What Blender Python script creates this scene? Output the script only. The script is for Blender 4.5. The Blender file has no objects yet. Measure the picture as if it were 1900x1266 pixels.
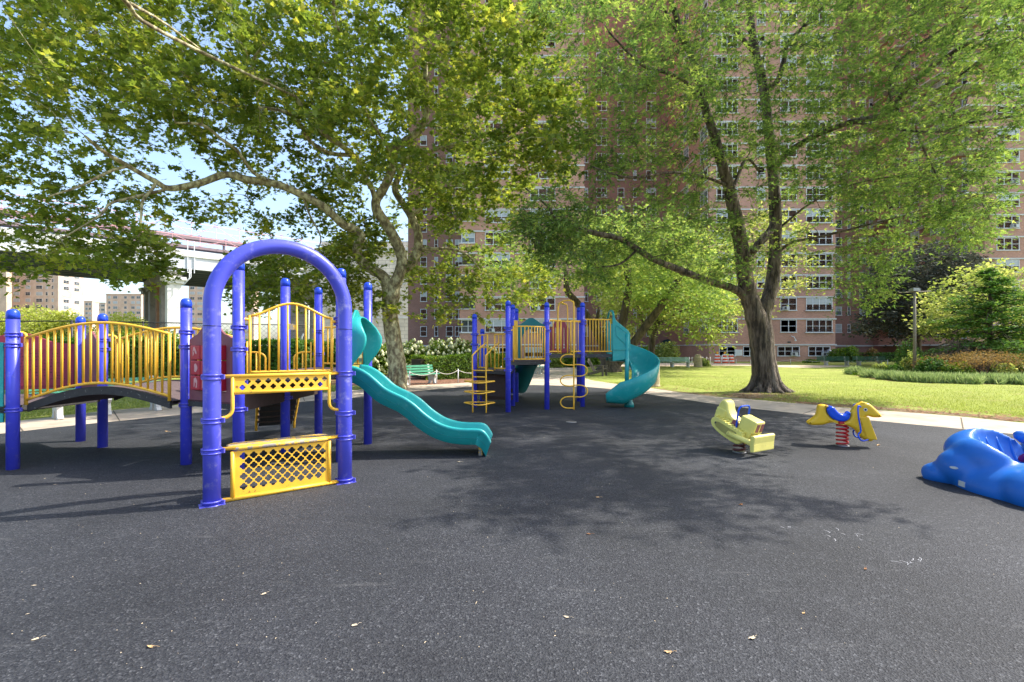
import bpy, bmesh, math, random
import numpy as np
from mathutils import Vector, Matrix

random.seed(11)
rng = np.random.default_rng(7)
S = bpy.context.scene
COL = S.collection
PI = math.pi

# ------------------------------------------------------------------ camera
CAM_H = 1.5
F = 881.0            # focal length in photograph pixels (1900 wide)
CX, HY = 950.0, 648.0
cd = bpy.data.cameras.new('camera')
cd.sensor_width = 36.0
cd.lens = F / 1900 * 36
cd.shift_y = 15 / 1900
cd.clip_end = 2000
cd.clip_start = 0.05
cam = bpy.data.objects.new('camera', cd)
cam.location = (0, 0, CAM_H)
cam.rotation_euler = (PI / 2, 0, 0)
COL.objects.link(cam)
S.camera = cam

# ------------------------------------------------------------------ light
SUN = Vector((2.16, 0.547, 2.62)).normalized()
elev = math.asin(SUN.z)
azim = math.atan2(SUN.x, SUN.y)
w = bpy.data.worlds.new('World')
S.world = w
w.use_nodes = True
nt = w.node_tree
bg = nt.nodes['Background']
sky = nt.nodes.new('ShaderNodeTexSky')
sky.sky_type = 'NISHITA'
sky.sun_disc = False
sky.sun_elevation = elev
sky.sun_rotation = azim
sky.air_density = 1.0
sky.dust_density = 2.6
sky.ozone_density = 1.2
nt.links.new(sky.outputs[0], bg.inputs[0])
bg.inputs[1].default_value = 0.15
sd = bpy.data.lights.new('sun', 'SUN')
sd.energy = 2.8
sd.angle = math.radians(0.53)
sd.color = (1.0, 0.95, 0.86)
sun = bpy.data.objects.new('sun', sd)
sun.rotation_euler = SUN.to_track_quat('Z', 'Y').to_euler()
sun.location = SUN * 60
COL.objects.link(sun)
S.view_settings.view_transform = 'Standard'
S.view_settings.look = 'None'
S.view_settings.gamma = 1
S.view_settings.exposure = 1.45
S.view_settings.use_curve_mapping = False

# ------------------------------------------------------------------ helpers
def W(px, py, Y):
    return Vector(((px - CX) / F * Y, Y, CAM_H + (HY - py) / F * Y))

def G(px, py, z=0.0):
    Y = F * (CAM_H - z) / (py - HY)
    return Vector(((px - CX) / F * Y, Y, z))

OFF = {}
def off(o):
    return OFF.get(o.name, Vector((0, 0, 0))) if o else Vector((0, 0, 0))

def tag(o, label=None, cat=None, group=None, kind=None):
    if label: o['label'] = label
    if cat: o['category'] = cat
    if group: o['group'] = group
    if kind: o['kind'] = kind
    return o

def thing(name, label, cat, loc=(0, 0, 0), group=None, rz=0):
    o = bpy.data.objects.new(name, None)
    o.empty_display_size = 0.2
    o.location = loc
    o.rotation_euler = (0, 0, rz)
    COL.objects.link(o)
    OFF[o.name] = Vector(loc)
    return tag(o, label, cat, group)

def link(name, me, parent=None, loc=(0, 0, 0), rz=0, rot=None):
    o = bpy.data.objects.new(name, me)
    o.location = loc
    o.rotation_euler = rot if rot else (0, 0, rz)
    if parent: o.parent = parent
    COL.objects.link(o)
    return o

def mesh_np(name, V, Fc, mat=None, smooth=False, tint=None, loop_tint=True):
    """V (n,3), Fc (m,k) arrays with constant k"""
    me = bpy.data.meshes.new(name)
    V = np.asarray(V, dtype=np.float32); Fc = np.asarray(Fc, dtype=np.int32)
    k = Fc.shape[1]
    me.vertices.add(len(V)); me.vertices.foreach_set('co', V.ravel())
    me.loops.add(Fc.size); me.loops.foreach_set('vertex_index', Fc.ravel())
    me.polygons.add(len(Fc))
    me.polygons.foreach_set('loop_start', np.arange(0, Fc.size, k, dtype=np.int32))
    me.polygons.foreach_set('loop_total', np.full(len(Fc), k, dtype=np.int32))
    me.polygons.foreach_set('use_smooth', np.full(len(Fc), smooth, dtype=bool))
    if mat: me.materials.append(mat)
    me.update(calc_edges=True)
    if tint is not None:
        a = me.attributes.new('tint', 'FLOAT', 'POINT')
        a.data.foreach_set('value', np.asarray(tint, dtype=np.float32))
    return me

class MB:
    """collects shapes, builds one mesh object"""
    def __init__(s):
        s.v = []; s.f = []; s.sm = []
    def add(s, vs, fs, smooth=False):
        n = len(s.v)
        s.v += [tuple(v) for v in vs]
        s.f += [tuple(i + n for i in f) for f in fs]
        s.sm += [smooth] * len(fs)
        return s
    def box(s, c, d, rz=0, rot=None):
        c = Vector(c); hx, hy, hz = d[0] / 2, d[1] / 2, d[2] / 2
        R = rot if rot is not None else Matrix.Rotation(rz, 3, 'Z')
        vs = [c + R @ Vector((x * hx, y * hy, z * hz)) for x in (-1, 1) for y in (-1, 1) for z in (-1, 1)]
        return s.add(vs, [(0, 1, 3, 2), (4, 6, 7, 5), (0, 4, 5, 1), (2, 3, 7, 6), (0, 2, 6, 4), (1, 5, 7, 3)])
    def bbox(s, a, b):
        a = Vector(a); b = Vector(b)
        return s.box((a + b) / 2, [abs(b[i] - a[i]) for i in range(3)])
    def tube(s, pts, r, n=10, cap=True, closed=False):
        pts = [Vector(p) for p in pts]
        m = len(pts)
        rs = r if isinstance(r, (list, tuple)) else [r] * m
        T = []
        for i in range(m):
            if closed: d = pts[(i + 1) % m] - pts[i - 1]
            elif i == 0: d = pts[1] - pts[0]
            elif i == m - 1: d = pts[-1] - pts[-2]
            else: d = (pts[i + 1] - pts[i]).normalized() + (pts[i] - pts[i - 1]).normalized()
            T.append(d.normalized() if d.length > 1e-9 else Vector((0, 0, 1)))
        up = Vector((0, 0, 1)) if abs(T[0].z) < 0.9 else Vector((1, 0, 0))
        U = T[0].cross(up).normalized()
        vs = []
        for i in range(m):
            U = (U - T[i] * U.dot(T[i]))
            U = U.normalized() if U.length > 1e-6 else T[i].orthogonal().normalized()
            Vv = T[i].cross(U)
            for k in range(n):
                a = 2 * PI * k / n
                vs.append(pts[i] + (U * math.cos(a) + Vv * math.sin(a)) * rs[i])
        fs = []
        rng_ = m if closed else m - 1
        for i in range(rng_):
            j = (i + 1) % m
            for k in range(n):
                k2 = (k + 1) % n
                fs.append((i * n + k, i * n + k2, j * n + k2, j * n + k))
        s.add(vs, fs, True)
        if cap and not closed:
            s.add([vs[k] for k in range(n)], [tuple(range(n))[::-1]])
            s.add([vs[(m - 1) * n + k] for k in range(n)], [tuple(range(n))])
        return s
    def cyl(s, a, b, r, n=16):
        return s.tube([a, b], r, n)
    def lathe(s, prof, c=(0, 0, 0), n=20):
        c = Vector(c); vs = []; fs = []
        for (r, z) in prof:
            for k in range(n):
                a = 2 * PI * k / n
                vs.append(c + Vector((r * math.cos(a), r * math.sin(a), z)))
        for i in range(len(prof) - 1):
            for k in range(n):
                k2 = (k + 1) % n
                fs.append((i * n + k, i * n + k2, (i + 1) * n + k2, (i + 1) * n + k))
        s.add(vs, fs, True)
        s.add(vs[:n], [tuple(range(n))[::-1]])
        s.add(vs[-n:], [tuple(range(n))])
        return s
    def sweep(s, sec, frames, smooth=True, cap=True):
        """sec: closed list of (u,v); frames: list of (origin,U,V)"""
        n = len(sec); vs = []; fs = []
        for (o, U, V) in frames:
            for (u, v) in sec: vs.append(o + U * u + V * v)
        for i in range(len(frames) - 1):
            for k in range(n):
                k2 = (k + 1) % n
                fs.append((i * n + k, (i + 1) * n + k, (i + 1) * n + k2, i * n + k2))
        s.add(vs, fs, smooth)
        return s
    def quad(s, a, b, c, d):
        return s.add([a, b, c, d], [(0, 1, 2, 3)])
    def mesh(s, name, mat, offset=(0, 0, 0), bevel=0, fixn=True):
        me = bpy.data.meshes.new(name)
        o = Vector(offset)
        me.from_pydata([tuple(Vector(v) - o) for v in s.v], [], s.f)
        me.polygons.foreach_set('use_smooth', s.sm)
        me.materials.append(mat)
        if fixn or bevel:
            bm = bmesh.new(); bm.from_mesh(me)
            bmesh.ops.remove_doubles(bm, verts=bm.verts, dist=1e-5)
            bmesh.ops.recalc_face_normals(bm, faces=bm.faces)
            if bevel:
                es = [e for e in bm.edges if len(e.link_faces) == 2 and e.calc_face_angle(0) > 0.6]
                bmesh.ops.bevel(bm, geom=es, offset=bevel, segments=2, profile=0.6, affect='EDGES')
            bm.to_mesh(me); bm.free()
        me.update()
        return me
    def build(s, name, mat, parent=None, bevel=0, **kw):
        o = link(name, s.mesh(name, mat, off(root_of(parent)), bevel), parent)
        return o

def root_of(o):
    while o is not None and o.parent is not None: o = o.parent
    return o

def plate(name, outer, holes, thick, mat, M, parent=None, bevel=0.0, res=2):
    """flat plate with holes, drawn in local XY, placed by matrix M (world)"""
    cu = bpy.data.curves.new(name + '_c', 'CURVE')
    cu.dimensions = '2D'; cu.fill_mode = 'BOTH'
    cu.extrude = max(thick / 2 - bevel, 0.0); cu.bevel_depth = bevel; cu.bevel_resolution = res
    cu.offset = -bevel
    for poly in [outer] + holes:
        sp = cu.splines.new('POLY'); sp.points.add(len(poly) - 1)
        for p, q in zip(sp.points, poly): p.co = (q[0], q[1], 0, 1)
        sp.use_cyclic_u = True
    tmp = bpy.data.objects.new('tmp', cu)
    COL.objects.link(tmp)
    dg = bpy.context.evaluated_depsgraph_get()
    me = bpy.data.meshes.new_from_object(tmp.evaluated_get(dg))
    bpy.data.objects.remove(tmp); bpy.data.curves.remove(cu)
    me.name = name
    T = Matrix.Translation(-off(root_of(parent))) @ M
    me.transform(T)
    me.materials.clear(); me.materials.append(mat)
    if bevel > 0:
        bm = bmesh.new(); bm.from_mesh(me)
        bmesh.ops.remove_doubles(bm, verts=bm.verts, dist=1e-5)
        for f in bm.faces: f.smooth = len(f.verts) == 4
        bm.to_mesh(me); bm.free()
    return link(name, me, parent)

def basis(o, X, Y):
    X = Vector(X).normalized(); Y = Vector(Y).normalized(); Z = X.cross(Y)
    M = Matrix((( X.x, Y.x, Z.x, o[0]), (X.y, Y.y, Z.y, o[1]), (X.z, Y.z, Z.z, o[2]), (0, 0, 0, 1)))
    return M

def smooth_path(pts, n=6, closed=False):
    """Catmull-Rom"""
    P = [Vector(p) for p in pts]
    out = []
    m = len(P)
    for i in range(m if closed else m - 1):
        p0 = P[(i - 1) % m] if (closed or i > 0) else P[0] * 2 - P[1]
        p1 = P[i]; p2 = P[(i + 1) % m]
        p3 = P[(i + 2) % m] if (closed or i + 2 < m) else P[-1] * 2 - P[-2]
        for k in range(n):
            t = k / n
            out.append(0.5 * ((2 * p1) + (p2 - p0) * t + (2 * p0 - 5 * p1 + 4 * p2 - p3) * t * t + (-p0 + 3 * p1 - 3 * p2 + p3) * t ** 3))
    if not closed: out.append(P[-1].copy())
    return out

def interp(xs, ys, n):
    t = np.linspace(xs[0], xs[-1], n)
    return np.interp(t, xs, ys)

# ------------------------------------------------------------------ materials
def sr(r, g, b):
    f = lambda c: (c / 255 / 12.92) if c / 255 <= 0.04045 else ((c / 255 + 0.055) / 1.055) ** 2.4
    return (f(r), f(g), f(b), 1)

def mat(name, base, rough=0.5, var=0.15, scale=8.0, bump=0.0, bscale=60.0, spec=0.5, metallic=0.0, second=None, sec_scale=3.0, sec_lo=0.55, sec_hi=0.62, sec_detail=6, coat=0.0):
    m = bpy.data.materials.new(name); m.use_nodes = True
    n = m.node_tree.nodes; l = m.node_tree.links
    p = n['Principled BSDF']
    p.inputs['Roughness'].default_value = rough
    p.inputs['Metallic'].default_value = metallic
    p.inputs['Specular IOR Level'].default_value = spec
    p.inputs['Coat Weight'].default_value = coat
    tc = n.new('ShaderNodeTexCoord')
    no = n.new('ShaderNodeTexNoise'); no.inputs['Scale'].default_value = scale; no.inputs['Detail'].default_value = 6
    l.new(tc.outputs['Object'], no.inputs['Vector'])
    mr = n.new('ShaderNodeMapRange'); mr.inputs[1].default_value = 0.25; mr.inputs[2].default_value = 0.75
    mr.inputs[3].default_value = 1 - var; mr.inputs[4].default_value = 1 + var
    l.new(no.outputs['Fac'], mr.inputs[0])
    mx = n.new('ShaderNodeMix'); mx.data_type = 'RGBA'; mx.blend_type = 'MULTIPLY'; mx.inputs[0].default_value = 1
    mx.inputs[6].default_value = base
    cmb = n.new('ShaderNodeCombineColor')
    for i in range(3): l.new(mr.outputs[0], cmb.inputs[i])
    l.new(cmb.outputs[0], mx.inputs[7])
    out = mx.outputs[2]
    if second is not None:
        n2 = n.new('ShaderNodeTexNoise'); n2.inputs['Scale'].default_value = sec_scale; n2.inputs['Detail'].default_value = sec_detail
        n2.inputs['Roughness'].default_value = 0.65
        l.new(tc.outputs['Object'], n2.inputs['Vector'])
        r2 = n.new('ShaderNodeMapRange'); r2.inputs[1].default_value = sec_lo; r2.inputs[2].default_value = sec_hi
        l.new(n2.outputs['Fac'], r2.inputs[0])
        m2 = n.new('ShaderNodeMix'); m2.data_type = 'RGBA'
        l.new(r2.outputs[0], m2.inputs[0]); l.new(out, m2.inputs[6]); m2.inputs[7].default_value = second
        out = m2.outputs[2]
    l.new(out, p.inputs['Base Color'])
    if bump > 0:
        nb = n.new('ShaderNodeTexNoise'); nb.inputs['Scale'].default_value = bscale; nb.inputs['Detail'].default_value = 4
        l.new(tc.outputs['Object'], nb.inputs['Vector'])
        b = n.new('ShaderNodeBump'); b.inputs['Strength'].default_value = bump; b.inputs['Distance'].default_value = 0.02
        l.new(nb.outputs['Fac'], b.inputs['Height']); l.new(b.outputs[0], p.inputs['Normal'])
    return m

def leafmat(name, c1, c2, c3, trans=0.45, rough=0.55):
    """leaf: colour from per-leaf tint, diffuse + translucent + weak gloss"""
    m = bpy.data.materials.new(name); m.use_nodes = True
    n = m.node_tree.nodes; l = m.node_tree.links
    n.clear()
    out = n.new('ShaderNodeOutputMaterial')
    at = n.new('ShaderNodeAttribute'); at.attribute_name = 'tint'
    cr = n.new('ShaderNodeValToRGB')
    e = cr.color_ramp.elements
    e[0].position = 0.0; e[0].color = c1
    e[1].position = 1.0; e[1].color = c3
    x = e.new(0.55); x.color = c2
    l.new(at.outputs['Fac'], cr.inputs[0])
    d = n.new('ShaderNodeBsdfDiffuse'); t = n.new('ShaderNodeBsdfTranslucent'); g = n.new('ShaderNodeBsdfGlossy')
    g.inputs['Roughness'].default_value = rough; g.inputs['Color'].default_value = (.32, .34, .30, 1)
    hs = n.new('ShaderNodeHueSaturation'); hs.inputs['Hue'].default_value = 0.49; hs.inputs['Saturation'].default_value = 1.1; hs.inputs['Value'].default_value = 1.5
    l.new(cr.outputs[0], d.inputs[0]); l.new(cr.outputs[0], hs.inputs['Color']); l.new(hs.outputs[0], t.inputs[0])
    m1 = n.new('ShaderNodeMixShader'); m1.inputs[0].default_value = trans
    l.new(d.outputs[0], m1.inputs[1]); l.new(t.outputs[0], m1.inputs[2])
    fr = n.new('ShaderNodeFresnel'); fr.inputs[0].default_value = 1.28
    m2 = n.new('ShaderNodeMixShader'); l.new(fr.outputs[0], m2.inputs[0])
    for lk in list(m2.inputs[0].links): l.remove(lk)
    m2.inputs[0].default_value = 0.07
    l.new(m1.outputs[0], m2.inputs[1]); l.new(g.outputs[0], m2.inputs[2])
    l.new(m2.outputs[0], out.inputs[0])
    return m

def brickmat(name, c1, c2, mortar, width=0.21, height=0.068, msize=0.012, bump=0.4):
    m = bpy.data.materials.new(name); m.use_nodes = True
    n = m.node_tree.nodes; l = m.node_tree.links; p = n['Principled BSDF']
    p.inputs['Roughness'].default_value = 0.9
    tc = n.new('ShaderNodeTexCoord'); sp = n.new('ShaderNodeSeparateXYZ'); l.new(tc.outputs['Object'], sp.inputs[0])
    ad = n.new('ShaderNodeMath'); ad.operation = 'ADD'; l.new(sp.outputs[0], ad.inputs[0]); l.new(sp.outputs[1], ad.inputs[1])
    cb = n.new('ShaderNodeCombineXYZ'); l.new(ad.outputs[0], cb.inputs[0]); l.new(sp.outputs[2], cb.inputs[1])
    br = n.new('ShaderNodeTexBrick')
    br.inputs['Color1'].default_value = c1; br.inputs['Color2'].default_value = c2; br.inputs['Mortar'].default_value = mortar
    br.inputs['Scale'].default_value = 1.0; br.inputs['Mortar Size'].default_value = msize
    br.inputs['Brick Width'].default_value = width; br.inputs['Row Height'].default_value = height
    br.inputs['Bias'].default_value = 0.0
    l.new(cb.outputs[0], br.inputs['Vector'])
    no = n.new('ShaderNodeTexNoise'); no.inputs['Scale'].default_value = 0.35; no.inputs['Detail'].default_value = 5
    l.new(tc.outputs['Object'], no.inputs['Vector'])
    mr = n.new('ShaderNodeMapRange'); mr.inputs[1].default_value = 0.3; mr.inputs[2].default_value = 0.7; mr.inputs[3].default_value = 0.82; mr.inputs[4].default_value = 1.12
    l.new(no.outputs['Fac'], mr.inputs[0])
    cc = n.new('ShaderNodeCombineColor')
    for i in range(3): l.new(mr.outputs[0], cc.inputs[i])
    mx = n.new('ShaderNodeMix'); mx.data_type = 'RGBA'; mx.blend_type = 'MULTIPLY'; mx.inputs[0].default_value = 1
    l.new(br.outputs['Color'], mx.inputs[6]); l.new(cc.outputs[0], mx.inputs[7])
    l.new(mx.outputs[2], p.inputs['Base Color'])
    return m

M = {}
M['blue'] = mat('faded_blue_paint', sr(66, 72, 206), 0.34, 0.10, 5, second=sr(128, 126, 200), sec_scale=11, sec_lo=0.56, sec_hi=0.74, sec_detail=10, bump=0.05, bscale=120)
M['arch'] = mat('faded_blue_arch_paint', sr(80, 84, 206), 0.36, 0.10, 5, second=sr(150, 146, 208), sec_scale=9, sec_lo=0.56, sec_hi=0.74, sec_detail=10, bump=0.05, bscale=120)
M['cap'] = mat('blue_cap_plastic', sr(38, 74, 205), 0.25, 0.08, 12)
M['bluem'] = mat('blue_saddle_plastic', sr(12, 78, 205), 0.25, 0.08, 8)
M['eleph'] = mat('blue_moulded_plastic', sr(28, 104, 190), 0.40, 0.10, 5, second=sr(70, 130, 205), sec_scale=9, sec_lo=0.66, sec_hi=0.8)
M['clamp'] = mat('blue_clamp_metal', sr(92, 92, 200), 0.3, 0.12, 30, metallic=0.2)
M['yellow'] = mat('yellow_coated_steel', sr(246, 188, 56), 0.42, 0.10, 9, second=sr(150, 100, 50), sec_scale=17, sec_lo=0.63, sec_hi=0.68, sec_detail=10)
M['yworn'] = mat('worn_yellow_steel', sr(232, 182, 66), 0.5, 0.10, 9, second=sr(150, 140, 128), sec_scale=13, sec_lo=0.47, sec_hi=0.53, sec_detail=9)
M['yplastic'] = mat('yellow_riding_plastic', sr(242, 190, 38), 0.4, 0.08, 6)
M['ypale'] = mat('pale_yellow_plastic', sr(238, 224, 120), 0.45, 0.10, 7, second=sr(190, 178, 110), sec_scale=14, sec_lo=0.6, sec_hi=0.75)
M['teal'] = mat('teal_slide_plastic', sr(34, 156, 152), 0.36, 0.10, 4, second=sr(96, 176, 170), sec_scale=7, sec_lo=0.56, sec_hi=0.76, sec_detail=10)
M['teal2'] = mat('dark_teal_plastic', sr(18, 122, 118), 0.36, 0.10, 4, second=sr(50, 145, 146), sec_scale=9, sec_lo=0.62, sec_hi=0.78)
M['maroon'] = mat('maroon_panel_plastic', sr(146, 44, 66), 0.5, 0.12, 6)
M['mauve'] = mat('faded_maroon_plastic', sr(128, 72, 82), 0.6, 0.12, 10)
M['red'] = mat('red_block_plastic', sr(176, 30, 52), 0.45, 0.10, 9)
M['pink'] = mat('pale_pink_ink', sr(214, 160, 158), 0.6, 0.10, 40)
M['deck'] = mat('brown_coated_deck', sr(88, 74, 74), 0.8, 0.25, 25, second=sr(120, 108, 104), sec_scale=20, sec_lo=0.6, sec_hi=0.7, bump=0.2)
M['deckside'] = mat('dark_deck_edge', sr(60, 58, 56), 0.8, 0.2, 20, second=sr(120, 118, 112), sec_scale=35, sec_lo=0.62, sec_hi=0.66)
M['riser'] = mat('brown_riser_rubber', sr(66, 50, 44), 0.85, 0.2, 20, second=sr(110, 90, 80), sec_scale=40, sec_lo=0.66, sec_hi=0.68)
M['spring'] = mat('red_spring_steel', sr(190, 28, 34), 0.4, 0.1, 10)
M['spring2'] = mat('dull_red_spring_steel', sr(96, 44, 46), 0.6, 0.2, 20)
M['black'] = mat('black_steel', (0.012, 0.013, 0.014, 1), 0.5, 0.1, 10)
M['steel'] = mat('grey_steel', sr(150, 150, 150), 0.4, 0.1, 20, metallic=0.6)
M['white'] = mat('white_paint', (0.72, 0.72, 0.70, 1), 0.5, 0.08, 6)
M['frame'] = mat('white_window_frame', (0.68, 0.69, 0.70, 1), 0.5, 0.06, 3)
M['stone'] = mat('white_stone_band', (0.60, 0.60, 0.58, 1), 0.8, 0.08, 3)
M['bandw'] = M['stone']
M['benchc'] = mat('cast_concrete', (0.55, 0.54, 0.51, 1), 0.85, 0.15, 9, bump=0.2)
M['planter'] = mat('tan_aggregate_concrete', sr(176, 160, 132), 0.9, 0.2, 18, second=sr(120, 104, 84), sec_scale=8, sec_lo=0.55, sec_hi=0.7, bump=0.4)
M['green_slat'] = mat('green_painted_wood', sr(84, 160, 128), 0.5, 0.15, 10)
M['pale_slat'] = mat('pale_green_wood', sr(150, 186, 174), 0.6, 0.15, 10)
M['dgreen'] = mat('dark_green_wood', sr(24, 92, 70), 0.5, 0.15, 10)
M['awning'] = mat('dark_green_canvas', sr(14, 56, 52), 0.7, 0.15, 10)
M['greywood'] = mat('weathered_grey_wood', sr(108, 98, 86), 0.85, 0.25, 14)
M['orange'] = mat('orange_barrel_plastic', sr(232, 92, 40), 0.5, 0.08, 10)
M['amber'] = mat('amber_lens', sr(240, 170, 30), 0.3, 0.05, 10)
M['rope'] = mat('pale_chain', sr(205, 200, 190), 0.7, 0.1, 30)
M['glass'] = mat('dark_window_glass', (0.03, 0.04, 0.05, 1), 0.06, 0.3, 0.7, spec=0.9)
M['glassb'] = mat('window_with_blind', (0.42, 0.44, 0.44, 1), 0.35, 0.15, 0.9, spec=0.8)
M['glassm'] = mat('sky_tinted_glass', (0.14, 0.17, 0.18, 1), 0.15, 0.4, 1.5, spec=0.9)  # paler bluish panes, sky reflection put into the colour
M['acu'] = mat('pale_metal_housing', (0.58, 0.59, 0.58, 1), 0.5, 0.1, 4)
M['grille'] = mat('dark_grille', (0.06, 0.06, 0.06, 1), 0.6, 0.1, 40)
M['shadowroom'] = mat('shaded_balcony_wall', (0.16, 0.12, 0.10, 1), 0.9, 0.2, 2)  # shade of the balcony recess put into the wall colour
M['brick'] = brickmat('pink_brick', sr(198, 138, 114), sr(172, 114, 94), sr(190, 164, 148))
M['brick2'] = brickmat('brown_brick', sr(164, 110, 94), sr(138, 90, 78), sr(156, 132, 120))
M['brickt'] = brickmat('tan_brick', sr(214, 176, 148), sr(198, 160, 134), sr(214, 196, 178))
M['brickt2'] = brickmat('buff_brick', sr(206, 180, 158), sr(190, 166, 146), sr(210, 198, 184))
M['ashlar'] = brickmat('pale_ashlar_stone', sr(226, 216, 200), sr(212, 202, 186), sr(170, 160, 146), width=2.2, height=1.15, msize=0.05)
M['ashlar2'] = brickmat('shaded_ashlar_stone', sr(170, 162, 152), sr(156, 148, 138), sr(124, 116, 108), width=2.2, height=1.15, msize=0.05)  # darker copy of the ashlar, standing in for the face in shade
M['girder'] = mat('pale_grey_girder_paint', sr(204, 208, 212), 0.5, 0.06, 0.4)
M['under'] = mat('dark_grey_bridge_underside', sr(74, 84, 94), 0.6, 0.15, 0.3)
M['truss'] = mat('faded_red_truss_paint', sr(216, 160, 164), 0.6, 0.1, 0.5)
M['trussd'] = mat('dull_rose_walkway_steel', sr(142, 122, 124), 0.7, 0.1, 0.5)
M['pier'] = mat('pale_pier_concrete', sr(214, 214, 208), 0.8, 0.1, 0.5, second=sr(170, 168, 160), sec_scale=0.6, sec_lo=0.55, sec_hi=0.75)
M['pierd'] = mat('grey_pier_concrete', sr(128, 124, 116), 0.8, 0.1, 0.5, second=sr(96, 92, 86), sec_scale=0.6, sec_lo=0.5, sec_hi=0.7)
M['rust'] = mat('rust_brown_pier_paint', sr(130, 96, 70), 0.8, 0.2, 0.8)
M['mulch'] = mat('brown_mulch', sr(124, 88, 66), 0.95, 0.35, 14, bump=0.6)
M['wood_conc'] = mat('aggregate_lamp_post', sr(124, 116, 102), 0.8, 0.2, 14)

# rubber safety surface
def rubber():
    m = bpy.data.materials.new('black_rubber_surface'); m.use_nodes = True
    n = m.node_tree.nodes; l = m.node_tree.links; p = n['Principled BSDF']
    p.inputs['Roughness'].default_value = 0.78; p.inputs['Specular IOR Level'].default_value = 0.35
    tc = n.new('ShaderNodeTexCoord')
    def noise(sc, det=3, ro=0.5):
        x = n.new('ShaderNodeTexNoise'); x.inputs['Scale'].default_value = sc; x.inputs['Detail'].default_value = det; x.inputs['Roughness'].default_value = ro
        l.new(tc.outputs['Object'], x.inputs['Vector']); return x
    v = n.new('ShaderNodeTexVoronoi'); v.inputs['Scale'].default_value = 105; l.new(tc.outputs['Object'], v.inputs['Vector'])
    sep = n.new('ShaderNodeSeparateColor'); l.new(v.outputs['Color'], sep.inputs[0])
    r = n.new('ShaderNodeValToRGB'); e = r.color_ramp.elements
    e[0].position = 0.0; e[0].color = (0.012, 0.013, 0.017, 1)
    e[1].position = 1.0; e[1].color = (0.085, 0.088, 0.095, 1)
    for pos, c in ((0.45, (0.026, 0.0275, 0.032, 1)), (0.80, (0.034, 0.036, 0.041, 1)), (0.93, (0.047, 0.049, 0.055, 1))):
        x = e.new(pos); x.color = c
    l.new(sep.outputs[0], r.inputs[0])
    # dusty patches and scuffs
    big = noise(0.5, 8, 0.62)
    mr = n.new('ShaderNodeMapRange'); mr.inputs[1].default_value = 0.35; mr.inputs[2].default_value = 0.7; mr.inputs[3].default_value = 0.78; mr.inputs[4].default_value = 1.38
    l.new(big.outputs['Fac'], mr.inputs[0])
    mx = n.new('ShaderNodeMix'); mx.data_type = 'RGBA'; mx.blend_type = 'MULTIPLY'; mx.inputs[0].default_value = 1
    cc = n.new('ShaderNodeCombineColor')
    for i in range(3): l.new(mr.outputs[0], cc.inputs[i])
    l.new(r.outputs[0], mx.inputs[6]); l.new(cc.outputs[0], mx.inputs[7])
    sc = noise(1.7, 10, 0.7)
    m2 = n.new('ShaderNodeMapRange'); m2.inputs[1].default_value = 0.60; m2.inputs[2].default_value = 0.78; m2.inputs[4].default_value = 0.6
    l.new(sc.outputs['Fac'], m2.inputs[0])
    x2 = n.new('ShaderNodeMix'); x2.data_type = 'RGBA'; l.new(m2.outputs[0], x2.inputs[0]); l.new(mx.outputs[2], x2.inputs[6]); x2.inputs[7].default_value = (0.085, 0.088, 0.094, 1)
    mp = n.new('ShaderNodeMapping'); mp.inputs['Scale'].default_value = (1.2, 6.0, 1); mp.inputs['Rotation'].default_value = (0, 0, .5)
    l.new(tc.outputs['Object'], mp.inputs[0])
    n3 = n.new('ShaderNodeTexNoise'); n3.inputs['Scale'].default_value = 1.3; n3.inputs['Detail'].default_value = 9; n3.inputs['Roughness'].default_value = .68
    l.new(mp.outputs[0], n3.inputs['Vector'])
    m3 = n.new('ShaderNodeMapRange'); m3.inputs[1].default_value = .60; m3.inputs[2].default_value = .74; m3.inputs[4].default_value = .55
    l.new(n3.outputs['Fac'], m3.inputs[0])
    x3 = n.new('ShaderNodeMix'); x3.data_type = 'RGBA'; l.new(m3.outputs[0], x3.inputs[0]); l.new(x2.outputs[2], x3.inputs[6]); x3.inputs[7].default_value = (0.10, 0.10, 0.10, 1)
    l.new(x3.outputs[2], p.inputs['Base Color'])
    b = n.new('ShaderNodeBump'); b.inputs['Strength'].default_value = 0.9; b.inputs['Distance'].default_value = 0.004
    l.new(v.outputs['Distance'], b.inputs['Height']); l.new(b.outputs[0], p.inputs['Normal'])
    return m
M['rubber'] = rubber()

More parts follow.
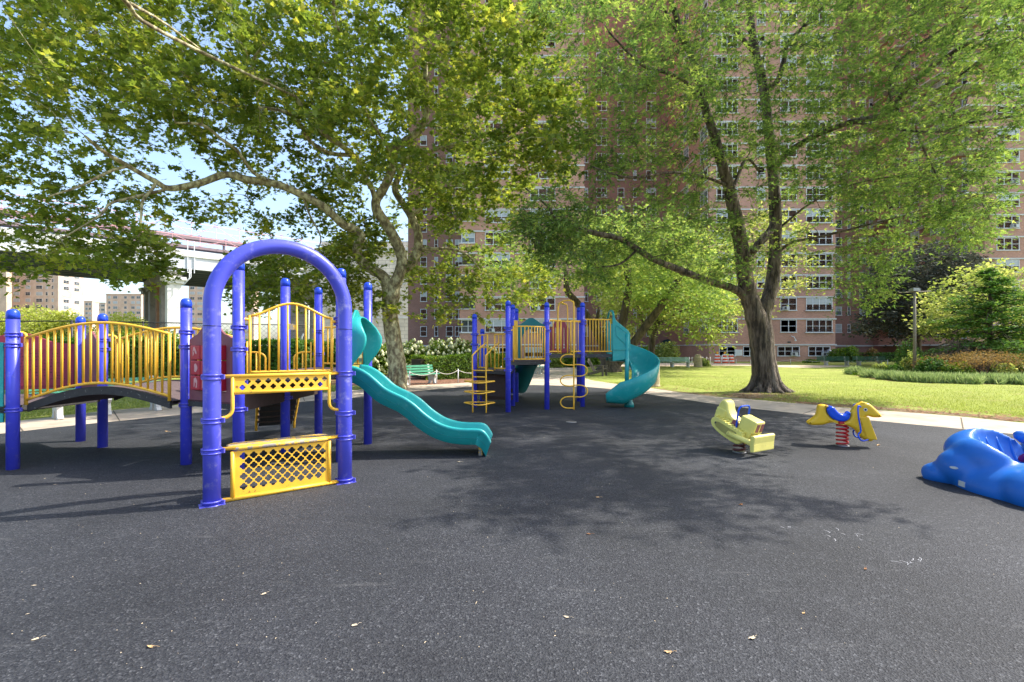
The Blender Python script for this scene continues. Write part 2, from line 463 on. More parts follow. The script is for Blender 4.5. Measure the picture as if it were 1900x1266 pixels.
def grassmat(name, a, b, c, dirt=None, dlo=0.6, dhi=0.75):
    m = bpy.data.materials.new(name); m.use_nodes = True
    n = m.node_tree.nodes; l = m.node_tree.links; p = n['Principled BSDF']
    p.inputs['Roughness'].default_value = 0.9; p.inputs['Specular IOR Level'].default_value = 0.15
    tc = n.new('ShaderNodeTexCoord')
    def noise(sc, det=4, ro=0.6):
        x = n.new('ShaderNodeTexNoise'); x.inputs['Scale'].default_value = sc; x.inputs['Detail'].default_value = det; x.inputs['Roughness'].default_value = ro
        l.new(tc.outputs['Object'], x.inputs['Vector']); return x
    f = noise(28, 5, 0.7); r = n.new('ShaderNodeValToRGB'); e = r.color_ramp.elements
    e[0].position = 0.32; e[0].color = a; e[1].position = 0.68; e[1].color = c; x = e.new(0.5); x.color = b
    l.new(f.outputs['Fac'], r.inputs[0])
    out = r.outputs[0]
    g = noise(0.45, 6, 0.6); mr = n.new('ShaderNodeMapRange'); mr.inputs[1].default_value = 0.3; mr.inputs[2].default_value = 0.7; mr.inputs[3].default_value = 0.8; mr.inputs[4].default_value = 1.2
    l.new(g.outputs['Fac'], mr.inputs[0]); cc = n.new('ShaderNodeCombineColor')
    for i in range(3): l.new(mr.outputs[0], cc.inputs[i])
    mx = n.new('ShaderNodeMix'); mx.data_type = 'RGBA'; mx.blend_type = 'MULTIPLY'; mx.inputs[0].default_value = 1
    l.new(out, mx.inputs[6]); l.new(cc.outputs[0], mx.inputs[7]); out = mx.outputs[2]
    if dirt:
        d = noise(1.1, 8, 0.7); m2 = n.new('ShaderNodeMapRange'); m2.inputs[1].default_value = dlo; m2.inputs[2].default_value = dhi
        l.new(d.outputs['Fac'], m2.inputs[0])
        x2 = n.new('ShaderNodeMix'); x2.data_type = 'RGBA'; l.new(m2.outputs[0], x2.inputs[0]); l.new(out, x2.inputs[6]); x2.inputs[7].default_value = dirt
        out = x2.outputs[2]
    l.new(out, p.inputs['Base Color'])
    b_ = n.new('ShaderNodeBump'); b_.inputs['Strength'].default_value = 0.8; b_.inputs['Distance'].default_value = 0.03
    l.new(f.outputs['Fac'], b_.inputs['Height']); l.new(b_.outputs[0], p.inputs['Normal'])
    return m
M['grass'] = grassmat('sunny_lawn', sr(108, 122, 54), sr(138, 148, 68), sr(170, 174, 98), sr(166, 148, 104), 0.53, 0.80)
M['earth'] = grassmat('bare_earth', sr(96, 82, 60), sr(128, 108, 84), sr(150, 130, 100), sr(110, 120, 50), 0.5, 0.62)
M['field'] = grassmat('distant_ground', sr(96, 104, 60), sr(120, 124, 84), sr(140, 140, 108))

def pavemat():
    m = mat('concrete_path', sr(184, 168, 148), 0.9, 0.14, 3, second=sr(150, 136, 118), sec_scale=1.3, sec_lo=0.5, sec_hi=0.7, bump=0.25, bscale=90)
    return m
M['pave'] = pavemat()
M['sand'] = mat('pale_sand', sr(206, 186, 160), 0.95, 0.12, 4)

# bark
def bark(name, a, b, c, sc=5.0, stretch=0.35, bump=0.6, patch=True):
    m = bpy.data.materials.new(name); m.use_nodes = True
    n = m.node_tree.nodes; l = m.node_tree.links; p = n['Principled BSDF']
    p.inputs['Roughness'].default_value = 0.85
    tc = n.new('ShaderNodeTexCoord'); mp = n.new('ShaderNodeMapping'); mp.inputs['Scale'].default_value = (1, 1, stretch)
    l.new(tc.outputs['Object'], mp.inputs[0])
    no = n.new('ShaderNodeTexNoise'); no.inputs['Scale'].default_value = sc; no.inputs['Detail'].default_value = 8; no.inputs['Roughness'].default_value = 0.62
    l.new(mp.outputs[0], no.inputs['Vector'])
    r = n.new('ShaderNodeValToRGB'); e = r.color_ramp.elements
    if patch: r.color_ramp.interpolation = 'EASE'
    e[0].position = 0.40; e[0].color = a; e[1].position = 0.60 if patch else 0.7; e[1].color = c; x = e.new(0.49); x.color = b
    l.new(no.outputs['Fac'], r.inputs[0]); l.new(r.outputs[0], p.inputs['Base Color'])
    mu = n.new('ShaderNodeTexNoise'); mu.inputs['Scale'].default_value = sc * 4; mu.inputs['Detail'].default_value = 6
    l.new(mp.outputs[0], mu.inputs['Vector'])
    ad = n.new('ShaderNodeMath'); l.new(no.outputs['Fac'], ad.inputs[0]); l.new(mu.outputs['Fac'], ad.inputs[1])
    bp = n.new('ShaderNodeBump'); bp.inputs['Strength'].default_value = bump; bp.inputs['Distance'].default_value = 0.08
    l.new(ad.outputs[0], bp.inputs['Height']); l.new(bp.outputs[0], p.inputs['Normal'])
    return m
M['plane_bark'] = bark('mottled_plane_bark', sr(112, 98, 76), sr(152, 140, 106), sr(198, 190, 150), 7, 0.6, 0.35)
M['maple_bark'] = bark('furrowed_brown_bark', sr(52, 43, 36), sr(94, 80, 68), sr(150, 134, 118), 7, 0.16, 1.0, False)
M['dark_bark'] = bark('dark_bark', sr(54, 46, 38), sr(84, 72, 60), sr(112, 98, 82), 7, 0.2, 0.6, False)
M['dead_twig'] = mat('bare_grey_twigs', sr(150, 128, 112), 0.9, 0.2, 5)

M['leaf_plane'] = leafmat('plane_leaf', sr(90, 112, 50), sr(132, 150, 66), sr(192, 190, 88), 0.55)
M['leaf_maple'] = leafmat('maple_leaf', sr(78, 108, 56), sr(122, 148, 76), sr(184, 196, 104), 0.5)
M['leaf_bright'] = leafmat('bright_leaf', sr(104, 124, 56), sr(146, 160, 84), sr(198, 200, 122), 0.5)
M['leaf_lily'] = leafmat('lilyturf_blade', sr(92, 116, 66), sr(128, 150, 92), sr(172, 186, 130), 0.35)
M['leaf_dark'] = leafmat('dark_shrub_leaf', sr(44, 78, 28), sr(74, 112, 40), sr(112, 146, 58), 0.35)
M['leaf_hedge'] = leafmat('hedge_leaf', sr(60, 92, 26), sr(98, 130, 40), sr(158, 172, 66), 0.4)
M['leaf_purple'] = leafmat('purple_leaf', sr(48, 54, 48), sr(72, 76, 66), sr(104, 104, 86), 0.25)
M['leaf_orange'] = leafmat('orange_maple_leaf', sr(110, 100, 54), sr(150, 124, 74), sr(172, 156, 92), 0.4)
M['leaf_conifer'] = leafmat('conifer_spray', sr(60, 96, 44), sr(96, 134, 60), sr(146, 176, 86), 0.3)
M['leaf_far'] = leafmat('far_yellow_green_leaf', sr(136, 150, 60), sr(172, 180, 84), sr(206, 206, 120), 0.4)
M['flower'] = mat('cream_flower', sr(214, 214, 168), 0.8, 0.1, 30)
M['dryleaf'] = mat('dry_fallen_leaf', sr(196, 160, 112), 0.8, 0.25, 40)
M['dryleaf2'] = mat('pale_curled_leaf', sr(196, 180, 152), 0.8, 0.2, 40)
M['dryleaf3'] = mat('brown_fallen_leaf', sr(140, 96, 58), 0.8, 0.25, 40)

# ------------------------------------------------------------------ ground
def poly_sheet(name, pts, z, material, label=None, sub=0):
    bm = bmesh.new()
    vs = [bm.verts.new((p[0], p[1], z)) for p in pts]
    f = bm.faces.new(vs)
    if f.normal.z < 0: f.normal_flip()
    bmesh.ops.triangulate(bm, faces=bm.faces)
    me = bpy.data.meshes.new(name); bm.to_mesh(me); bm.free(); me.materials.append(material)
    o = link(name, me); o['kind'] = 'structure'
    return o

poly_sheet('ground', [(-900, -300), (900, -300), (900, 1100), (-900, 1100)], -0.02, M['field'])
# rubber play surface: its far edge follows the curved kerb line of the path
edge_px = [(-400, 868), (-200, 834), (0, 807), (158, 789), (347, 770), (500, 752), (654, 739), (770, 727), (864, 719), (940, 716), (1019, 716), (1114, 721), (1240, 738), (1340, 753), (1502, 771), (1640, 784), (1786, 798), (1900, 809), (2100, 828), (2400, 860)]
edge = smooth_path([G(*p) for p in edge_px], 5)
rub = [(e.x, e.y) for e in edge] + [(9, -6), (-12, -6)]
# concrete path: wraps the play surface and leads away between hedge and lawn
outer_px = [(-400, 836), (-200, 806), (0, 786), (202, 763), (316, 754), (470, 738), (600, 729), (690, 722), (745, 717), (860, 711), (930, 703), (985, 690), (985, 681)]
outer_r = [(1062, 681), (1078, 690), (1088, 703), (1130, 711), (1201, 720), (1300, 734), (1420, 744), (1560, 757), (1640, 763), (1780, 774), (1900, 786), (2100, 806), (2400, 838)]
pathp = smooth_path([G(*p) for p in outer_px], 4) + smooth_path([G(*p) for p in outer_r], 4)
pathpoly = [(p.x, p.y) for p in pathp] + [(14, 3), (14, -6), (-14, -6), (-14, 3)]
poly_sheet('lawn', [(-60, -20), (60, -20), (60, 58), (-60, 58)], 0.0, M['grass'])
poly_sheet('path', pathpoly, 0.012, M['pave'])
poly_sheet('rubber_play_surface', rub, 0.018, M['rubber'])
# path joints: thin recessed-looking dark strips across the path
jt = MB()
for a, b in (((30, 786), (43, 802)), ((560, 732), (565, 745)), ((1228, 724), (1196, 730)), ((1530, 755), (1490, 769)), ((1783, 776), (1787, 797)), ((210, 763), (222, 782)), ((380, 748), (395, 764)), ((1010, 686), (1080, 697)), ((985, 697), (1083, 705)), ((905, 710), (1010, 714))):
    A = G(*a); B = G(*b); A.z = B.z = 0.0145
    d = (B - A).normalized(); nn = Vector((-d.y, d.x, 0)) * 0.012
    jt.quad(A - nn, B - nn, B + nn, A + nn)
o = jt.build('path_joints', mat('joint_dirt', sr(92, 84, 72), 0.95)); o['kind'] = 'structure'
# far cross path, sand patch and planting beds
poly_sheet('far_path', [G(*p)[:2] for p in ((975, 682), (1070, 682), (1150, 681), (1330, 679), (1420, 679), (1420, 675), (1320, 673), (1180, 675), (1060, 676), (975, 676))], 0.008, M['sand'])
poly_sheet('sand_patch', [(p.x, p.y) for p in smooth_path([G(*q) for q in ((1430, 681), (1500, 682.5), (1560, 681), (1585, 679.6), (1540, 678.4), (1480, 677.8), (1430, 678))], 4, True)], 0.006, M['sand'])
def bed(name, px, material, z=0.006):
    return poly_sheet(name, [(p.x, p.y) for p in smooth_path([G(*q) for q in px], 4, True)], z, material)
bed('mulch_bed', [(780, 717), (860, 712), (930, 704), (975, 692), (985, 684), (950, 680), (860, 682), (780, 688), (700, 700), (620, 705), (560, 700), (560, 712), (660, 716)], M['mulch'])
# worn bare earth along the path edge
bed('bare_earth_strip', [(1180, 716), (1290, 730), (1400, 738), (1520, 748), (1620, 755), (1760, 766), (1900, 777), (1900, 783), (1780, 775), (1640, 764), (1560, 758), (1420, 745), (1300, 735), (1210, 724), (1195, 719)], M['earth'])
bed('bare_earth_patch', [(1330, 735), (1380, 728), (1440, 728), (1475, 732), (1480, 742), (1420, 744)], M['earth'], 0.005)
bed('island_bed', [(1580, 694), (1640, 706), (1760, 712), (1900, 714), (2200, 716), (2200, 690), (1900, 682), (1700, 682), (1610, 686)], M['mulch'], 0.005)
# ------------------------------------------------------------------ play structure pieces
def post(par, x, y, ztop, clamps=(), r=0.0635, cap=True, m='blue'):
    b = MB(); b.cyl((x, y, -0.02), (x, y, ztop - 0.09), r, 24)
    p = b.build('post', M[m], par)
    c = MB(); c.lathe([(r * 1.02, ztop - 0.12), (r * 1.03, ztop - 0.06), (r * .93, ztop - 0.03), (r * .72, ztop - 0.008), (r * .4, ztop + 0.003), (0.003, ztop + 0.006)], (x, y, 0), 24)
    c.build('cap', M['cap'], p)
    for z in clamps: clamp(p, x, y, z, r)
    return p

def clamp(par, x, y, z, r=0.0635, d=None):
    b = MB()
    d = d or Vector((0.5, -0.86, 0))
    for dz in (-0.019, 0.019):
        ring = [(x + (r + 0.006) * math.cos(a), y + (r + 0.006) * math.sin(a), z + dz) for a in np.linspace(0, 2 * PI, 24, endpoint=False)]
        b.tube(ring, 0.0085, 6, closed=True)
    for sgn in (-1, 1):
        c = Vector((x, y, z)) + Vector((sgn, 0.15, 0)).normalized() * (r + 0.02)
        b.box(c, (0.035, 0.02, 0.044))
    b.build('clamp', M['clamp'], par)

BAR = {}
def bar_mesh(h, r, m):
    key = (round(h, 3), r, m)
    if key not in BAR:
        b = MB(); b.cyl((0, 0, 0), (0, 0, h), r, 8)
        BAR[key] = b.mesh('bar', M[m])
    return BAR[key]

def barrier(par, A, B, topf, botf, n, m='yellow', name='barrier', rr=0.016, br=0.0125, bow=0.0, ends=True, arms=True):
    """tubular barrier between two points; topf/botf give heights along 0..1"""
    A = Vector((A[0], A[1], 0)); B = Vector((B[0], B[1], 0))
    d = (B - A); nn = Vector((d.y, -d.x, 0)).normalized()
    if nn.y > 0: nn = -nn
    P = lambda t: A + d * t + nn * bow * math.sin(PI * t)
    b = MB(); K = 16
    top = [P(i / K) + Vector((0, 0, topf(i / K))) for i in range(K + 1)]
    bot = [P(i / K) + Vector((0, 0, botf(i / K))) for i in range(K + 1)]
    b.tube(top, rr, 8); b.tube(bot, rr, 8)
    if ends:
        for t in (0, 1): b.cyl(P(t) + Vector((0, 0, botf(t) - 0.06)), P(t) + Vector((0, 0, topf(t) + 0.01)), rr * 1.1, 8)
    o = b.build(name, M[m], par)
    of = off(par)
    for i in range(1, n + 1):
        t = i / (n + 1)
        p = P(t); z0 = botf(t); h = topf(t) - z0
        link('bar', bar_mesh(h, br, m), o, p + Vector((0, 0, z0)) - of)
    return o

def gon(cx, cy, R, a0, n=6):
    return [(cx + R * math.cos(math.radians(a0 + 60 * i)), cy + R * math.sin(math.radians(a0 + 60 * i))) for i in range(n)]

def deck_plate(par, pts, z, th=0.05, name='deck', skirt=0.0):
    b = MB(); n = len(pts)
    vs = [(p[0], p[1], z) for p in pts] + [(p[0], p[1], z - th) for p in pts]
    b.add(vs, [tuple(range(n)), tuple(range(n, 2 * n))[::-1]])
    o = b.build(name, M['deck'], par)
    e = MB()
    for i in range(n):
        p = Vector((*pts[i], 0)); q = Vector((*pts[(i + 1) % n], 0))
        dd = (q - p).normalized(); nn = Vector((dd.y, -dd.x, 0))
        c = (p + q) / 2
        R = Matrix.Rotation(math.atan2(dd.y, dd.x), 3, 'Z')
        e.box((c.x, c.y, z - 0.045), ((q - p).length - 0.02, 0.03, 0.085), rot=R)
    e.build('deck_edge', M['deckside'], o)
    return o

def quatrefoil(cx, cy, r, n=24, sx=1, sy=1):
    out = []
    for i in range(n):
        a = 2 * PI * i / n
        k = r * (0.72 + 0.30 * abs(math.cos(2 * a)) ** 0.8)
        out.append((cx + sx * k * math.cos(a), cy + sy * k * math.sin(a)))
    return out

# ================================================================== near playset
ps = thing('playset', 'large blue and yellow playset with an entrance arch, arched bridge and wavy teal slide', 'playset', (-3.27, 6.85, 0), 'climbing playsets')
HC = Vector((-3.27, 6.85)); R6 = 1.17
hx = {a: (HC.x + R6 * math.cos(math.radians(a)), HC.y + R6 * math.sin(math.radians(a))) for a in (-90, -30, 30, 90, 150, 210)}
hx[210] = (-4.20, 6.12)
P_ = lambda a: Vector((*hx[a], 0))
post(ps, *hx[-90], 2.56, (1.76, 1.5, 1.1, 0.78))
post(ps, *hx[-30], 2.56, (1.9, 1.84, 1.15, 0.82))
post(ps, *hx[30], 2.54, (1.82, 1.76, 1.15))
post(ps, *hx[90], 2.54, (1.80, 1.42, 1.1))
post(ps, *hx[150], 2.12, (1.62, 1.42, 0.8))
post(ps, *hx[210], 2.15, (1.72, 1.53, 0.78))
post(ps, HC.x, HC.y, 2.52, (1.13, 0.8))
# entrance arch
AL = Vector((-2.86, 4.526, 0)); AR = Vector((-1.86, 5.286, 0))
ad = (AR - AL).normalized(); half = (AR - AL).length / 2; mid = (AL + AR) / 2
ra = 0.075; zs = 2.555 - half
pts = [AL + Vector((0, 0, -0.01)), AL + Vector((0, 0, 0.9)), AL + Vector((0, 0, zs - 0.05))]
for i in range(0, 33):
    a = PI - PI * i / 32
    pts.append(mid + ad * (half * math.cos(a)) + Vector((0, 0, zs + half * math.sin(a))))
pts += [AR + Vector((0, 0, zs - 0.05)), AR + Vector((0, 0, 0.9)), AR + Vector((0, 0, -0.01))]
b = MB(); b.tube(pts, ra, 28); arch = b.build('arch', M['arch'], ps)
for Q in (AL, AR):
    for dz in (1.72,):
        b = MB()
        ring = [Q + Vector(((ra + .0015) * math.cos(t), (ra + .0015) * math.sin(t), dz)) for t in np.linspace(0, 2 * PI, 24, endpoint=False)]
        b.tube(ring, 0.003, 5, closed=True)
        b.build('joint_seam', M['black'], arch)
for Q, zz in ((AL, (0.035, 0.53, 0.82, 1.235)), (AR, (0.04, 0.52, 0.79, 1.23))):
    for z in zz: clamp(arch, Q.x, Q.y, z, ra)
for Q in (AL, AR):
    b = MB(); b.box(Q + Vector((0, 0, 0.012)), (0.21, 0.15, 0.018), rz=math.atan2(ad.y, ad.x))
    b.build('foot_plate', M['clamp'], arch)
# tie rails from the arch back to the hexagon

# counter panel (upper) and bench panel (lower) with quatrefoil holes
nrm = Vector((ad.y, -ad.x, 0))
p0 = AL + ad * (ra + 0.03); wlen = 2 * half - 2 * ra - 0.06
Mx = basis(p0 + Vector((0, 0, 0)) , ad, (0, 0, 1))
def lattice(x0, x1, y0, y1, nx, ny, r):
    H = []
    dx = (x1 - x0) / (nx - 0.5); dy = (y1 - y0) / max(ny - 1, 1)
    for j in range(ny):
        for i in range(nx):
            H.append(quatrefoil(x0 + dx * (i + (0.5 if j % 2 else 0)), y0 + dy * j, r))
    return H
cnt = MB()
zt, zb = 1.235, 1.07
cnt.tube([AL + Vector((0, 0, zt)), AR + Vector((0, 0, zt))], 0.019, 10)
cnt.tube([AL + ad * 0.18 + Vector((0, 0, zb)), AR - ad * 0.18 + Vector((0, 0, zb))], 0.017, 10)
for Q, s in ((AL, 1), (AR, -1)):
    e = Q + ad * s * 0.17
    path = [e + Vector((0, 0, zt)), e + Vector((0, 0, 0.92))]
    for i in range(1, 7):
        a = PI / 2 * i / 6
        path.append(Q + ad * s * (0.17 - 0.08 * (1 - math.cos(a))) + Vector((0, 0, 0.92 - 0.085 * math.sin(a))))
    path.append(Q + ad * s * 0.05 + Vector((0, 0, 0.825)))
    cnt.tube(path, 0.017, 10)
cpanel = cnt.build('counter_frame', M['yellow'], ps)
uw = 2 * half - 0.34
Mu = basis(AL + ad * 0.17 + Vector((0, 0, 0)), ad, (0, 0, 1))
plate('counter_panel', [(0.0, zb), (uw, zb), (uw, zt), (0.0, zt)], lattice(0.085, uw - 0.05, zb + 0.052, zb + 0.108, 9, 2, 0.027), 0.006, M['yellow'], Mu, ps)
# lower bench
bf = MB()
bf.tube([AL + Vector((0, 0, 0.04)), AR + Vector((0, 0, 0.04))], 0.021, 10)
for s_, Q in ((1, AL), (-1, AR)):
    bf.tube([Q + ad * s_ * 0.17 + Vector((0, 0, 0.04)), Q + ad * s_ * 0.17 + Vector((0, 0, 0.50))], 0.020, 10)
bf.tube([AL + Vector((0, 0, 0.535)), AR + Vector((0, 0, 0.535))], 0.018, 10)
bf.build('bench_frame', M['yellow'], ps)
plate('bench_panel', [(0.0, 0.05), (uw, 0.05), (uw, 0.50), (0.0, 0.50)], lattice(0.095, uw - 0.07, 0.145, 0.445, 9, 7, 0.0345), 0.006, M['yellow'], Mu, ps)
sl = plate('bench_seat', [(0.03, -0.03), (uw - 0.03, -0.03), (uw + 0.03, 0.05), (uw + 0.03, 0.20), (uw - 0.03, 0.27), (0.03, 0.27), (-0.03, 0.20), (-0.03, 0.05)], [], 0.035, M['yworn'], basis(AL + ad * 0.17 + Vector((0, 0, 0.525)), ad, -nrm), ps, bevel=0.014)
# decks: high half on the slide side, low half on the bridge side, riser between
c3 = (HC.x, HC.y)
deck_plate(ps, [hx[-90], hx[-30], hx[30], hx[90]], 1.20, name='high_deck')
deck_plate(ps, [hx[-90], hx[90], hx[150], hx[210]], 0.86, name='low_deck')
b = MB(); A = P_(-90); B = P_(90)
b.box(((A.x + B.x) / 2 , (A.y + B.y) / 2, 0.96), (0.04, (B - A).length - 0.16, 0.42))
b.build('step_riser', M['riser'], ps)
# arched-top barrier over the arch counter side
A = P_(-90); B = P_(-30); d = (B - A); A1 = A + d * 0.10; B1 = B - d * 0.10
tf = lambda t: 1.90 + 0.17 * (max(0.0, math.sin(PI * t)) ** 1.6) if 0 <= t <= 1 else 1.90
br = barrier(ps, A1, B1, tf, lambda t: 1.22, 8, ends=True)
b = MB()
def BRK(A, B, A1, B1):
    for Q, E in ((A, A1), (B, B1)):
        b = MB(); b.tube([Vector((Q.x, Q.y, 1.86)), Vector((E.x, E.y, 1.86))], 0.017, 8); b.build('barrier_bracket', M['yellow'], br)
m_ = A1 + (B1 - A1) * 0.5
br_name = MB(); br_name.box((m_.x, m_.y, 1.78), ((B1 - A1).length / 9 + 0.02, 0.008, 0.075), rz=math.atan2(d.y, d.x))
BRK(A, B, A1, B1); br_name.build('name_plate', M['yworn'], br)
# straight barriers: slide side far edge and the climber hoops
A = P_(30); B = P_(90)
barrier(ps, A + (B - A) * .09, B - (B - A) * .1, lambda t: 1.86, lambda t: 1.26, 7)
A = P_(90); B = P_(150); d = B - A
for t0, t1 in ((0.10, 0.32), (0.68, 0.90)):
    b = MB(); X = A + d * t0; Y = A + d * t1
    o_ = 1 if t0 < .5 else -1
    outer = X if t0 < .5 else Y; inner = Y if t0 < .5 else X
    path = [outer + Vector((0, 0, 0.86)), outer + Vector((0, 0, 1.62))]
    b.tube(path, 0.015, 8)
    path = [outer + Vector((0, 0, 1.45))]
    for i in range(0, 7):
        a = PI / 2 * i / 6
        path.append(outer.lerp(inner, 0.45 + 0.55 * math.sin(a)) + Vector((0, 0, 1.45 - 0.10 * (1 - math.cos(a)))))
    path.append(inner + Vector((0, 0, 0.86)))
    b.tube(path, 0.015, 8)
    mm = outer.lerp(inner, 0.5)
    b.tube([mm + Vector((0, 0, 0.86)), mm + Vector((0, 0, 1.45))], 0.013, 8)
    b.build('hand_hoop', M['yellow'], ps)
# stepped climber going down behind the low deck
mid_ = (P_(90) + P_(150)) / 2; outn = Vector((-0.5, 0.866, 0)); lat = Vector((0.866, 0.5, 0))
top = mid_ + Vector((0, 0, 0.84)); bot = mid_ + outn * 1.05 + Vector((0, 0, 0.16))
cl = MB()
for s_ in (-1, 1):
    cl.tube([top + lat * s_ * 0.31 + Vector((0, 0, .06)), bot + lat * s_ * 0.31, bot + lat * s_ * 0.31 - Vector((0, 0, 0.12))], 0.022, 8)
clo = cl.build('climber_frame', M['yellow'], ps)
sd_ = (bot - top).normalized(); nn_ = sd_.cross(lat).normalized()
for i in range(6):
    c = top.lerp(bot, (i + 0.5) / 6)
    s_ = MB(); s_.box((0, 0, 0), (0.58, 0.16, 0.045), rot=Matrix((lat, Vector((outn.x, outn.y, 0)), (0, 0, 1))).transposed())
    me = s_.mesh('step', M['riser'])
    link('step', me, clo, c - off(ps))
b = MB(); b.sweep([(-.27, -.012), (.27, -.012), (.27, .012), (-.27, .012)], [(top + Vector((0, 0, -.05)), lat, nn_), (bot + Vector((0, 0, -.03)), lat, nn_)], smooth=False)
b.build('climber_back', M['deckside'], ps)
# block game panel between the bridge post and the arch-side post
A = P_(210); B = P_(-90); d = (B - A); L = d.length
Mb = basis(A + d.normalized() * 0.09 + Vector((0, 0, 0)), d, (0, 0, 1)); Lw = L - 0.18
top_o = [(0, 0.83), (Lw, 0.83), (Lw, 1.62)]
for i in range(0, 13):
    t = i / 12; top_o.append((Lw * (1 - 0.12 - 0.76 * t), 1.64 + 0.21 * math.sin(PI * t) ** 2 * 1.0 + 0.03))
top_o.append((0, 1.62))
gp = plate('game_panel', top_o, [[(0.12, 0.98), (Lw - 0.12, 0.98), (Lw - 0.12, 1.545), (0.12, 1.545)]], 0.03, M['mauve'], Mb, ps, bevel=0.006)
bw = (Lw - 0.25) / 3; bh = 0.178
u = d.normalized(); nrm2 = Vector((u.y, -u.x, 0))
for i in range(3):
    for j in range(3):
        q = A + u * (0.09 + 0.125 + bw * (i + 0.5)) + Vector((0, 0, 0.985 + (bh + 0.01) * (j + 0.5)))
        bb = MB(); bb.box(q, (bw - 0.012, bw * 0.8, bh), rz=math.atan2(u.y, u.x))
        bo = bb.build('block', M['red'], gp, bevel=0.012)
        pm = MB()
        face = q + nrm2 * (bw * 0.4 + 0.0015)
        if j == 2: out = [(-.03, .07), (-.005, .075), (.035, .01), (.03, -.02), (0, .0), (-.01, .03), (-.03, .02), (-.015, -.01), (-.04, -.05), (-.045, .01)]
        elif j == 1: out = [(0.04 * math.cos(t) * (1.2 + .3 * math.cos(3 * t)), 0.06 * math.sin(t)) for t in np.linspace(0, 2 * PI, 16, endpoint=False)]
        else: out = [(-.05, .06), (0, .08), (.05, .03), (.04, -.06), (.0, -.07), (.015, -.01), (-.02, .02), (-.03, -.05), (-.055, -.06)]
        if (i, j) in ((0, 1), (0, 0)): out = [(x * .7 + .015, y * .9) for x, y in out]
        n_ = len(out); cxy = (sum(p[0] for p in out) / n_, sum(p[1] for p in out) / n_)
        vs = [face + u * x + Vector((0, 0, y)) for x, y in out]
        pm.add(vs, [tuple(range(n_))])
        pm.build('picture', M['pink'], gp)
for z in (0.9, 1.45):
    pass
# ------------------------------------------------------------- wavy slide
T_ = M['teal']
prof = [(-2.26, 1.26), (-2.14, 1.245), (-2.0, 1.175), (-1.88, 1.08), (-1.75, .965), (-1.62, .895), (-1.48, .83), (-1.34, .735), (-1.2, .61), (-1.05, .505), (-.93, .45), (-.80, .415), (-.66, .40), (-.5, .397), (-.42, .385), (-.36, .34), (-.31, .265), (-.29, .22)]
prof = [(p.x, p.z) for p in smooth_path([Vector((a, 0, z)) for a, z in prof], 3)]
y0, y1 = 6.52, 7.06; hw = (y1 - y0) / 2; yc = (y0 + y1) / 2
# U section: outer wall, rolled rim, inner bed
sec = []
wl = 0.22
for (u_, v_) in [(-hw, -wl * .95), (-hw - .004, -.06), (-hw - .024, -.035), (-hw - .030, -.010), (-hw - .018, .010), (-hw + .004, .014), (-hw + .022, .004), (-hw + .034, -.02), (-hw + .045, -.10), (-hw + .075, -.145), (-hw + .12, -.155)]:
    sec.append((u_, v_))
sec2 = [(-u_, v_) for u_, v_ in sec[::-1]]
sec3 = [(hw - .05, -wl * 1.02), (-hw + .05, -wl * 1.02)]
section = sec + sec2 + sec3
fr = []
for i, (x, z) in enumerate(prof):
    fr.append((Vector((x, yc, z)), Vector((0, 1, 0)), None))
frames = []
for i in range(len(prof)):
    a = Vector((prof[max(i - 1, 0)][0], 0, prof[max(i - 1, 0)][1])); c = Vector((prof[min(i + 1, len(prof) - 1)][0], 0, prof[min(i + 1, len(prof) - 1)][1]))
    t = (c - a).normalized(); up = Vector((-t.z, 0, t.x))
    if up.z < 0: up = -up
    if i > len(prof) - 8:
        up = Vector((0.35, 0, 1)).normalized()
    frames.append((Vector((prof[i][0], yc, prof[i][1])), Vector((0, 1, 0)), up))
b = MB(); b.sweep(section, frames)
n = len(section)
b.add(b.v[:n], [tuple(range(n))[::-1]]); b.add(b.v[(len(frames) - 1) * n:len(frames) * n], [tuple(range(n))])
slide = b.build('slide', T_, ps)
# mould seam on the near side
b = MB(); b.tube([f[0] + f[1] * (-hw - .002) + f[2] * (-.125) for f in frames[:-4]], 0.0035, 5)
b.build('mould_seam', M['teal2'], slide)
# slide foot
b = MB(); b.box((-0.44, 6.62, 0.09), (0.05, 0.022, 0.22)); b.box((-0.44, 6.98, 0.09), (0.05, 0.022, 0.22)); b.box((-0.44, 6.8, 0.185), (0.05, 0.40, 0.02))
b.build('slide_foot', M['yworn'], ps)
# hood at the top of the slide: an arched flange flaring outwards
b = MB(); K = 36; rows = []
hy0, hy1 = 6.42, 7.24; hm = (hy0 + hy1) / 2; hh = (hy1 - hy0) / 2
for k in range(K + 1):
    t = k / K
    if t < .38: s = t / .38; y = hy0; z = 1.22 + .50 * s
    elif t > .62: s = (1 - t) / .38; y = hy1; z = 1.22 + .50 * s
    else:
        a = PI - PI * (t - .38) / .24; y = hm + hh * math.cos(a); z = 1.72 + .25 * math.sin(a)
    q = min(max((z - 1.22) / .75, 0), 1)
    wd = 0.02 + 0.20 * math.sin(PI * min(q / 1.05, 1)) ** 1.3 + 0.05 * q
    rows.append((y, z, wd, q))
prev = None; vs = []; fs = []
for (y, z, wd, q) in rows:
    cy = hm; iny = (hm - y) / max(hh, 1e-3) * 0.05
    prof_ = [(-2.24, 0), (-2.22 + wd * .5, .0), (-2.22 + wd * .9, .15), (-2.22 + wd, .5), (-2.22 + wd * .93, .85), (-2.22 + wd * .7, 1.0), (-2.20 + wd * .3, 1.1), (-2.24, 1.15)]
    for (x, s) in prof_: vs.append((x, y + iny * s, z - 0.03 * s * (1 if q > .7 else 0)))
m = 8
for k in range(K):
    for j in range(m - 1): fs.append((k * m + j, (k + 1) * m + j, (k + 1) * m + j + 1, k * m + j + 1))
b.add(vs, fs, True)
hood = b.build('slide_hood', T_, ps)
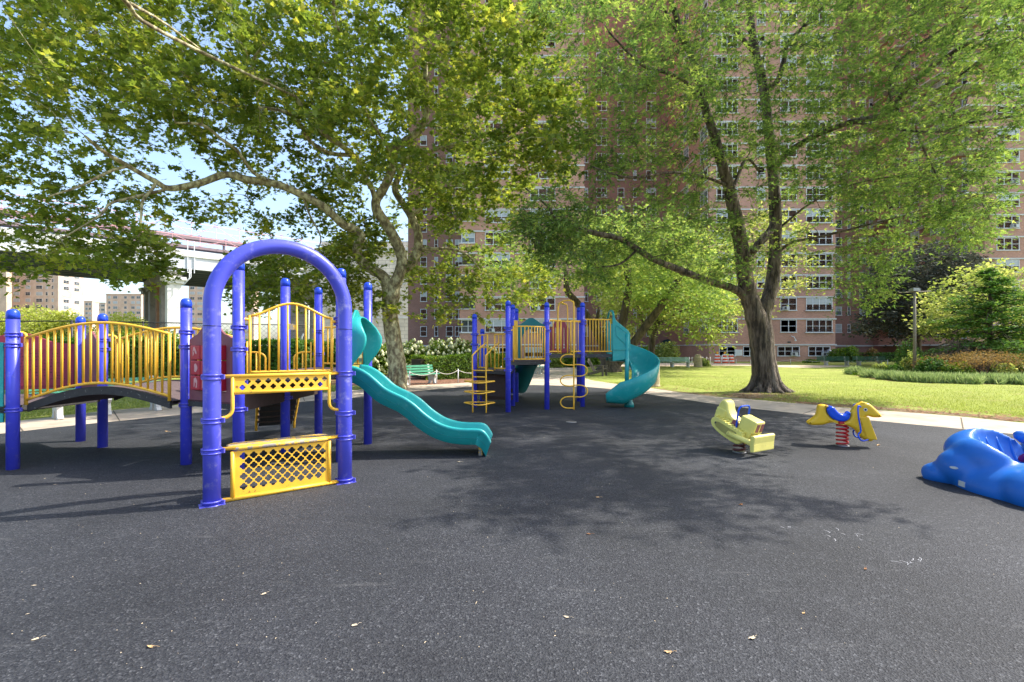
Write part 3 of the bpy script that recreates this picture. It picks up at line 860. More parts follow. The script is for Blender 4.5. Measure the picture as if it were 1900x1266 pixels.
outl = [(0, 1.22), (0, 1.80), (.06, 1.86), (.13, 1.88), (.2, 1.92), (.28, 2.0), (.36, 2.06), (.44, 2.06), (.52, 2.0), (.6, 1.92), (.67, 1.88), (.74, 1.86), (.82, 1.80), (.82, 1.22), (.74, 1.22), (.74, 1.62), (.66, 1.78), (.5, 1.86), (.32, 1.86), (.16, 1.78), (.08, 1.62), (.08, 1.22)]
plate('hood_panel', outl, [], 0.03, T_, basis((-2.235, hy0, 0), (0, 1, 0), (0, 0, 1)), hood, bevel=0.006)
# ------------------------------------------------------------- arched bridge
bx0, bx1 = -6.10, -4.30; by0, by1 = 5.98, 7.30
zc = lambda t: 0.80 + 0.04 * t + 0.20 * math.sin(PI * t)
def bridge_pt(t, y0_=None):
    return bx0 + (bx1 - bx0) * t
br_ = MB(); K = 24
secb = [(-.63, -.05), (.63, -.05), (.63, 0), (-.63, 0)]
frs = [(Vector((bridge_pt(i / K), (by0 + by1) / 2, zc(i / K))), Vector((0, 1, 0)), Vector((0, 0, 1))) for i in range(K + 1)]
br_.sweep(secb, frs, smooth=False)
bridge = br_.build('bridge_deck', M['deck'], ps)
for yy in (by0 + .01, by1 - .01):
    b = MB(); b.sweep([(-.018, -.09), (.018, -.09), (.018, .012), (-.018, .012)], [(Vector((f[0].x, yy, f[0].z)), f[1], f[2]) for f in frs], smooth=False)
    b.build('bridge_beam', M['deckside'], bridge)
for yy, nb in ((by0 - .02, 19), (by1 + .02, 19)):
    topf = lambda t: 1.64 + 0.05 * t + 0.165 * math.sin(PI * t)
    botf = lambda t: 0.86 + 0.05 * t + 0.19 * math.sin(PI * t)
    rl = barrier(ps, (bx0, yy, 0), (bx1, yy, 0), topf, botf, nb, name='bridge_railing', rr=0.018, br=0.0135, ends=True)
    b = MB(); yb = yy + (0.0 if yy < 6.5 else 0.0)
    s_ = smooth_path([(bx0, yy, 1.50), (bx0, yy, 1.66), (bx0 - .03, yy, 1.70), (bx0 - .10, yy - .03, 1.715), (-6.17, yy - .06, 1.715)], 4)
    b.tube(s_, 0.018, 8); b.build('railing_bracket', M['yellow'], rl)
# ------------------------------------------------------------- second hexagon deck, mostly out of the frame
H2 = (-7.28, 6.52)
pA = (-6.17, 5.87); pD = (-6.19, 7.18); pC = (-6.95, 7.65); pE = (-8.42, 7.15); pF_ = (-8.42, 5.95); pG_ = (-7.3, 5.25)
post(ps, *pA, 1.99, (1.68, 1.55, 0.75)); post(ps, *pD, 2.03, (1.64, 1.5)); post(ps, *pC, 2.02, ())
post(ps, *pE, 2.0, ()); post(ps, *pF_, 2.0, ()); post(ps, *pG_, 2.0, ())
deck_plate(ps, [pA, pD, pC, pE, pF_, pG_], 0.80, name='low_deck')
def panel_between(A, B, outline_fn, name, m, th=0.03, holes=None, inset=0.08):
    A = Vector((*A, 0)); B = Vector((*B, 0)); u = (B - A).normalized(); L = (B - A).length - 2 * inset
    return plate(name, outline_fn(L), holes(L) if holes else [], th, M[m], basis(A + u * inset, u, (0, 0, 1)), ps, bevel=0.006), A + u * inset, u, L
hump = lambda z0, z1, h: (lambda L: [(0, z0), (L, z0), (L, z1)] + [(L * (1 - .15 - .7 * i / 12), z1 + .02 + h * math.sin(PI * i / 12) ** 1.5) for i in range(13)] + [(0, z1)])
pan, A, u, L = panel_between(pE, pC, hump(0.87, 1.58, 0.16), 'sign_language_panel', 'maroon')
b = MB(); nn = Vector((u.y, -u.x, 0))
b.box(A + u * (L / 2) + nn * 0.018 + Vector((0, 0, 1.5)), (L * .98, .012, .02), rz=math.atan2(u.y, u.x))
b.box(A + u * (L / 2) + nn * 0.018 + Vector((0, 0, 0.93)), (L * .98, .012, .02), rz=math.atan2(u.y, u.x))
b.build('ridge', M['maroon'], pan)
random.seed(3)
b = MB()
for j in range(9):
    z = 1.43 - j * 0.05; x = 0.25
    while x < L - .12:
        wj = random.uniform(.01, .03)
        if random.random() < .8: b.box(A + u * x + nn * 0.0155 + Vector((0, 0, z + random.uniform(-.004, .004))), (wj, .002, random.choice((.006, .012, .018))), rz=math.atan2(u.y, u.x))
        x += wj + .012
eo = b.build('raised_mark', mat('dark_maroon_relief', sr(88, 26, 42), 0.6), pan); eo['kind'] = 'stuff'
panel_between(pC, pD, hump(0.87, 1.62, 0.14), 'hump_panel', 'mauve')
panel_between(pG_, pA, hump(0.6, 1.58, 0.1), 'teal_panel', 'teal')
b = MB(); b.box((-6.62, 5.66, 0.62), (0.6, 0.04, 0.5), rz=0.5); 
# ================================================================== far playset
ts = thing('playset', 'far blue and yellow playset with a spiral teal slide, snake pole and ladder', 'playset', (0.9, 12.4, 0), 'climbing playsets')
t1 = (-.09, 11.2); t2 = (.86, 11.7); t3 = (1.82, 12.26); t4 = (.02, 12.42); t5 = (.12, 13.35); t6 = (1.9, 13.5); t7 = (-.96, 12.2); t8 = (-.84, 13.45); t9 = (.955, 12.95)
post(ts, *t1, 2.64, (2.0, 1.9, 1.27, 1.0)); post(ts, *t2, 2.65, (2.14, 1.95, 1.38, 1.2)); post(ts, *t3, 2.70, (2.24, 2.16, 1.36)); post(ts, *t4, 2.66, (2.1, 1.2))
post(ts, *t5, 2.64, (1.2,)); post(ts, *t6, 2.68, (1.36,)); post(ts, *t7, 2.40, (1.88, 1.62)); post(ts, *t8, 2.07, (1.6,)); post(ts, *t9, 2.62, (1.3,))
deck_plate(ts, [t1, t2, t9, t5, t4], 1.21, name='middle_deck')
deck_plate(ts, [t2, t3, (2.62, 12.42), (2.62, 13.3), t6, t9], 1.37, name='high_deck')
deck_plate(ts, [t7, t1, t5, t8], 0.98, name='low_deck')
b = MB(); A = Vector((*t7, 0)); B = Vector((*t1, 0)); c = (A + B) / 2
b.box((-.5, 11.98, 0.62), (0.95, 0.04, 0.62), rz=-.55)
b.box((-.38, 12.3, 0.25), (0.8, 0.3, 0.10), rz=0.0); b.box((-.38, 12.5, 0.42), (0.8, 0.3, 0.10))
b.build('step_riser', M['riser'], ts)
b = MB(); b.box((-.28, 12.14, 0.345), (0.62, 0.03, 0.03)); b.build('step_edge', M['steel'], ts)
# bowed barrier in front
barrier(ts, (.03, 11.24), (.80, 11.62), lambda t: 2.04, lambda t: 1.26, 9, bow=0.12)
b = MB()
b.tube([(-.09, 11.2, 1.95), (.03, 11.24, 1.95)], .016, 8); b.build('barrier_bracket', M['yellow'], ts); b = MB(); b.tube([(.86, 11.7, 1.98), (.80, 11.62, 1.98)], .016, 8); b.build('barrier_bracket', M['yellow'], ts)
# barriers beside the snake pole and the right run
d23 = Vector((t3[0] - t2[0], t3[1] - t2[1], 0)).normalized()
for a_, b_ in ((.06, .38), (.66, .98)):
    A = Vector((*t2, 0)).lerp(Vector((*t3, 0)), a_); B = Vector((*t2, 0)).lerp(Vector((*t3, 0)), b_)
    barrier(ts, A, B, lambda t: 2.22, lambda t: 1.44, 2)
b = MB(); b.tube([(*t2, 2.20), (*t3, 2.20)], .016, 8); b.build('top_rail', M['yellow'], ts)
barrier(ts, (1.86, 12.28), (2.66, 12.45), lambda t: 2.27, lambda t: 1.44, 9)
# maroon slotted panel, teal arch panel, yellow edge panel at the back
Am = Vector((1.05, 13.02, 0)); um = Vector((1, .48, 0)).normalized(); Lm = 1.0
slots = []
for i in range(3):
    x = .17 + .135 * i
    slots.append([(x - .026, 1.52), (x + .026, 1.52), (x + .026, 2.06), (x + .018, 2.10), (x - .018, 2.10), (x - .026, 2.06)])
plate('slotted_panel', [(0.0, 1.40), (.61, 1.40), (.61, 2.08), (.54, 2.12), (.46, 2.26), (.30, 2.31), (.15, 2.26), (.07, 2.12), (0.0, 2.08)], slots, .03, M['maroon'], basis(Am, um, (0, 0, 1)), ts, bevel=0.006)
plate('arch_panel', [(0, 1.24), (0, 2.18), (.12, 2.2), (.24, 2.28), (.36, 2.36), (.48, 2.36), (.6, 2.28), (.72, 2.2), (.86, 2.18), (.86, 1.24), (.74, 1.24), (.74, 1.7), (.68, 1.9), (.55, 2.05), (.31, 2.05), (.18, 1.9), (.12, 1.7), (.12, 1.24)], [], .03, M['teal2'], basis((.14, 13.3, 0), (1, -.42, 0), (0, 0, 1)), ts, bevel=0.006)
b = MB(); b.box((.10, 12.2, 1.75), (.1, .03, .98)); b.build('edge_panel', M['yellow'], ts, bevel=0.005)
# dark slide going down behind the middle deck
b = MB(); A = Vector((.42, 13.0, 1.18)); B = Vector((-.02, 15.0, .25)); t = (B - A).normalized(); lt = Vector((.97, .22, 0)); up = t.cross(lt); up = -up if up.z < 0 else up
pp = smooth_path([Vector((.42, 12.9, 1.2)), Vector((.36, 13.3, 1.05)), Vector((.26, 13.9, .68)), Vector((.14, 14.5, .36)), Vector((.04, 15.0, .25))], 4)
b.sweep([(-.28, -.16), (-.3, 0), (-.25, .02), (-.2, -.1), (.2, -.1), (.25, .02), (.3, 0), (.28, -.16)], [(p, lt, up) for p in pp])
b.build('straight_slide', M['teal2'], ts)
# left low railings
barrier(ts, (-.9, 12.24), (-.62, 12.0), lambda t: 1.86, lambda t: 1.03, 2)
barrier(ts, (-.43, 11.8), (-.12, 11.3), lambda t: 1.86, lambda t: 1.03, 2)
b = MB(); b.tube(smooth_path([(-.9, 13.2, 1.0), (-.9, 13.2, 1.45), (-.8, 13.2, 1.55), (-.62, 13.2, 1.5), (-.58, 13.2, 1.0)], 4), .015, 8)
b.tube([(-.7, 13.2, 1.0), (-.7, 13.2, 1.55)], .012, 8); b.build('hand_hoop', M['yellow'], ts)
b = MB(); b.box((-.80, 13.1, 1.28), (.2, .03, .5)); b.build('blue_panel', M['cap'], ts)
# loop ladder at the left front
lad = MB(); xa, xb, ly = -.92, -.60, 11.12
for x, yy in ((xa, ly), (xb, ly - .08)):
    lad.tube(smooth_path([(x, yy, -.01), (x, yy, .6), (x - .01, yy, 1.28), (x + .0, yy + .02, 1.36), (x + .12, yy + .25, 1.50), (x + .28, yy + .62, 1.66)], 4), .017, 8)
for z in (1.0, .85):
    lad.tube([(xa, ly, z), (xb, ly - .08, z)], .014, 8)
ladder = lad.build('ladder', M['yellow'], ts)
for z in (0.24, 0.5, 0.74):
    b = MB(); pts_ = []
    for k in range(24):
        a = 2 * PI * k / 24; r = .30 * (1 + .12 * math.cos(4 * a))
        pts_.append(((xa + xb) / 2 + r * 1.05 * math.cos(a), ly - .04 + .31 * math.sin(a) * (1 - .2 * abs(math.cos(a))), z + .012 * math.cos(2 * a)))
    b.tube(pts_, .015, 7, closed=True); b.build('loop_rung', M['yellow'], ladder)
b = MB(); b.tube(smooth_path([(xb, ly - .08, 1.0), (xb + .1, ly + .05, 1.0), (xb + .15, ly + .2, .98)], 4), .014, 7); b.build('loop_rung', M['yellow'], ladder)
# snake pole
sx, sy = 1.51, 11.60
b = MB()
b.tube(smooth_path([(sx, sy, -.01), (sx, sy, 1.3), (sx, sy, 2.52), (sx - .03, sy + .04, 2.66), (sx - .12, sy + .10, 2.70), (sx - .30, sy + .22, 2.66), (sx - .36, sy + .26, 2.5), (sx - .36, sy + .26, 2.1), (sx - .36, sy + .26, 1.4)], 6), .019, 8)
b.tube(smooth_path([(sx - .30, sy + .2, 2.66), (sx - .18, sy + .42, 2.64), (sx - .10, sy + .46, 2.5), (sx - .10, sy + .46, 1.4)], 5), .016, 8)
pole = b.build('snake_pole', M['yellow'], ts)
loops = [(.06, .34, -1), (.33, .62, 1), (.60, .86, -1), (.84, 1.12, 1), (1.11, 1.37, -1)]
for z0, z1, s_ in loops:
    r_ = (z1 - z0) / 2; b = MB(); pts_ = [(sx, sy, z0)]
    for k in range(13):
        a = -PI / 2 + PI * k / 12
        pts_.append((sx + s_ * (.14 + .19 * math.cos(a)), sy - .03, (z0 + z1) / 2 + r_ * math.sin(a)))
    pts_.append((sx, sy, z1)); b.tube(pts_, .015, 8); b.build('snake_loop', M['yellow'], pole)
# spiral slide
C = Vector((3.02, 12.42, 0)); rm = .42
def helix(t):     # t 0..1 centreline of the bed
    a0 = math.radians(90); a1 = math.radians(-90)
    if t < .12:
        s = t / .12; return Vector((C.x - .38 + .38 * s, C.y + rm, 1.37 - .02 * s)), Vector((1, 0, 0))
    if t < .80:
        s = (t - .12) / .68; a = a0 + (a1 - a0) * s * 1.12
        return C + Vector((rm * math.cos(a), rm * math.sin(a), 1.35 - 1.03 * s ** 1.05)), Vector((math.sin(a), -math.cos(a), 0))
    s = (t - .80) / .20; a = a0 + (a1 - a0) * 1.12
    p = C + Vector((rm * math.cos(a), rm * math.sin(a), .32)); dd = Vector((math.sin(a), -math.cos(a), 0))
    return p + dd * .42 * s - Vector((0, 0, .10 * s)), dd
sp_sec = [(-.31, .04), (-.29, -.10), (-.22, -.17), (0, -.20), (.22, -.17), (.31, -.08), (.37, .14), (.395, .36), (.375, .38), (.35, .36), (.325, .15), (.25, -.02), (.16, -.10), (0, -.13), (-.18, -.10), (-.25, -.03), (-.27, .05)]
frames = []
for i in range(49):
    p, tdir = helix(i / 48)
    lat_ = Vector((-tdir.y, tdir.x, 0)) # left of travel; spiral turns right so outer side is left
    sc_ = 1.0
    frames.append((p, lat_, Vector((0, 0, 1))))
frames = [(o_, u_, v_ * (1.0 if k < 40 else 1 - .55 * (k - 40) / 8)) for k, (o_, u_, v_) in enumerate(frames)]
b = MB(); b.sweep(sp_sec, frames); n = len(sp_sec)
b.add(b.v[:n], [tuple(range(n))[::-1]]); b.add(b.v[48 * n:49 * n], [tuple(range(n))])
spiral = b.build('spiral_slide', M['teal'], ts)
b = MB(); b.tube([f[0] + f[1] * .315 + f[2] * (-.06) for f in frames[4:]], .006, 5); b.build('mould_seam', M['teal2'], spiral)
b = MB(); b.cyl((C.x - .02, C.y - .02, .0), (C.x - .02, C.y - .02, 1.9), .055, 18); b.build('centre_column', M['teal'], spiral)
b = MB(); b.lathe([(.13, .02), (.12, .1), (.07, .25), (.07, .36)], (C.x - .02, C.y - .25, 0), 14); b.build('slide_foot', M['teal2'], spiral)
b = MB(); b.lathe([(.05, -.01), (.05, .05)], (C.x - .02, C.y - .25, 0), 10); b.build('foot_bolt', M['black'], spiral)
# entrance shields
out = [(0, 1.18), (0, 2.34), (.04, 2.38), (.10, 2.24), (.42, 1.98), (.46, 1.9), (.47, 1.52), (.44, 1.46), (.40, 1.30), (.30, 1.22)]
for yy in (12.40, 13.22):
    plate('entrance_shield', out, [], .05, M['teal'], basis((2.62, yy, 0), (1, 0, 0), (0, 0, 1)), spiral, bevel=.015)
b = MB(); b.box((2.87, 12.365, 1.50), (.46, .03, .04)); b.tube([(2.70, 12.37, 2.1), (2.72, 12.37, 1.85), (3.0, 12.37, 1.58)], .009, 6); b.tube([(2.72, 12.37, 2.12), (3.02, 12.37, 1.9), (3.03, 12.37, 1.62)], .009, 6); b.build('shield_rib', M['teal'], spiral)
b = MB(); b.tube(smooth_path([(2.66, 12.42, 2.36), (2.66, 12.6, 2.5), (2.66, 12.95, 2.52), (2.66, 13.2, 2.36)], 5), .03, 8); b.build('entrance_hood', M['teal'], spiral)
# ================================================================== spring riders
def spring(par, x, y, z0, z1, r, turns, wr, m):
    b = MB(); pts = []
    N = int(turns * 14)
    for k in range(N + 1):
        a = 2 * PI * turns * k / N
        pts.append((x + r * math.cos(a), y + r * math.sin(a), z0 + (z1 - z0) * k / N))
    b.tube(pts, wr, 7); o = b.build('spring', m, par)
    b = MB(); b.lathe([(r * 1.25, z0 - .02), (r * 1.25, z0), (r * .9, z0 + .012)], (x, y, 0), 16); b.build('spring_base', M['steel'], par)
    b = MB(); b.box((x, y, z1 + .02), (r * 2.6, r * 2.2, .035)); b.build('spring_bracket', m, par)
    return o

# --- horse rider
hb = G(1563, 829); hb.z = 0
hr = thing('spring_rider', 'yellow horse spring rider with blue saddle on a bright red spring', 'spring rider', hb, 'spring riders in the play area')
spring(hr, hb.x, hb.y, .02, .36, .075, 6, .014, M['spring'])
raw = [(205, 600), (225, 640), (300, 655), (450, 640), (570, 590), (700, 590), (820, 630), (940, 700), (990, 800), (1110, 900), (1200, 885), (1180, 780), (1110, 640), (1060, 540), (1090, 450), (1130, 425), (1200, 445), (1290, 440), (1325, 410), (1290, 350), (1200, 240), (1130, 180), (1040, 180), (950, 230), (880, 370), (850, 480), (780, 545), (700, 545), (600, 500), (520, 400), (510, 310), (540, 265), (450, 240), (380, 270), (360, 380), (340, 460), (270, 540)]
k_ = 1 / 10.55 / (F / 7.34) * 1.08
hoff = (760, 1050)
hp = [((x - hoff[0]) * k_, (hoff[1] - y) * k_ / 1.08) for x, y in raw]
hp = [(p.x, p.y) for p in smooth_path([Vector((x, y, 0)) for x, y in hp], 3, True)]
fa = math.radians(-24); fx = Vector((math.cos(fa), math.sin(fa), 0)); sx_ = Vector((fx.y, -fx.x, 0))   # sx_: towards the camera
def hl(x, y, side): return hb + fx * ((x - hoff[0]) * k_) + Vector((0, 0, (hoff[1] - y) * k_ / 1.08)) + sx_ * side
body = plate('body', hp, [], .17, M['yplastic'], basis(hb, fx, (0, 0, 1)), hr, bevel=.045, res=3)
# broad front leg shield
b = MB(); b.sweep([(-.10, -.095), (.10, -.095), (.10, .03), (-.10, .03)], [(hl(1095, 440, 0), sx_, fx), (hl(1150, 640, 0), sx_, fx), (hl(1215, 860, 0), sx_, fx)], smooth=False)
n = 4; b.add(b.v[:4], [(3, 2, 1, 0)]); b.add(b.v[8:12], [(0, 1, 2, 3)])
b.build('leg_shield', M['yplastic'], hr, bevel=.015)
# saddle
raws = [(505, 320), (560, 265), (620, 285), (665, 350), (720, 400), (790, 415), (830, 370), (862, 370), (850, 470), (800, 530), (720, 552), (620, 520), (540, 440)]
sp_ = [((x - hoff[0]) * k_, (hoff[1] - y) * k_ / 1.08) for x, y in raws]
sp_ = [(p.x, p.y) for p in smooth_path([Vector((x, y, 0)) for x, y in sp_], 3, True)]
plate('saddle', sp_, [], .225, M['bluem'], basis(hb, fx, (0, 0, 1)), hr, bevel=.03, res=3)
for s_ in (1, -1):
    b = MB(); sd0 = .10 * s_
    b.tube(smooth_path([hl(1010, 250, sd0 * .9), hl(965, 240, sd0 * 1.25), hl(965, 420, sd0 * 1.35), hl(1000, 690, sd0 * 1.35), hl(960, 760, sd0 * 1.5), hl(975, 840, sd0 * 1.6), hl(1020, 880, sd0 * 1.6), hl(1110, 860, sd0 * 1.1)], 4), .011, 8)
    b.build('handle_bar', M['bluem'], hr)
    b = MB(); c = hl(1080, 300, .088 * s_); b.sweep([(math.cos(t) * .024, math.sin(t) * .024) for t in np.linspace(0, 2 * PI, 14, endpoint=False)], [(c, fx, Vector((0, 0, 1))), (c + sx_ * s_ * .003, fx, Vector((0, 0, 1)))])
    n = 14; b.add(b.v[14:28], [tuple(range(14))]); e_ = b.build('eye', M['white'], hr)
    b = MB(); b.sweep([(math.cos(t) * .014, math.sin(t) * .015) for t in np.linspace(0, 2 * PI, 12, endpoint=False)], [(c + sx_ * s_ * .003, fx, Vector((0, 0, 1))), (c + sx_ * s_ * .006, fx, Vector((0, 0, 1)))])
    b.add(b.v[12:24], [tuple(range(12))]); b.build('pupil', mat('dark_brown_eye', sr(60, 20, 14), .3) if s_ > 0 else bpy.data.materials['dark_brown_eye'], e_)
    b = MB(); b.tube([hl(1130, 205, .05 * s_), hl(1060, 185, .06 * s_), hl(1010, 190, .05 * s_)], [.008, .022, .006], 8); b.build('ear', M['yplastic'], hr)

# --- bulldozer rider
db = G(1372, 841); db.z = 0
dz = thing('spring_rider', 'pale yellow bulldozer spring rider tipping forward on a dull rusty spring', 'spring rider', db, 'spring riders in the play area')
spring(dz, db.x, db.y, .02, .20, .075, 3, .015, M['spring2'])
ya = math.atan2(-.87, .50)    # front direction in plan
f_ = Vector((math.cos(ya), math.sin(ya), 0)); l_ = Vector((-f_.y, f_.x, 0))
tilt = math.radians(-20)
f3 = (f_ * math.cos(tilt) + Vector((0, 0, 1)) * math.sin(tilt)); u3 = f3.cross(l_) * 1.0
if u3.z < 0: u3 = -u3
o3 = Vector((db.x, db.y, .30)) - f3 * .02
RT = Matrix((f3, l_, u3)).transposed()
def dbx(name, c, d, m, par=dz, bev=.015, extra=None):
    b = MB(); b.box(o3 + RT @ Vector(c), d, rot=RT)
    return b.build(name, M[m], par, bevel=bev)
bodyd = dbx('body', (-.05, 0, .06), (.58, .20, .14), 'ypale', bev=.02)
dbx('hood', (.15, 0, .195), (.25, .20, .19), 'ypale', bev=.025)
dbx('rear_box', (-.29, 0, .15), (.16, .22, .17), 'ypale', bev=.02)
# tracks
for s_ in (1, -1):
    tp = [(-.35, .02), (-.33, .08), (-.26, .105), (.12, .085), (.18, .04), (.19, -.05), (.12, -.11), (-.14, -.10), (-.30, -.05)]
    tr = plate('track', [(p.x, p.y) for p in smooth_path([Vector((x, y, 0)) for x, y in tp], 3, True)], [], .075, M['ypale'], basis(o3 + RT @ Vector((0, -.145 * s_, 0)), f3, u3), dz, bevel=.012)
    tp2 = [(x * .74 - .02, (y - .01) * .55 + .01) for x, y in tp]
    plate('track_panel', tp2, [], .012, mat('shaded_recess_yellow', sr(168, 156, 84), .5) if s_ > 0 else bpy.data.materials['shaded_recess_yellow'], basis(o3 + RT @ Vector((0, -.184 * s_, 0)), f3, u3), tr, bevel=.002)  # recess drawn as a darker yellow plate, its shade in the colour
    for k in range(10):
        b = MB(); b.box(o3 + RT @ Vector((-.29 + .05 * k, -.145 * s_, .122 - .004 * k)), (.018, .085, .014), rot=RT); b.build('tread', M['ypale'], tr)
    for xx in (-.26, .08):
        b = MB(); b.cyl(o3 + RT @ Vector((xx, -.188 * s_, .03)), o3 + RT @ Vector((xx, -.192 * s_, .03)), .014, 12); b.build('bolt', M['grille'], tr)
# seat
stp = [(-.36, .12), (-.37, .24), (-.35, .33), (-.31, .365), (-.25, .345), (-.20, .26), (-.12, .19), (.0, .165), (.03, .13)]
plate('seat', [(p.x, p.y) for p in smooth_path([Vector((x, y, 0)) for x, y in stp], 3, True)], [], .19, M['ypale'], basis(o3, f3, u3), dz, bevel=.03, res=3)
for s_ in (1, -1):
    plate('side_grille', [(-.075, .10), (-.02, .085), (.03, .10), (.035, .15), (-.015, .185), (-.07, .165)], [], .006, M['mauve'], basis(o3 + RT @ Vector((0, -.104 * s_, .0)), f3, u3), dz)
    b = MB(); b.box(o3 + RT @ Vector((.277, .046 * s_, .20)), (.006, .062, .12), rot=RT); b.build('front_grille', M['mauve'], dz)
b = MB(); b.tube([o3 + RT @ Vector((.14, -.03, .275)), o3 + RT @ Vector((.14, .03, .275))], .013, 8); b.build('cap_knob', M['ypale'], dz)
hd = [(.03, -.125, .06), (-.02, -.125, .30), (-.03, -.11, .37), (-.03, -.07, .395), (-.03, .07, .395), (-.03, .11, .37), (-.02, .125, .30), (.03, .125, .06)]
b = MB(); b.tube(smooth_path([o3 + RT @ Vector(p) for p in hd], 3), .013, 8); b.build('handle_bar', M['bluem'], dz)
# blade: upright, across the front
bc = o3 + f3 * .36 + u3 * .055; bc.z = .215
Ub = l_; fr = []
R2 = Matrix((f_, l_, Vector((0, 0, 1)))).transposed()
prof_b = [(-.02, -.12), (.03, -.115), (.035, 0), (.05, .09), (.03, .11), (-.01, .105), (-.03, .0)]
b = MB(); b.sweep([(x, z) for x, z in prof_b], [(bc + l_ * t * .235, f_, Vector((0, 0, 1))) for t in (-1, 1)], smooth=False)
n = len(prof_b); b.add(b.v[:n], [tuple(range(n))]); b.add(b.v[n:2 * n], [tuple(range(n))[::-1]])
b.build('blade', M['ypale'], dz, bevel=.012)
for s_ in (1, -1):
    b = MB(); b.tube([o3 + RT @ Vector((-.02, -.20 * s_, -.02)), bc - f_ * .02 + l_ * .2 * -s_], .042, 8); b.build('blade_arm', M['ypale'], dz)

# ================================================================== blue elephant crawl-through
def blob_mesh(name, ells, cuts, voxel, smooth_it, m):
    bm = bmesh.new()
    for (c, r, rz) in ells:
        M4 = Matrix.Translation(c) @ Matrix.Rotation(rz, 4, 'Z') @ Matrix.Diagonal((*r, 1))
        bmesh.ops.create_icosphere(bm, subdivisions=4, radius=1, matrix=M4)
    me = bpy.data.meshes.new(name); bm.to_mesh(me); bm.free()
    o = bpy.data.objects.new('tmpb', me); COL.objects.link(o)
    tmp = [o]
    r = o.modifiers.new('r', 'REMESH'); r.mode = 'VOXEL'; r.voxel_size = voxel
    s0 = o.modifiers.new('s0', 'SMOOTH'); s0.iterations = smooth_it; s0.factor = .6
    for i, (c, rr, rz) in enumerate(cuts):
        bm = bmesh.new(); bmesh.ops.create_icosphere(bm, subdivisions=4, radius=1, matrix=Matrix.Translation(c) @ Matrix.Rotation(rz, 4, 'Z') @ Matrix.Diagonal((*rr, 1)))
        mc = bpy.data.meshes.new('cut'); bm.to_mesh(mc); bm.free()
        oc = bpy.data.objects.new('tmpc', mc); COL.objects.link(oc); tmp.append(oc)
        bo = o.modifiers.new('b', 'BOOLEAN'); bo.operation = 'DIFFERENCE'; bo.object = oc; bo.solver = 'EXACT'
    r2 = o.modifiers.new('r2', 'REMESH'); r2.mode = 'VOXEL'; r2.voxel_size = voxel
    s1 = o.modifiers.new('s1', 'SMOOTH'); s1.iterations = 7; s1.factor = .6
    dg = bpy.context.evaluated_depsgraph_get(); dg.update()
    out = bpy.data.meshes.new_from_object(o.evaluated_get(dg)); out.name = name
    for t in tmp: bpy.data.objects.remove(t)
    out.materials.clear(); out.materials.append(m)
    out.polygons.foreach_set('use_smooth', [True] * len(out.polygons))
    return out
ec = Vector((5.6, 4.9, 0))
ee = thing('elephant_toy', 'blue moulded elephant tub with a scooped seat at the edge of the play surface', 'play tub', ec)
wl_ = [((5.55, 4.88, .06), (.80, .76, .35), 0), ((5.34, 5.36, .36), (.42, .25, .25), 0), ((5.05, 5.12, .30), (.22, .32, .24), 0), ((5.6, 4.5, .2), (.5, .25, .24), 0),
       ((4.96, 5.2, .20), (.23, .26, .21), 0), ((4.86, 5.36, .09), (.15, .20, .13), .4), ((4.795, 5.42, .06), (.09, .10, .10), 0),
       ((4.97, 4.98, .20), (.11, .16, .19), 0), ((4.92, 4.80, .08), (.13, .12, .15), 0), ((5.10, 4.52, .11), (.34, .33, .25), 0), ((6.2, 5.4, .3), (.3, .3, .28), 0), ((6.1, 4.7, .2), (.4, .5, .3), 0)]
ells = [((a_[0] - ec.x, a_[1] - ec.y, a_[2]), r_, q_) for a_, r_, q_ in wl_]
cuts = [((5.52 - ec.x, 5.0 - ec.y, .60), (.53, .42, .47), 0), ((0, 0, -.6), (2.2, 2.2, .6), 0)]
me = blob_mesh('body', ells, cuts, .02, 5, M['eleph'])
link('body', me, ee)
from mathutils.bvhtree import BVHTree
_bm = bmesh.new(); _bm.from_mesh(me); _bv = BVHTree.FromBMesh(_bm)
def surf(px, py):
    o_ = Vector((0, 0, CAM_H)) - ec; d_ = W(px, py, 5) - Vector((0, 0, CAM_H))
    h = _bv.ray_cast(o_, d_.normalized()); return (h[0], h[1]) if h[0] else (Vector((-.7, 0, .2)), Vector((-1, 0, 0)))
def decal(name, px, py, w_, h_, th, m_, shape='box', roll=0.0):
    p, n_ = surf(px, py); R_3 = n_.to_track_quat('Z', 'Y').to_matrix() @ Matrix.Rotation(roll, 3, 'Z')
    b = MB()
    if shape == 'box': b.box(p + n_ * th * .3, (w_, h_, th), rot=R_3)
    else:
        ring = [p + R_3 @ Vector((math.cos(t) * w_ / 2, math.sin(t) * h_ / 2, th)) for t in np.linspace(0, 2 * PI, 14, endpoint=False)]
        base_ = [p + R_3 @ Vector((math.cos(t) * w_ / 2, math.sin(t) * h_ / 2, -.01)) for t in np.linspace(0, 2 * PI, 14, endpoint=False)]
        b.add(ring + base_, [tuple(range(14))] + [(i, (i + 1) % 14, 14 + (i + 1) % 14, 14 + i) for i in range(14)])
    me_ = b.mesh(name, M[m_]); return link(name, me_, ee)
decal('label_plate', 1785, 898, .085, .055, .008, 'benchc', roll=.0)
decal('eye', 1770, 868, .075, .028, .006, 'benchc', 'disc')
b = MB()
for k in range(9):
    a = math.radians(60 + k * 15)
    c_ = Vector((5.52, 5.0, .60)) - ec
    pts_ = [c_ + Vector((.53 * math.cos(a) * math.cos(e), .42 * math.sin(a) * math.cos(e), .47 * math.sin(e))) for e in np.linspace(math.radians(-58), math.radians(-12), 7)]
    b.tube(pts_, [.006, .014, .017, .018, .016, .012, .004], 8)
rb = b.mesh('inner_ribs', M['eleph']); rb = link('inner_ribs', rb, ee); rb['kind'] = 'stuff'
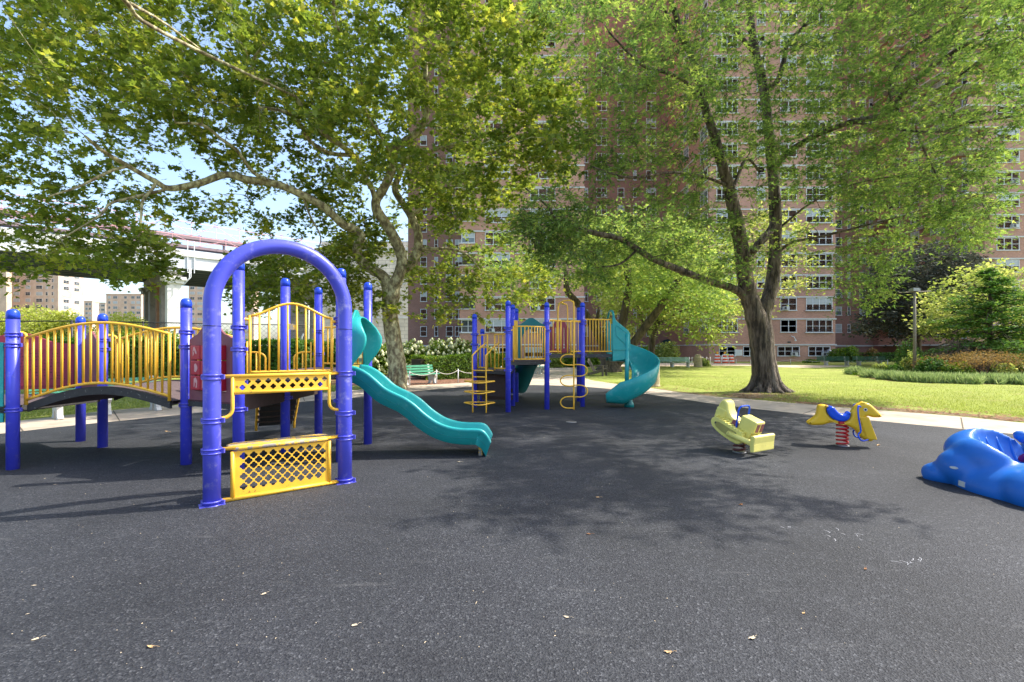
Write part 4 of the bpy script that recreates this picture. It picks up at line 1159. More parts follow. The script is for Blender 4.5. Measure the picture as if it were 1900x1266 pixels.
for k in range(6):
    b = MB(); yy = 5.02 - k * .0; x = 5.66 + k * .055
    b.tube([Vector((x, 5.12 + .20 * math.cos(t), .13 + .24 * math.sin(t))) for t in np.linspace(0, PI, 9)], .031, 8)
    b.build('rib', mat('magenta_rib_plastic', sr(170, 40, 96), .4) if k == 0 else bpy.data.materials['magenta_rib_plastic'], ee)
b = MB(); b.lathe([(.02, .45), (.07, .50), (.075, .55), (.05, .575), (.01, .58)], (5.72, 5.32, 0), 14); b.build('handle_knob', M['eleph'], ee)

# ================================================================== furniture
def slat_bench(x, y, rz, label, L=1.9, slat='green_slat', group='park benches', ends=2, seat_slats=4, back=3, leg='benchc', offs=None):
    o = thing('park_bench', label, 'bench', (x, y, 0), group, rz)
    ex = offs or [(-L / 2 + .22 + (L - .44) * i / (ends - 1)) for i in range(ends)]
    for e in ex:
        b = MB()
        prof = [(.20, 0), (.27, .03), (.20, .10), (.18, .28), (.27, .36), (.25, .42), (-.20, .40), (-.30, .84), (-.36, .84), (-.28, .38), (-.20, .12), (-.28, 0), (-.10, 0), (-.06, .14), (.02, .20), (.08, .14), (.10, 0)]
        n = len(prof)
        vs = [(e - .05, -yy, z) for yy, z in prof] + [(e + .05, -yy, z) for yy, z in prof]
        b.add(vs, [tuple(range(n)), tuple(range(n, 2 * n))[::-1]] + [(i, (i + 1) % n, n + (i + 1) % n, n + i) for i in range(n)])
        me = b.mesh('leg', M[leg]); link('leg', me, o)
    for i in range(seat_slats):
        b = MB(); b.box((0, .18 - i * .125 - .02, .435), (L, .085, .035)); link('slat', b.mesh('slat', M[slat]), o)
    for i in range(back):
        b = MB(); b.box((0, .235 + .028 * i, .54 + .115 * i), (L, .03, .085)); link('slat', b.mesh('slat', M[slat]), o)
    return o
def at(px, py): 
    g = G(px, py); return g.x, g.y
x, y = at(777, 713.5); slat_bench(x, y, math.radians(48), 'green slatted bench on concrete legs beside the plane tree trunk', 1.9)
x, y = at(1232, 681.5); slat_bench(x, y, math.radians(2), 'pale slatted bench just right of the tan litter bin', 1.75, 'pale_slat')
x, y = at(1262, 681.5); slat_bench(x, y, math.radians(2), 'pale slatted bench left of the second concrete bin', 1.75, 'pale_slat')
x, y = at(1152, 686); slat_bench(x, y, math.radians(-6), 'pale bench behind the wide leaning tree trunk', 1.7, 'pale_slat')
x, y = at(1552, 678.3); slat_bench(x, y, 0, 'long dark green bench on the lawn, the one beside the sand patch', 3.3, 'dgreen', ends=2, offs=[-.95, .95])
x, y = at(1613, 678.3); slat_bench(x, y, 0, 'long dark green bench on the lawn, the one nearer the shrub island', 3.3, 'dgreen', ends=2, offs=[-.95, .95])
x, y = at(1003, 694); slat_bench(x, y, 1.2, 'pale bench seen under the middle deck by the far path', 1.6, 'pale_slat')
slat_bench(-9.22, 10.85, math.radians(54), 'long green bench on white concrete legs behind the arched bridge', 2.5, 'green_slat', ends=3, offs=[-.85, -.05, .9])

# adirondack chair
x, y = at(1108, 697.5)
ch = thing('garden_chair', 'weathered grey adirondack chair on the small lawn under the trees', 'chair', (x, y, 0), rz=math.radians(62))
for s_ in (-.3, .3):
    b = MB(); b.sweep([(-.03, -.06), (.03, -.06), (.03, .06), (-.03, .06)], [(Vector((s_, -.45, .36)), Vector((1, 0, 0)), Vector((0, 0, 1))), (Vector((s_, .45, .08)), Vector((1, 0, 0)), Vector((0, 0, 1)))], smooth=False); link('leg', b.mesh('leg', M['greywood']), ch)
    b = MB(); b.box((s_ * 1.1, -.42, .28), (.05, .1, .56)); link('leg', b.mesh('leg', M['greywood']), ch)
    b = MB(); b.box((s_ * 1.2, -.10, .575), (.14, .75, .03)); link('armrest', b.mesh('armrest', M['greywood']), ch)
for i in range(6):
    b = MB(); b.box((0, -.42 + i * .1, .40 - i * .03), (.56, .08, .025)); link('slat', b.mesh('slat', M['greywood']), ch)
for i in range(5):
    xx = (i - 2) * .11; h = .98 - .05 * abs(i - 2) ** 1.5
    b = MB(); b.sweep([(-.047, -.012), (.047, -.012), (.047, .012), (-.047, .012)], [(Vector((xx * .9, .16, .26)), Vector((1, 0, 0)), Vector((0, 1, 0))), (Vector((xx * 1.1, .50, h)), Vector((1, 0, 0)), Vector((0, 1, 0)))], smooth=False)
    link('slat', b.mesh('slat', M['greywood']), ch)

# concrete litter bins
def bin_(px, py, label, s=1.0):
    x, y = at(px, py)
    o = thing('litter_bin', label, 'litter bin', (x, y, 0), 'concrete litter bins')
    b = MB(); b.lathe([(.36 * s, 0), (.36 * s, .04), (.335 * s, .07), (.34 * s, .12), (.335 * s, .75), (.345 * s, .80), (.30 * s, .84), (.25 * s, .9), (.25 * s, .97)], (0, 0, 0), 24)
    link('body', b.mesh('body', M['planter']), o)
    b = MB(); b.lathe([(.25 * s, .972), (.24 * s, 1.03), (.12 * s, 1.06)], (0, 0, 0), 24); link('lid', b.mesh('lid', M['planter']), o)
    return o
bin_(1208, 717, 'tan concrete litter bin standing by the foot of the spiral slide')
bin_(1295, 681, 'small tan concrete litter bin near the orange barrels')
# construction barrels and barricade
for px, lb in ((1331, 'orange and white traffic barrel farthest from the tree trunk'), (1345, 'orange and white traffic barrel behind the small white barricade'), (1356.5, 'orange and white traffic barrel closest to the big tree trunk')):
    x, y = at(px, 674.5)
    o = thing('traffic_barrel', lb, 'traffic barrel', (x, y, 0), 'traffic barrels by the building')
    zz_ = [0, .18, .34, .50, .66, .82, .96]
    for i in range(6):
        r0 = .33 - .018 * i
        b = MB(); b.lathe([(r0, zz_[i]), (r0 - .004, zz_[i + 1] - .01), (r0 - .02, zz_[i + 1])], (0, 0, 0), 16)
        link('band', b.mesh('band', M['orange'] if i % 2 == 0 else M['white']), o)
    b = MB(); b.lathe([(.42, 0), (.42, .05), (.35, .06)], (0, 0, 0), 16); link('foot', b.mesh('foot', M['black']), o)
    if px < 1350:
        b = MB(); b.lathe([(.05, .96), (.05, 1.0), (.11, 1.02), (.11, 1.18), (.05, 1.22)], (0, 0, 0), 12); link('warning_light', b.mesh('warning_light', M['amber']), o)
x, y = at(1344.5, 676)
o = thing('barricade', 'small white folding barricade in front of the barrels', 'barricade', (x, y, 0))
for s_ in (-.4, .4):
    b = MB(); b.tube([(s_, -.2, 0), (s_ * .55, 0, .9)], .03, 6); link('leg', b.mesh('leg', M['white']), o)
b = MB(); b.box((0, -.06, .62), (.8, .03, .16)); link('board', b.mesh('board', M['white']), o)

# chain fences: slender white posts with a slack chain
def chain_fence(label, pts, h=.62, sag=.16, m='rope', pr=.025, group='low chain fences'):
    P = [Vector((*at(*p), 0)) for p in pts]
    o = thing('chain_fence', label, 'chain fence', P[0], group)
    for p in P:
        b = MB(); b.cyl((p.x, p.y, 0), (p.x, p.y, h), pr, 8); b.build('post', M['white'], o)
    for a, c in zip(P, P[1:]):
        b = MB(); b.tube([a.lerp(c, t) + Vector((0, 0, h - .05 - sag * 4 * t * (1 - t))) for t in np.linspace(0, 1, 9)], .012, 5); b.build('chain', M[m], o)
chain_fence('low white chain fence in front of the clipped hedge', [(760, 717), (810, 713), (850, 710.5), (895, 708), (930, 702)])
chain_fence('low chain fence along the building lawn, ending at the long green benches', [(1395, 677.5), (1467, 677), (1647, 679.5)], .55, .2)
chain_fence('short white picket row beside the second litter bin', [(1272, 679), (1279, 679), (1284, 679), (1304, 679), (1311, 679), (1318, 679)], .8, .1)
chain_fence('low chain fence beside the barrels', [(1366, 676), (1393, 677), (1397, 678)], .5, .1)

# lamp post in the shrub island
x, y = at(1697, 701)
lp = thing('lamp_post', 'slender concrete lamp post with a crossbar rising from the shrub island', 'lamp post', (x, y, 0))
s_ = y / F
ht = 1.5 + (648 - 541) * s_
b = MB(); b.tube([(0, 0, 0), (0, 0, ht)], [.085, .06], 10); link('post', b.mesh('post', M['wood_conc']), lp)
b = MB(); b.box((0, 0, ht + .07), (.36, .3, .12)); b.box((0, 0, ht + .15), (.30, .24, .05)); link('lamp_head', b.mesh('lamp_head', M['steel']), lp)
b = MB(); b.tube([(-.88, 0, ht + .02), (-.80, 0, ht - .06), (.85, 0, ht + .02)], .022, 8); link('crossbar', b.mesh('crossbar', M['wood_conc']), lp)

# black chain-link fence at the back left
A = Vector((-25.0, 27, 0)); B = Vector((-13.0, 38, 0)); hf = 3.0
A = Vector(W(133, 596, 26)); hf = A.z; A.z = 0
B = Vector(((600 - CX) / F * 31, 31, 0)); A2 = Vector(((-60 - CX) / F * 24.5, 24.5, 0))
cf = thing('chain_link_fence', 'tall black chain link fence behind the left hedge', 'fence', A)
b = MB(); b.tube([A2 + Vector((0, 0, hf - .1)), A + Vector((0, 0, hf)), B + Vector((0, 0, hf))], .035, 6); b.build('top_rail', M['black'], cf)
for t in (0, .25, .5, .75, 1.0):
    p = A.lerp(B, t); b = MB(); b.cyl(p, p + Vector((0, 0, hf + .05)), .045 if t else .06, 8); b.build('post', M['black'], cf)
b = MB(); d = B - A; L = d.length; N = int(L / .28)
for i in range(-int(hf / .28) , N):
    t0 = i * .28; z0 = 0.05
    for sgn in (1, -1):
        s0, s1 = (t0, t0 + hf) if sgn > 0 else (t0 + hf, t0)
        a0, a1 = s0, s1; za, zb_ = 0.03, hf
        # clip to the fence's run
        def cl(a, za, b_, zb_):
            if a < 0: za += (0 - a) / (b_ - a) * (zb_ - za); a = 0
            if a > L: za += (L - a) / (b_ - a) * (zb_ - za); a = L
            return a, za
        if max(a0, a1) <= 0 or min(a0, a1) >= L: continue
        c0 = cl(a0, za, a1, zb_); c1 = cl(a1, zb_, a0, za)
        b.tube([A + d * (c0[0] / L) + Vector((0, 0, c0[1])), A + d * (c1[0] / L) + Vector((0, 0, c1[1]))], .006, 3, cap=False)
wm = b.build('wire_mesh', M['black'], cf); wm['kind'] = 'stuff'
# white pipe frame seen through the arch
wp = thing('pipe_frame', 'white conduit pipe standing by the fence behind the arch', 'pipe', W(571, 648, 30))
b = MB(); b.tube([W(571, 690, 30), W(573, 570, 30), W(566, 563, 30)], .06, 8); b.tube([W(560, 690, 30), W(560, 626, 30), W(563, 620, 30)], .05, 8); b.build('pipe', M['white'], wp)

# ================================================================== fallen leaves and litter on the rubber
def fallen(px, py, size, label, m='dryleaf', k=0):
    g = G(px, py); g.z = .018
    b = MB(); rs = random.Random(px); nl = 10
    pts = []
    for i in range(nl):
        a = 2 * PI * i / nl; r = size * (.55 + .35 * rs.random()) * (1.0 if i % 2 else .72)
        pts.append((r * math.cos(a), r * .5 * math.sin(a), .004 + .25 * size * abs(math.sin(a + 1)) * rs.random()))
    n = len(pts); vs = pts + [(0, 0, .003)]
    b.add(vs, [(i, (i + 1) % n, n) for i in range(n)])
    b.tube([(size * .6, 0, .004), (size * 1.0, .1 * size, .01), (size * 1.5, .35 * size, .004)], size * .03, 4)
    me = b.mesh('fallen_leaf', M[m], fixn=False)
    o = link('fallen_leaf', me, None, g, rs.uniform(-.6, .8))
    tag(o, label, 'leaf', 'fallen leaves on the rubber surface')
for px, py, s_, lb, m in (
    (280, 1208, .028, 'tan dry leaf lying closest to the near edge, below the arch shadow', 'dryleaf'),
    (66, 1194, .025, 'thin pale twiggy leaf near the corner below the leftmost post', 'dryleaf2'),
    (489, 1109, .022, 'small cream curled leaf in the open rubber below the arch', 'dryleaf2'),
    (657, 1168, .026, 'curled pale leaf on the rubber, between the cream leaf and the slide end', 'dryleaf2'),
    (1051, 1152, .026, 'thin pale stalky leaf in the middle of the near rubber', 'dryleaf2'),
    (1395, 1192, .030, 'forked pale leaf nearest the lower right of the rubber', 'dryleaf2'),
    (1491, 1145, .020, 'flat pale leaf between the forked leaf and the elephant', 'dryleaf'),
    (1374, 941, .045, 'brown leaf on the shaded rubber in front of the bulldozer rider', 'dryleaf3'),
    (1606, 1062, .028, 'brown curled leaf below the elephant tub', 'dryleaf3'),
    (851, 860, .045, 'white scrap lying below the wavy slide end', 'dryleaf2'),
    (1630, 829, .060, 'tan leaf beside the horse rider', 'dryleaf'),
    (1108, 927, .036, 'narrow tan leaf at the edge of the tree shade', 'dryleaf'),
    (1092, 996, .03, 'tiny dark leaf in the middle of the sunny rubber', 'dryleaf3'),
    (309, 803, .07, 'tan leaf lying on the rubber behind the bridge', 'dryleaf'),
    (1240, 1218, .028, 'forked dry stalk near the bottom centre', 'dryleaf')):
    fallen(px, py, s_, lb, m)
# loose crumbs and stalks
rr = np.random.default_rng(5)
b = MB()
for i in range(340):
    py = 800 + 460 * rr.random() ** 1.1; px = rr.uniform(-40, 1940)
    g = G(px, py)
    a = rr.uniform(0, PI); sc_ = min(1.0, .35 + (g.y / 7) ** .8); L = sc_ * rr.uniform(.0015, .0055) * (1 + (rr.random() < .06) * 4); wd = sc_ * rr.uniform(.0012, .0035)
    d = Vector((math.cos(a), math.sin(a), 0)) * L; e = Vector((-math.sin(a), math.cos(a), 0)) * wd
    z = Vector((0, 0, .0205))
    b.add([g + z - d, g + z - e, g + z + d, g + z + e + Vector((0, 0, .003))], [(0, 1, 2, 3)])
o = link('debris', b.mesh('debris', M['dryleaf2'], fixn=False)); tag(o, 'pale leaf crumbs and stalks scattered over the rubber', 'debris', kind='stuff')
# drain plate mark
g = G(1060, 785)
o = thing('drain_cover', 'small round drain plate in the shaded rubber before the far playset', 'drain', (g.x, g.y, .018))
b = MB(); b.lathe([(.11, 0), (.11, .006), (.09, .008)], (0, 0, 0), 18); link('rim', b.mesh('rim', M['steel']), o)

rr = random.Random(8); b = MB()
for cx_, cy_, n_, sp_r in ((1562, 998, 7, 24), (1690, 1045, 9, 22), (1605, 1002, 4, 14), (1460, 985, 3, 10)):
    for i in range(n_):
        p0_ = G(cx_ + rr.uniform(-sp_r, sp_r), cy_ + rr.uniform(-sp_r * .5, sp_r * .5)); a = rr.uniform(0, PI); L = rr.uniform(.015, .06)
        pts = [p0_ + Vector((math.cos(a + .5 * t) * L * t, math.sin(a + .5 * t) * L * t, .0195)) for t in (0, .5, 1)]
        for u_, v_ in zip(pts, pts[1:]):
            d = (v_ - u_).normalized(); e = Vector((-d.y, d.x, 0)) * .0016; b.add([u_ - e, v_ - e, v_ + e, u_ + e], [(0, 1, 2, 3)])
o = link('chalk_marks', b.mesh('chalk_marks', mat('white_chalk', sr(176, 176, 180), .9), fixn=False)); tag(o, 'thin white chalk scribbles on the rubber below the elephant tub', 'chalk marks', kind='stuff')
def litter(name, label, n, gen, seed):
    R = random.Random(seed); b = MB()
    for i in range(n):
        g = gen(R); a = R.uniform(0, PI); L = R.uniform(.02, .06); wd = L * R.uniform(.3, .7)
        d = Vector((math.cos(a), math.sin(a), 0)) * L; e = Vector((-math.sin(a), math.cos(a), 0)) * wd; z = Vector((0, 0, R.uniform(.016, .035)))
        b.add([g + z - d, g + z - e + Vector((0, 0, .01)), g + z + d, g + z + e], [(0, 1, 2, 3)])
    o = link(name, b.mesh(name, M['dryleaf3'], fixn=False)); tag(o, label, 'leaf litter', kind='stuff')
def gen1(R):
    px = R.uniform(1190, 1900); py = float(np.interp(px, [1180, 1201, 1300, 1420, 1560, 1640, 1780, 1900], [715, 719, 733, 743, 756, 762, 773, 785])) - abs(R.gauss(0, 5)) - (R.random() < .25) * R.uniform(0, 12)
    return G(px, py)
litter('leaf_litter', 'brown leaf litter along the edge of the lawn by the path', 900, gen1, 3)
def gen2(R):
    px = R.uniform(560, 980); py = float(np.interp(px, [560, 660, 780, 860, 930, 985], [712, 715, 716, 711, 703, 690])) - R.random() * 7
    return G(px, py)
litter('leaf_litter', 'brown leaf litter on the mulch under the hedge', 500, gen2, 4)
# ================================================================== apartment blocks
PX = lambda px, Y: (px - CX) / F * Y
WIN = {}
def win_mesh(kind, w_, h_, lites, rail=True):
    key = (kind, round(w_, 2), round(h_, 2), lites)
    if key in WIN: return WIN[key]
    t = .075
    b = MB()
    b.bbox((-w_ / 2, -.04, h_ - t), (w_ / 2, .03, h_)); b.bbox((-w_ / 2 - .05, -.09, -.06), (w_ / 2 + .05, .03, t * .6))
    for s_ in (-1, 1): b.bbox((s_ * w_ / 2, -.04, t * .6), (s_ * (w_ / 2 - t), .03, h_ - t))
    for i in range(1, lites):
        x = -w_ / 2 + w_ * i / lites; b.bbox((x - t / 2, -.035, t * .6), (x + t / 2, .03, h_ - t))
    if rail:
        for i in range(lites):
            x0 = -w_ / 2 + w_ * i / lites + t * .55; x1 = -w_ / 2 + w_ * (i + 1) / lites - t * .55
            b.bbox((x0, -.025, h_ * .48), (x1, .02, h_ * .48 + .05))
    fm = b.mesh('window', M['frame'])
    panes = []
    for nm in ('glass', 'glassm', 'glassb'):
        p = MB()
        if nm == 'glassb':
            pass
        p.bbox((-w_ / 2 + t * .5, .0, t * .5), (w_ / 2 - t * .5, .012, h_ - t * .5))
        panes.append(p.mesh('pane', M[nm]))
    # half-lowered blind
    bl = MB(); bl.bbox((-w_ / 2 + t, -.012, h_ * .5), (w_ / 2 - t, -.004, h_ - t)); blm = bl.mesh('blind', M['glassb'])
    WIN[key] = (fm, panes, blm)
    return WIN[key]
wr = random.Random(21)
def add_window(par, x, y, z, w_, h_, lites, rz=0, name='window', ac=False):
    fm, panes, blm = win_mesh('w', w_, h_, lites)
    of = off(par)
    o = link(name, fm, par, Vector((x, y, z)) - of, rz)
    k = wr.random()
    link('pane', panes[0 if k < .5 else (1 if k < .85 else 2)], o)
    if wr.random() < .42: link('blind', blm, o)
    if ac:
        link('air_conditioner', ACM, par, Vector((x + (wr.choice((-1, 1)) * w_ * .22 if lites > 1 else 0), y - .18, z + .02)) - of, rz)
    return o
b = MB(); b.bbox((-.33, -.22, 0), (.33, .2, .42)); 
acb = b.mesh('air_conditioner', M['acu'])
b2 = MB(); b2.bbox((-.33, -.22, 0), (.33, .2, .42)); b2.bbox((-.29, -.235, .05), (-.02, -.221, .37))
ACM = b2.mesh('air_conditioner', M['acu']); ACM.materials.append(M['grille'])
for p in list(ACM.polygons)[6:]: p.material_index = 1

TOP = 50.0
BANDS = [2.1] + [5.2 + 2.63 * k for k in range(0, 17)]
def bands(par, x0, x1, y, zs, proud=.10, h=.16, name='stone_band'):
    for z in zs:
        b = MB(); b.bbox((x0, y - proud, z - h), (x1, y + .02, z)); b.build(name, M['bandw'], par)
YB, YR = 57.0, 72.0     # bay fronts and recessed walls
# ---- block A: left wing and the first bay
bA = thing('apartment_block', 'tall brick apartment block behind the far playset with corner balconies', 'building', (0, YR, 0), 'brick apartment blocks')
xl = PX(757, YR); bx0_, bx1_ = PX(855, YB), PX(1084, YB)
xc = PX(882, YB)
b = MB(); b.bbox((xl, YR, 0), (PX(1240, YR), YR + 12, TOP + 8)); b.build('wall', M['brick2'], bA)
b = MB(); b.bbox((xc, YB, 0), (bx1_, YR + .5, TOP + 8)); b.build('wall', M['brick'], bA)
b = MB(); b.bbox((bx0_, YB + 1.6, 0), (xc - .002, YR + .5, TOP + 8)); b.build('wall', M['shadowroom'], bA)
# corner balconies / glazed corner rooms stacked
for k in range(0, 17):
    z0 = BANDS[k]; z1 = z0 + (1.30 if k == 0 else 1.05)
    b = MB(); b.bbox((bx0_ - .15, YB - .02, z0 - .004), (xc - .004, YB + .13, z1)); b.bbox((bx0_ - .15, YB + .134, z0 - .004), (bx0_, YB + 1.6, z1)); b.build('parapet', M['brick'], bA)
    b = MB(); b.bbox((bx0_ - .25, YB - .12, z1), (xc - .002, YB + .18, z1 + .10)); b.build('parapet_cap', M['bandw'], bA)
    glazed = k in (0, 4, 7, 10, 13)
    zt_ = (BANDS[k + 1] if k + 1 < len(BANDS) else z0 + 2.63)
    if glazed:
        add_window(bA, (bx0_ + xc) / 2, YB + .06, z1 + .12, (xc - bx0_) - .15, zt_ - z1 - .32, 2)
    else:
        b = MB()
        b.tube([(bx0_ - .1, YB + .05, z1 + .32), (xc, YB + .05, z1 + .32)], .025, 5)
        for i in range(9):
            x = bx0_ - .1 + (xc - bx0_ + .05) * i / 8; b.tube([(x, YB + .05, z1 + .1), (x, YB + .05, z1 + .32)], .012, 4, cap=False)
        r_ = b.build('balcony_rail', M['black'], bA); r_['kind'] = 'stuff'
        add_window(bA, (bx0_ + xc) / 2 + .35, YB + 1.56, z0 + .7, .75, 1.6, 1)
    b = MB(); b.bbox((bx0_ - .35, YB - .22, zt_ - .18), (bx1_ + .05, YB + 1.6 if True else 0, zt_ - .006)); 
    b = MB(); b.bbox((bx0_ - .35, YB - .14, zt_ - .18), (xc - .003, YB + 1.59, zt_ - .006)); b.build('balcony_slab', M['bandw'], bA)
b = MB(); b.bbox((bx0_, YB, 0), (xc - .004, YB + 1.59, BANDS[0] - .01)); b.build('wall', M['brick'], bA)
bands(bA, xc, bx1_ + .08, YB, BANDS)
bands(bA, xl, PX(1240, YR), YR, [2.1], .12, .2)
for k in range(1, 17):
    zt_ = BANDS[k] - .18
    for px, wd, li in ((927, 3.0, 2), (1007, 3.0, 3)):
        wd_ = 1.55 if li == 2 and k > 1 else 2.9
        wx = PX(px, YB)
        add_window(bA, wx - (0 if px > 950 else .25), YB, zt_ - 1.5, 3.0, 1.48, 3 if px > 950 else 3, ac=wr.random() < (.5 if k < 4 else .3))
for px in (927, 990, 1040):
    add_window(bA, PX(px, YB), YB, .55, 2.2, 1.15, 2)
k0 = [3.45 + 2.63 * k for k in range(17)]
for z in k0:
    for px, wd, li in ((786, .98, 1), (809.5, .55, 1), (834, 1.05, 1), (851, 1.1, 2)):
        add_window(bA, PX(px, YR), YR, z, wd, 1.5, li, ac=(wr.random() < .12 and wd > .9))
    for px, wd, li in ((1088, .5, 1), (1116, 1.6, 2), (1152, 1.0, 1), (1178, .5, 1), (1208, 1.5, 2)):
        add_window(bA, PX(px, YR), YR, z, wd, 1.45, li, ac=(wr.random() < .2 and wd > .9))
for px in (1208, 1180): add_window(bA, PX(px, YR), YR, .5, 1.8, 1.1, 2)
b = MB()
P_aw = Vector((PX(1239, 66), 66, 0))
aw = thing('entrance_awning', 'rounded dark green awning over the doorway left of the right-hand bay', 'awning', (PX(1239, YR - 1), YR - .9, 1.9))
b = MB(); b.lathe([(1.0, 0), (.98, .3), (.85, .65), (.6, .9), (.25, 1.05), (.02, 1.1)], (0, 0, 0), 20); link('canopy', b.mesh('canopy', M['awning']), aw)
b = MB(); b.tube([(-.9, -.3, -1.9), (-.9, -.3, 0)], .03, 6); link('pole', b.mesh('pole', M['steel']), aw); b = MB(); b.tube([(.9, -.3, -1.9), (.9, -.3, 0)], .03, 6); link('pole', b.mesh('pole', M['steel']), aw)
# ---- block B: the second bay and its recessed wall
bB = thing('apartment_block', 'brick apartment block with four-light enclosed balconies behind the big maple', 'building', (30, YR, 0), 'brick apartment blocks')
cx0, cx1 = PX(1316, YB), PX(1550, YB)
b = MB(); b.bbox((cx0, YB, 0), (cx1, YR + .5, TOP + 8)); b.build('wall', M['brick'], bB)
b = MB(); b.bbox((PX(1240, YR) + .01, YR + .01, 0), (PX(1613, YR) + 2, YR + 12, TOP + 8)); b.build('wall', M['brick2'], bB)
bands(bB, cx0 - .1, cx1 + .1, YB, BANDS)
for z in BANDS:   # bands on the side that faces the play area
    b = MB(); b.bbox((cx0 - .10, YB + .03, z - .16), (cx0 + .01, YR, z)); b.build('stone_band', M['bandw'], bB)
bands(bB, cx1 + .1, PX(1613, YR) + 2, YR, [2.1], .12, .2)
bands(bB, PX(1240, YR), cx0 - .12, YR, [2.1], .12, .2)
for k in range(1, 18):
    zt_ = (BANDS[k] if k < len(BANDS) else BANDS[-1] + 2.63) - .16
    for px, wd, li, rail in ((1349, 2.55, 4, True), (1463, 1.95, 2, False), (1520, 3.15, 4, True), (1412, 1.0, 1, False)):
        x = PX(px, YB)
        add_window(bB, x, YB, zt_ - 1.52, wd, 1.5, li, ac=(not rail and wr.random() < .6))
        if rail:
            b = MB(); b.tube([(x - wd / 2, YB - .10, zt_ - 1.2), (x + wd / 2, YB - .10, zt_ - 1.2)], .02, 4)
            b.tube([(x - wd / 2, YB - .10, zt_ - 1.4), (x + wd / 2, YB - .10, zt_ - 1.4)], .02, 4)
            for i in range(10): b.tube([(x - wd / 2 + wd * i / 9, YB - .10, zt_ - 1.45), (x - wd / 2 + wd * i / 9, YB - .10, zt_ - 1.2)], .012, 3, cap=False)
            r_ = b.build('window_rail', M['black'], bB); r_['kind'] = 'stuff'
            b = MB(); b.bbox((x - wd / 2 - .15, YB - .16, zt_ - 1.62), (x + wd / 2 + .15, YB - .02, zt_ - 1.53)); b.build('sill', M['bandw'], bB)
    # corner window continuing round the side
    add_window(bB, cx0 - .02, YB + 1.5, zt_ - 1.52, 2.2, 1.5, 2, rz=-PI / 2)
    add_window(bB, cx0 - .02, YB + 7.5, zt_ - 1.52, 1.6, 1.5, 2, rz=-PI / 2)
for px, wd, li in ((1334, 1.75, 0), (1349, 1.7, 2), (1391, 1.4, 2), (1463, 2.3, 3), (1520, 2.3, 3)):
    if li: add_window(bB, PX(px, YB), YB, .68, wd * 1.15, 1.15, li, ac=px > 1400)
for z in k0:
    for px, wd, li in ((1556, .95, 1), (1575, .42, 1), (1600.5, .95, 1), (1618, .95, 1), (1262, 1.2, 2), (1290, .5, 1)):
        add_window(bB, PX(px, YR), YR, z + .55 if px > 1400 else z, wd, 1.3, li, ac=(px in (1556, 1618) and wr.random() < .5))
# details on the second bay
b = MB(); b.bbox((PX(1364, YB), YB - .06, .7), (PX(1377, YB), YB - .01, 1.45)); b.build('notice_board', M['white'], bB)
b = MB(); b.lathe([(.28, 0), (.3, .25), (.22, .5), (.02, .62)], (PX(1535, YB), YB - .3, .9), 14); b.build('vent_hood', M['steel'], bB)
b = MB(); b.tube([(PX(1468, YB), YB - .02, 3.05), (PX(1470, YB), YB - .35, 2.95), (PX(1472, YB), YB - .45, 2.6)], .06, 8); b.lathe([(.12, 0), (.1, .12), (.05, .2)], (PX(1472, YB), YB - .45, 2.45), 10); b.build('flood_lamp', M['white'], bB)
b = MB(); b.bbox((PX(1461, YB), YB - .05, 2.25), (PX(1467, YB), YB - .01, 2.42)); b.build('vent_grille', M['grille'], bB)
# ---- block C: right wing with slanting rows of balconies on its side
bC = thing('apartment_block', 'brick apartment block with balconies down its side beyond the purple tree', 'building', (60, YR, 0), 'brick apartment blocks')
dx0 = PX(1796, YB); dxc = PX(1827, YB); dx1 = 82
b = MB(); b.bbox((dxc, YB, 0), (dx1, YR + 14, TOP + 8)); b.build('wall', M['brick'], bC)
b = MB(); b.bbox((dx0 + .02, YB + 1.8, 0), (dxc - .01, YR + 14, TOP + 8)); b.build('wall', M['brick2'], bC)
CB = [2.1] + [4.55 + 2.63 * k for k in range(0, 18)]
for k in range(len(CB) - 1):
    z = CB[k]; zn = CB[k + 1]
    b = MB(); b.bbox((dx0, YB, z - .002), (dxc - .01, YB + .14, z + .95)); b.build('parapet', M['brick'], bC)
    b = MB(); b.bbox((dx0 - .3, YB - .1, zn - .17), (dxc - .01, YB + 1.79, zn - .01)); b.build('balcony_slab', M['bandw'], bC)
    b = MB(); b.tube([(dx0, YB + .07, z + 1.2), (dxc, YB + .07, z + 1.2)], .03, 5); b.tube([(dx0, YB + .07, z + 1.06), (dxc, YB + .07, z + 1.06)], .02, 5); b.build('balcony_rail', M['steel'], bC)
    # side balconies between the front and the recess
    for y0_, y1_ in ((YB + 2.6, YB + 5.6), (YB + 9.5, YB + 12.5)):
        b = MB(); b.bbox((dx0 - 1.1, y0_, z - .002), (dx0 - .98, y1_, z + .95)); b.bbox((dx0 - .979, y0_, z), (dx0 + .01, y0_ + .12, z + .95)); b.build('parapet', M['brick'], bC)
        b = MB(); b.bbox((dx0 - 1.2, y0_ - .1, z - .17), (dx0 + .01, y1_ + .1, z - .004)); b.build('balcony_slab', M['bandw'], bC)
        add_window(bC, dx0 + .0, (y0_ + y1_) / 2, z + .5, 2.0, 1.8, 2, rz=-PI / 2)
    add_window(bC, dx0, YB + 7.5, z + .95, 1.3, 1.4, 2, rz=-PI / 2)
    add_window(bC, (dx0 + dxc) / 2 + .4, YB + 1.78, z + .75, .9, 1.5, 1)
    add_window(bC, PX(1870, YB), YB, zn - 1.7, 2.75, 1.5, 3, ac=wr.random() < .5)
    add_window(bC, PX(1925, YB), YB, zn - 1.7, 2.75, 1.5, 3)
bands(bC, dxc, dx1, YB, CB)
for z in CB:
    b = MB(); b.bbox((dx0 - .08, YB + 1.8, z - .14), (dx0 + .03, YR + 13, z)); b.build('stone_band', M['bandw'], bC)

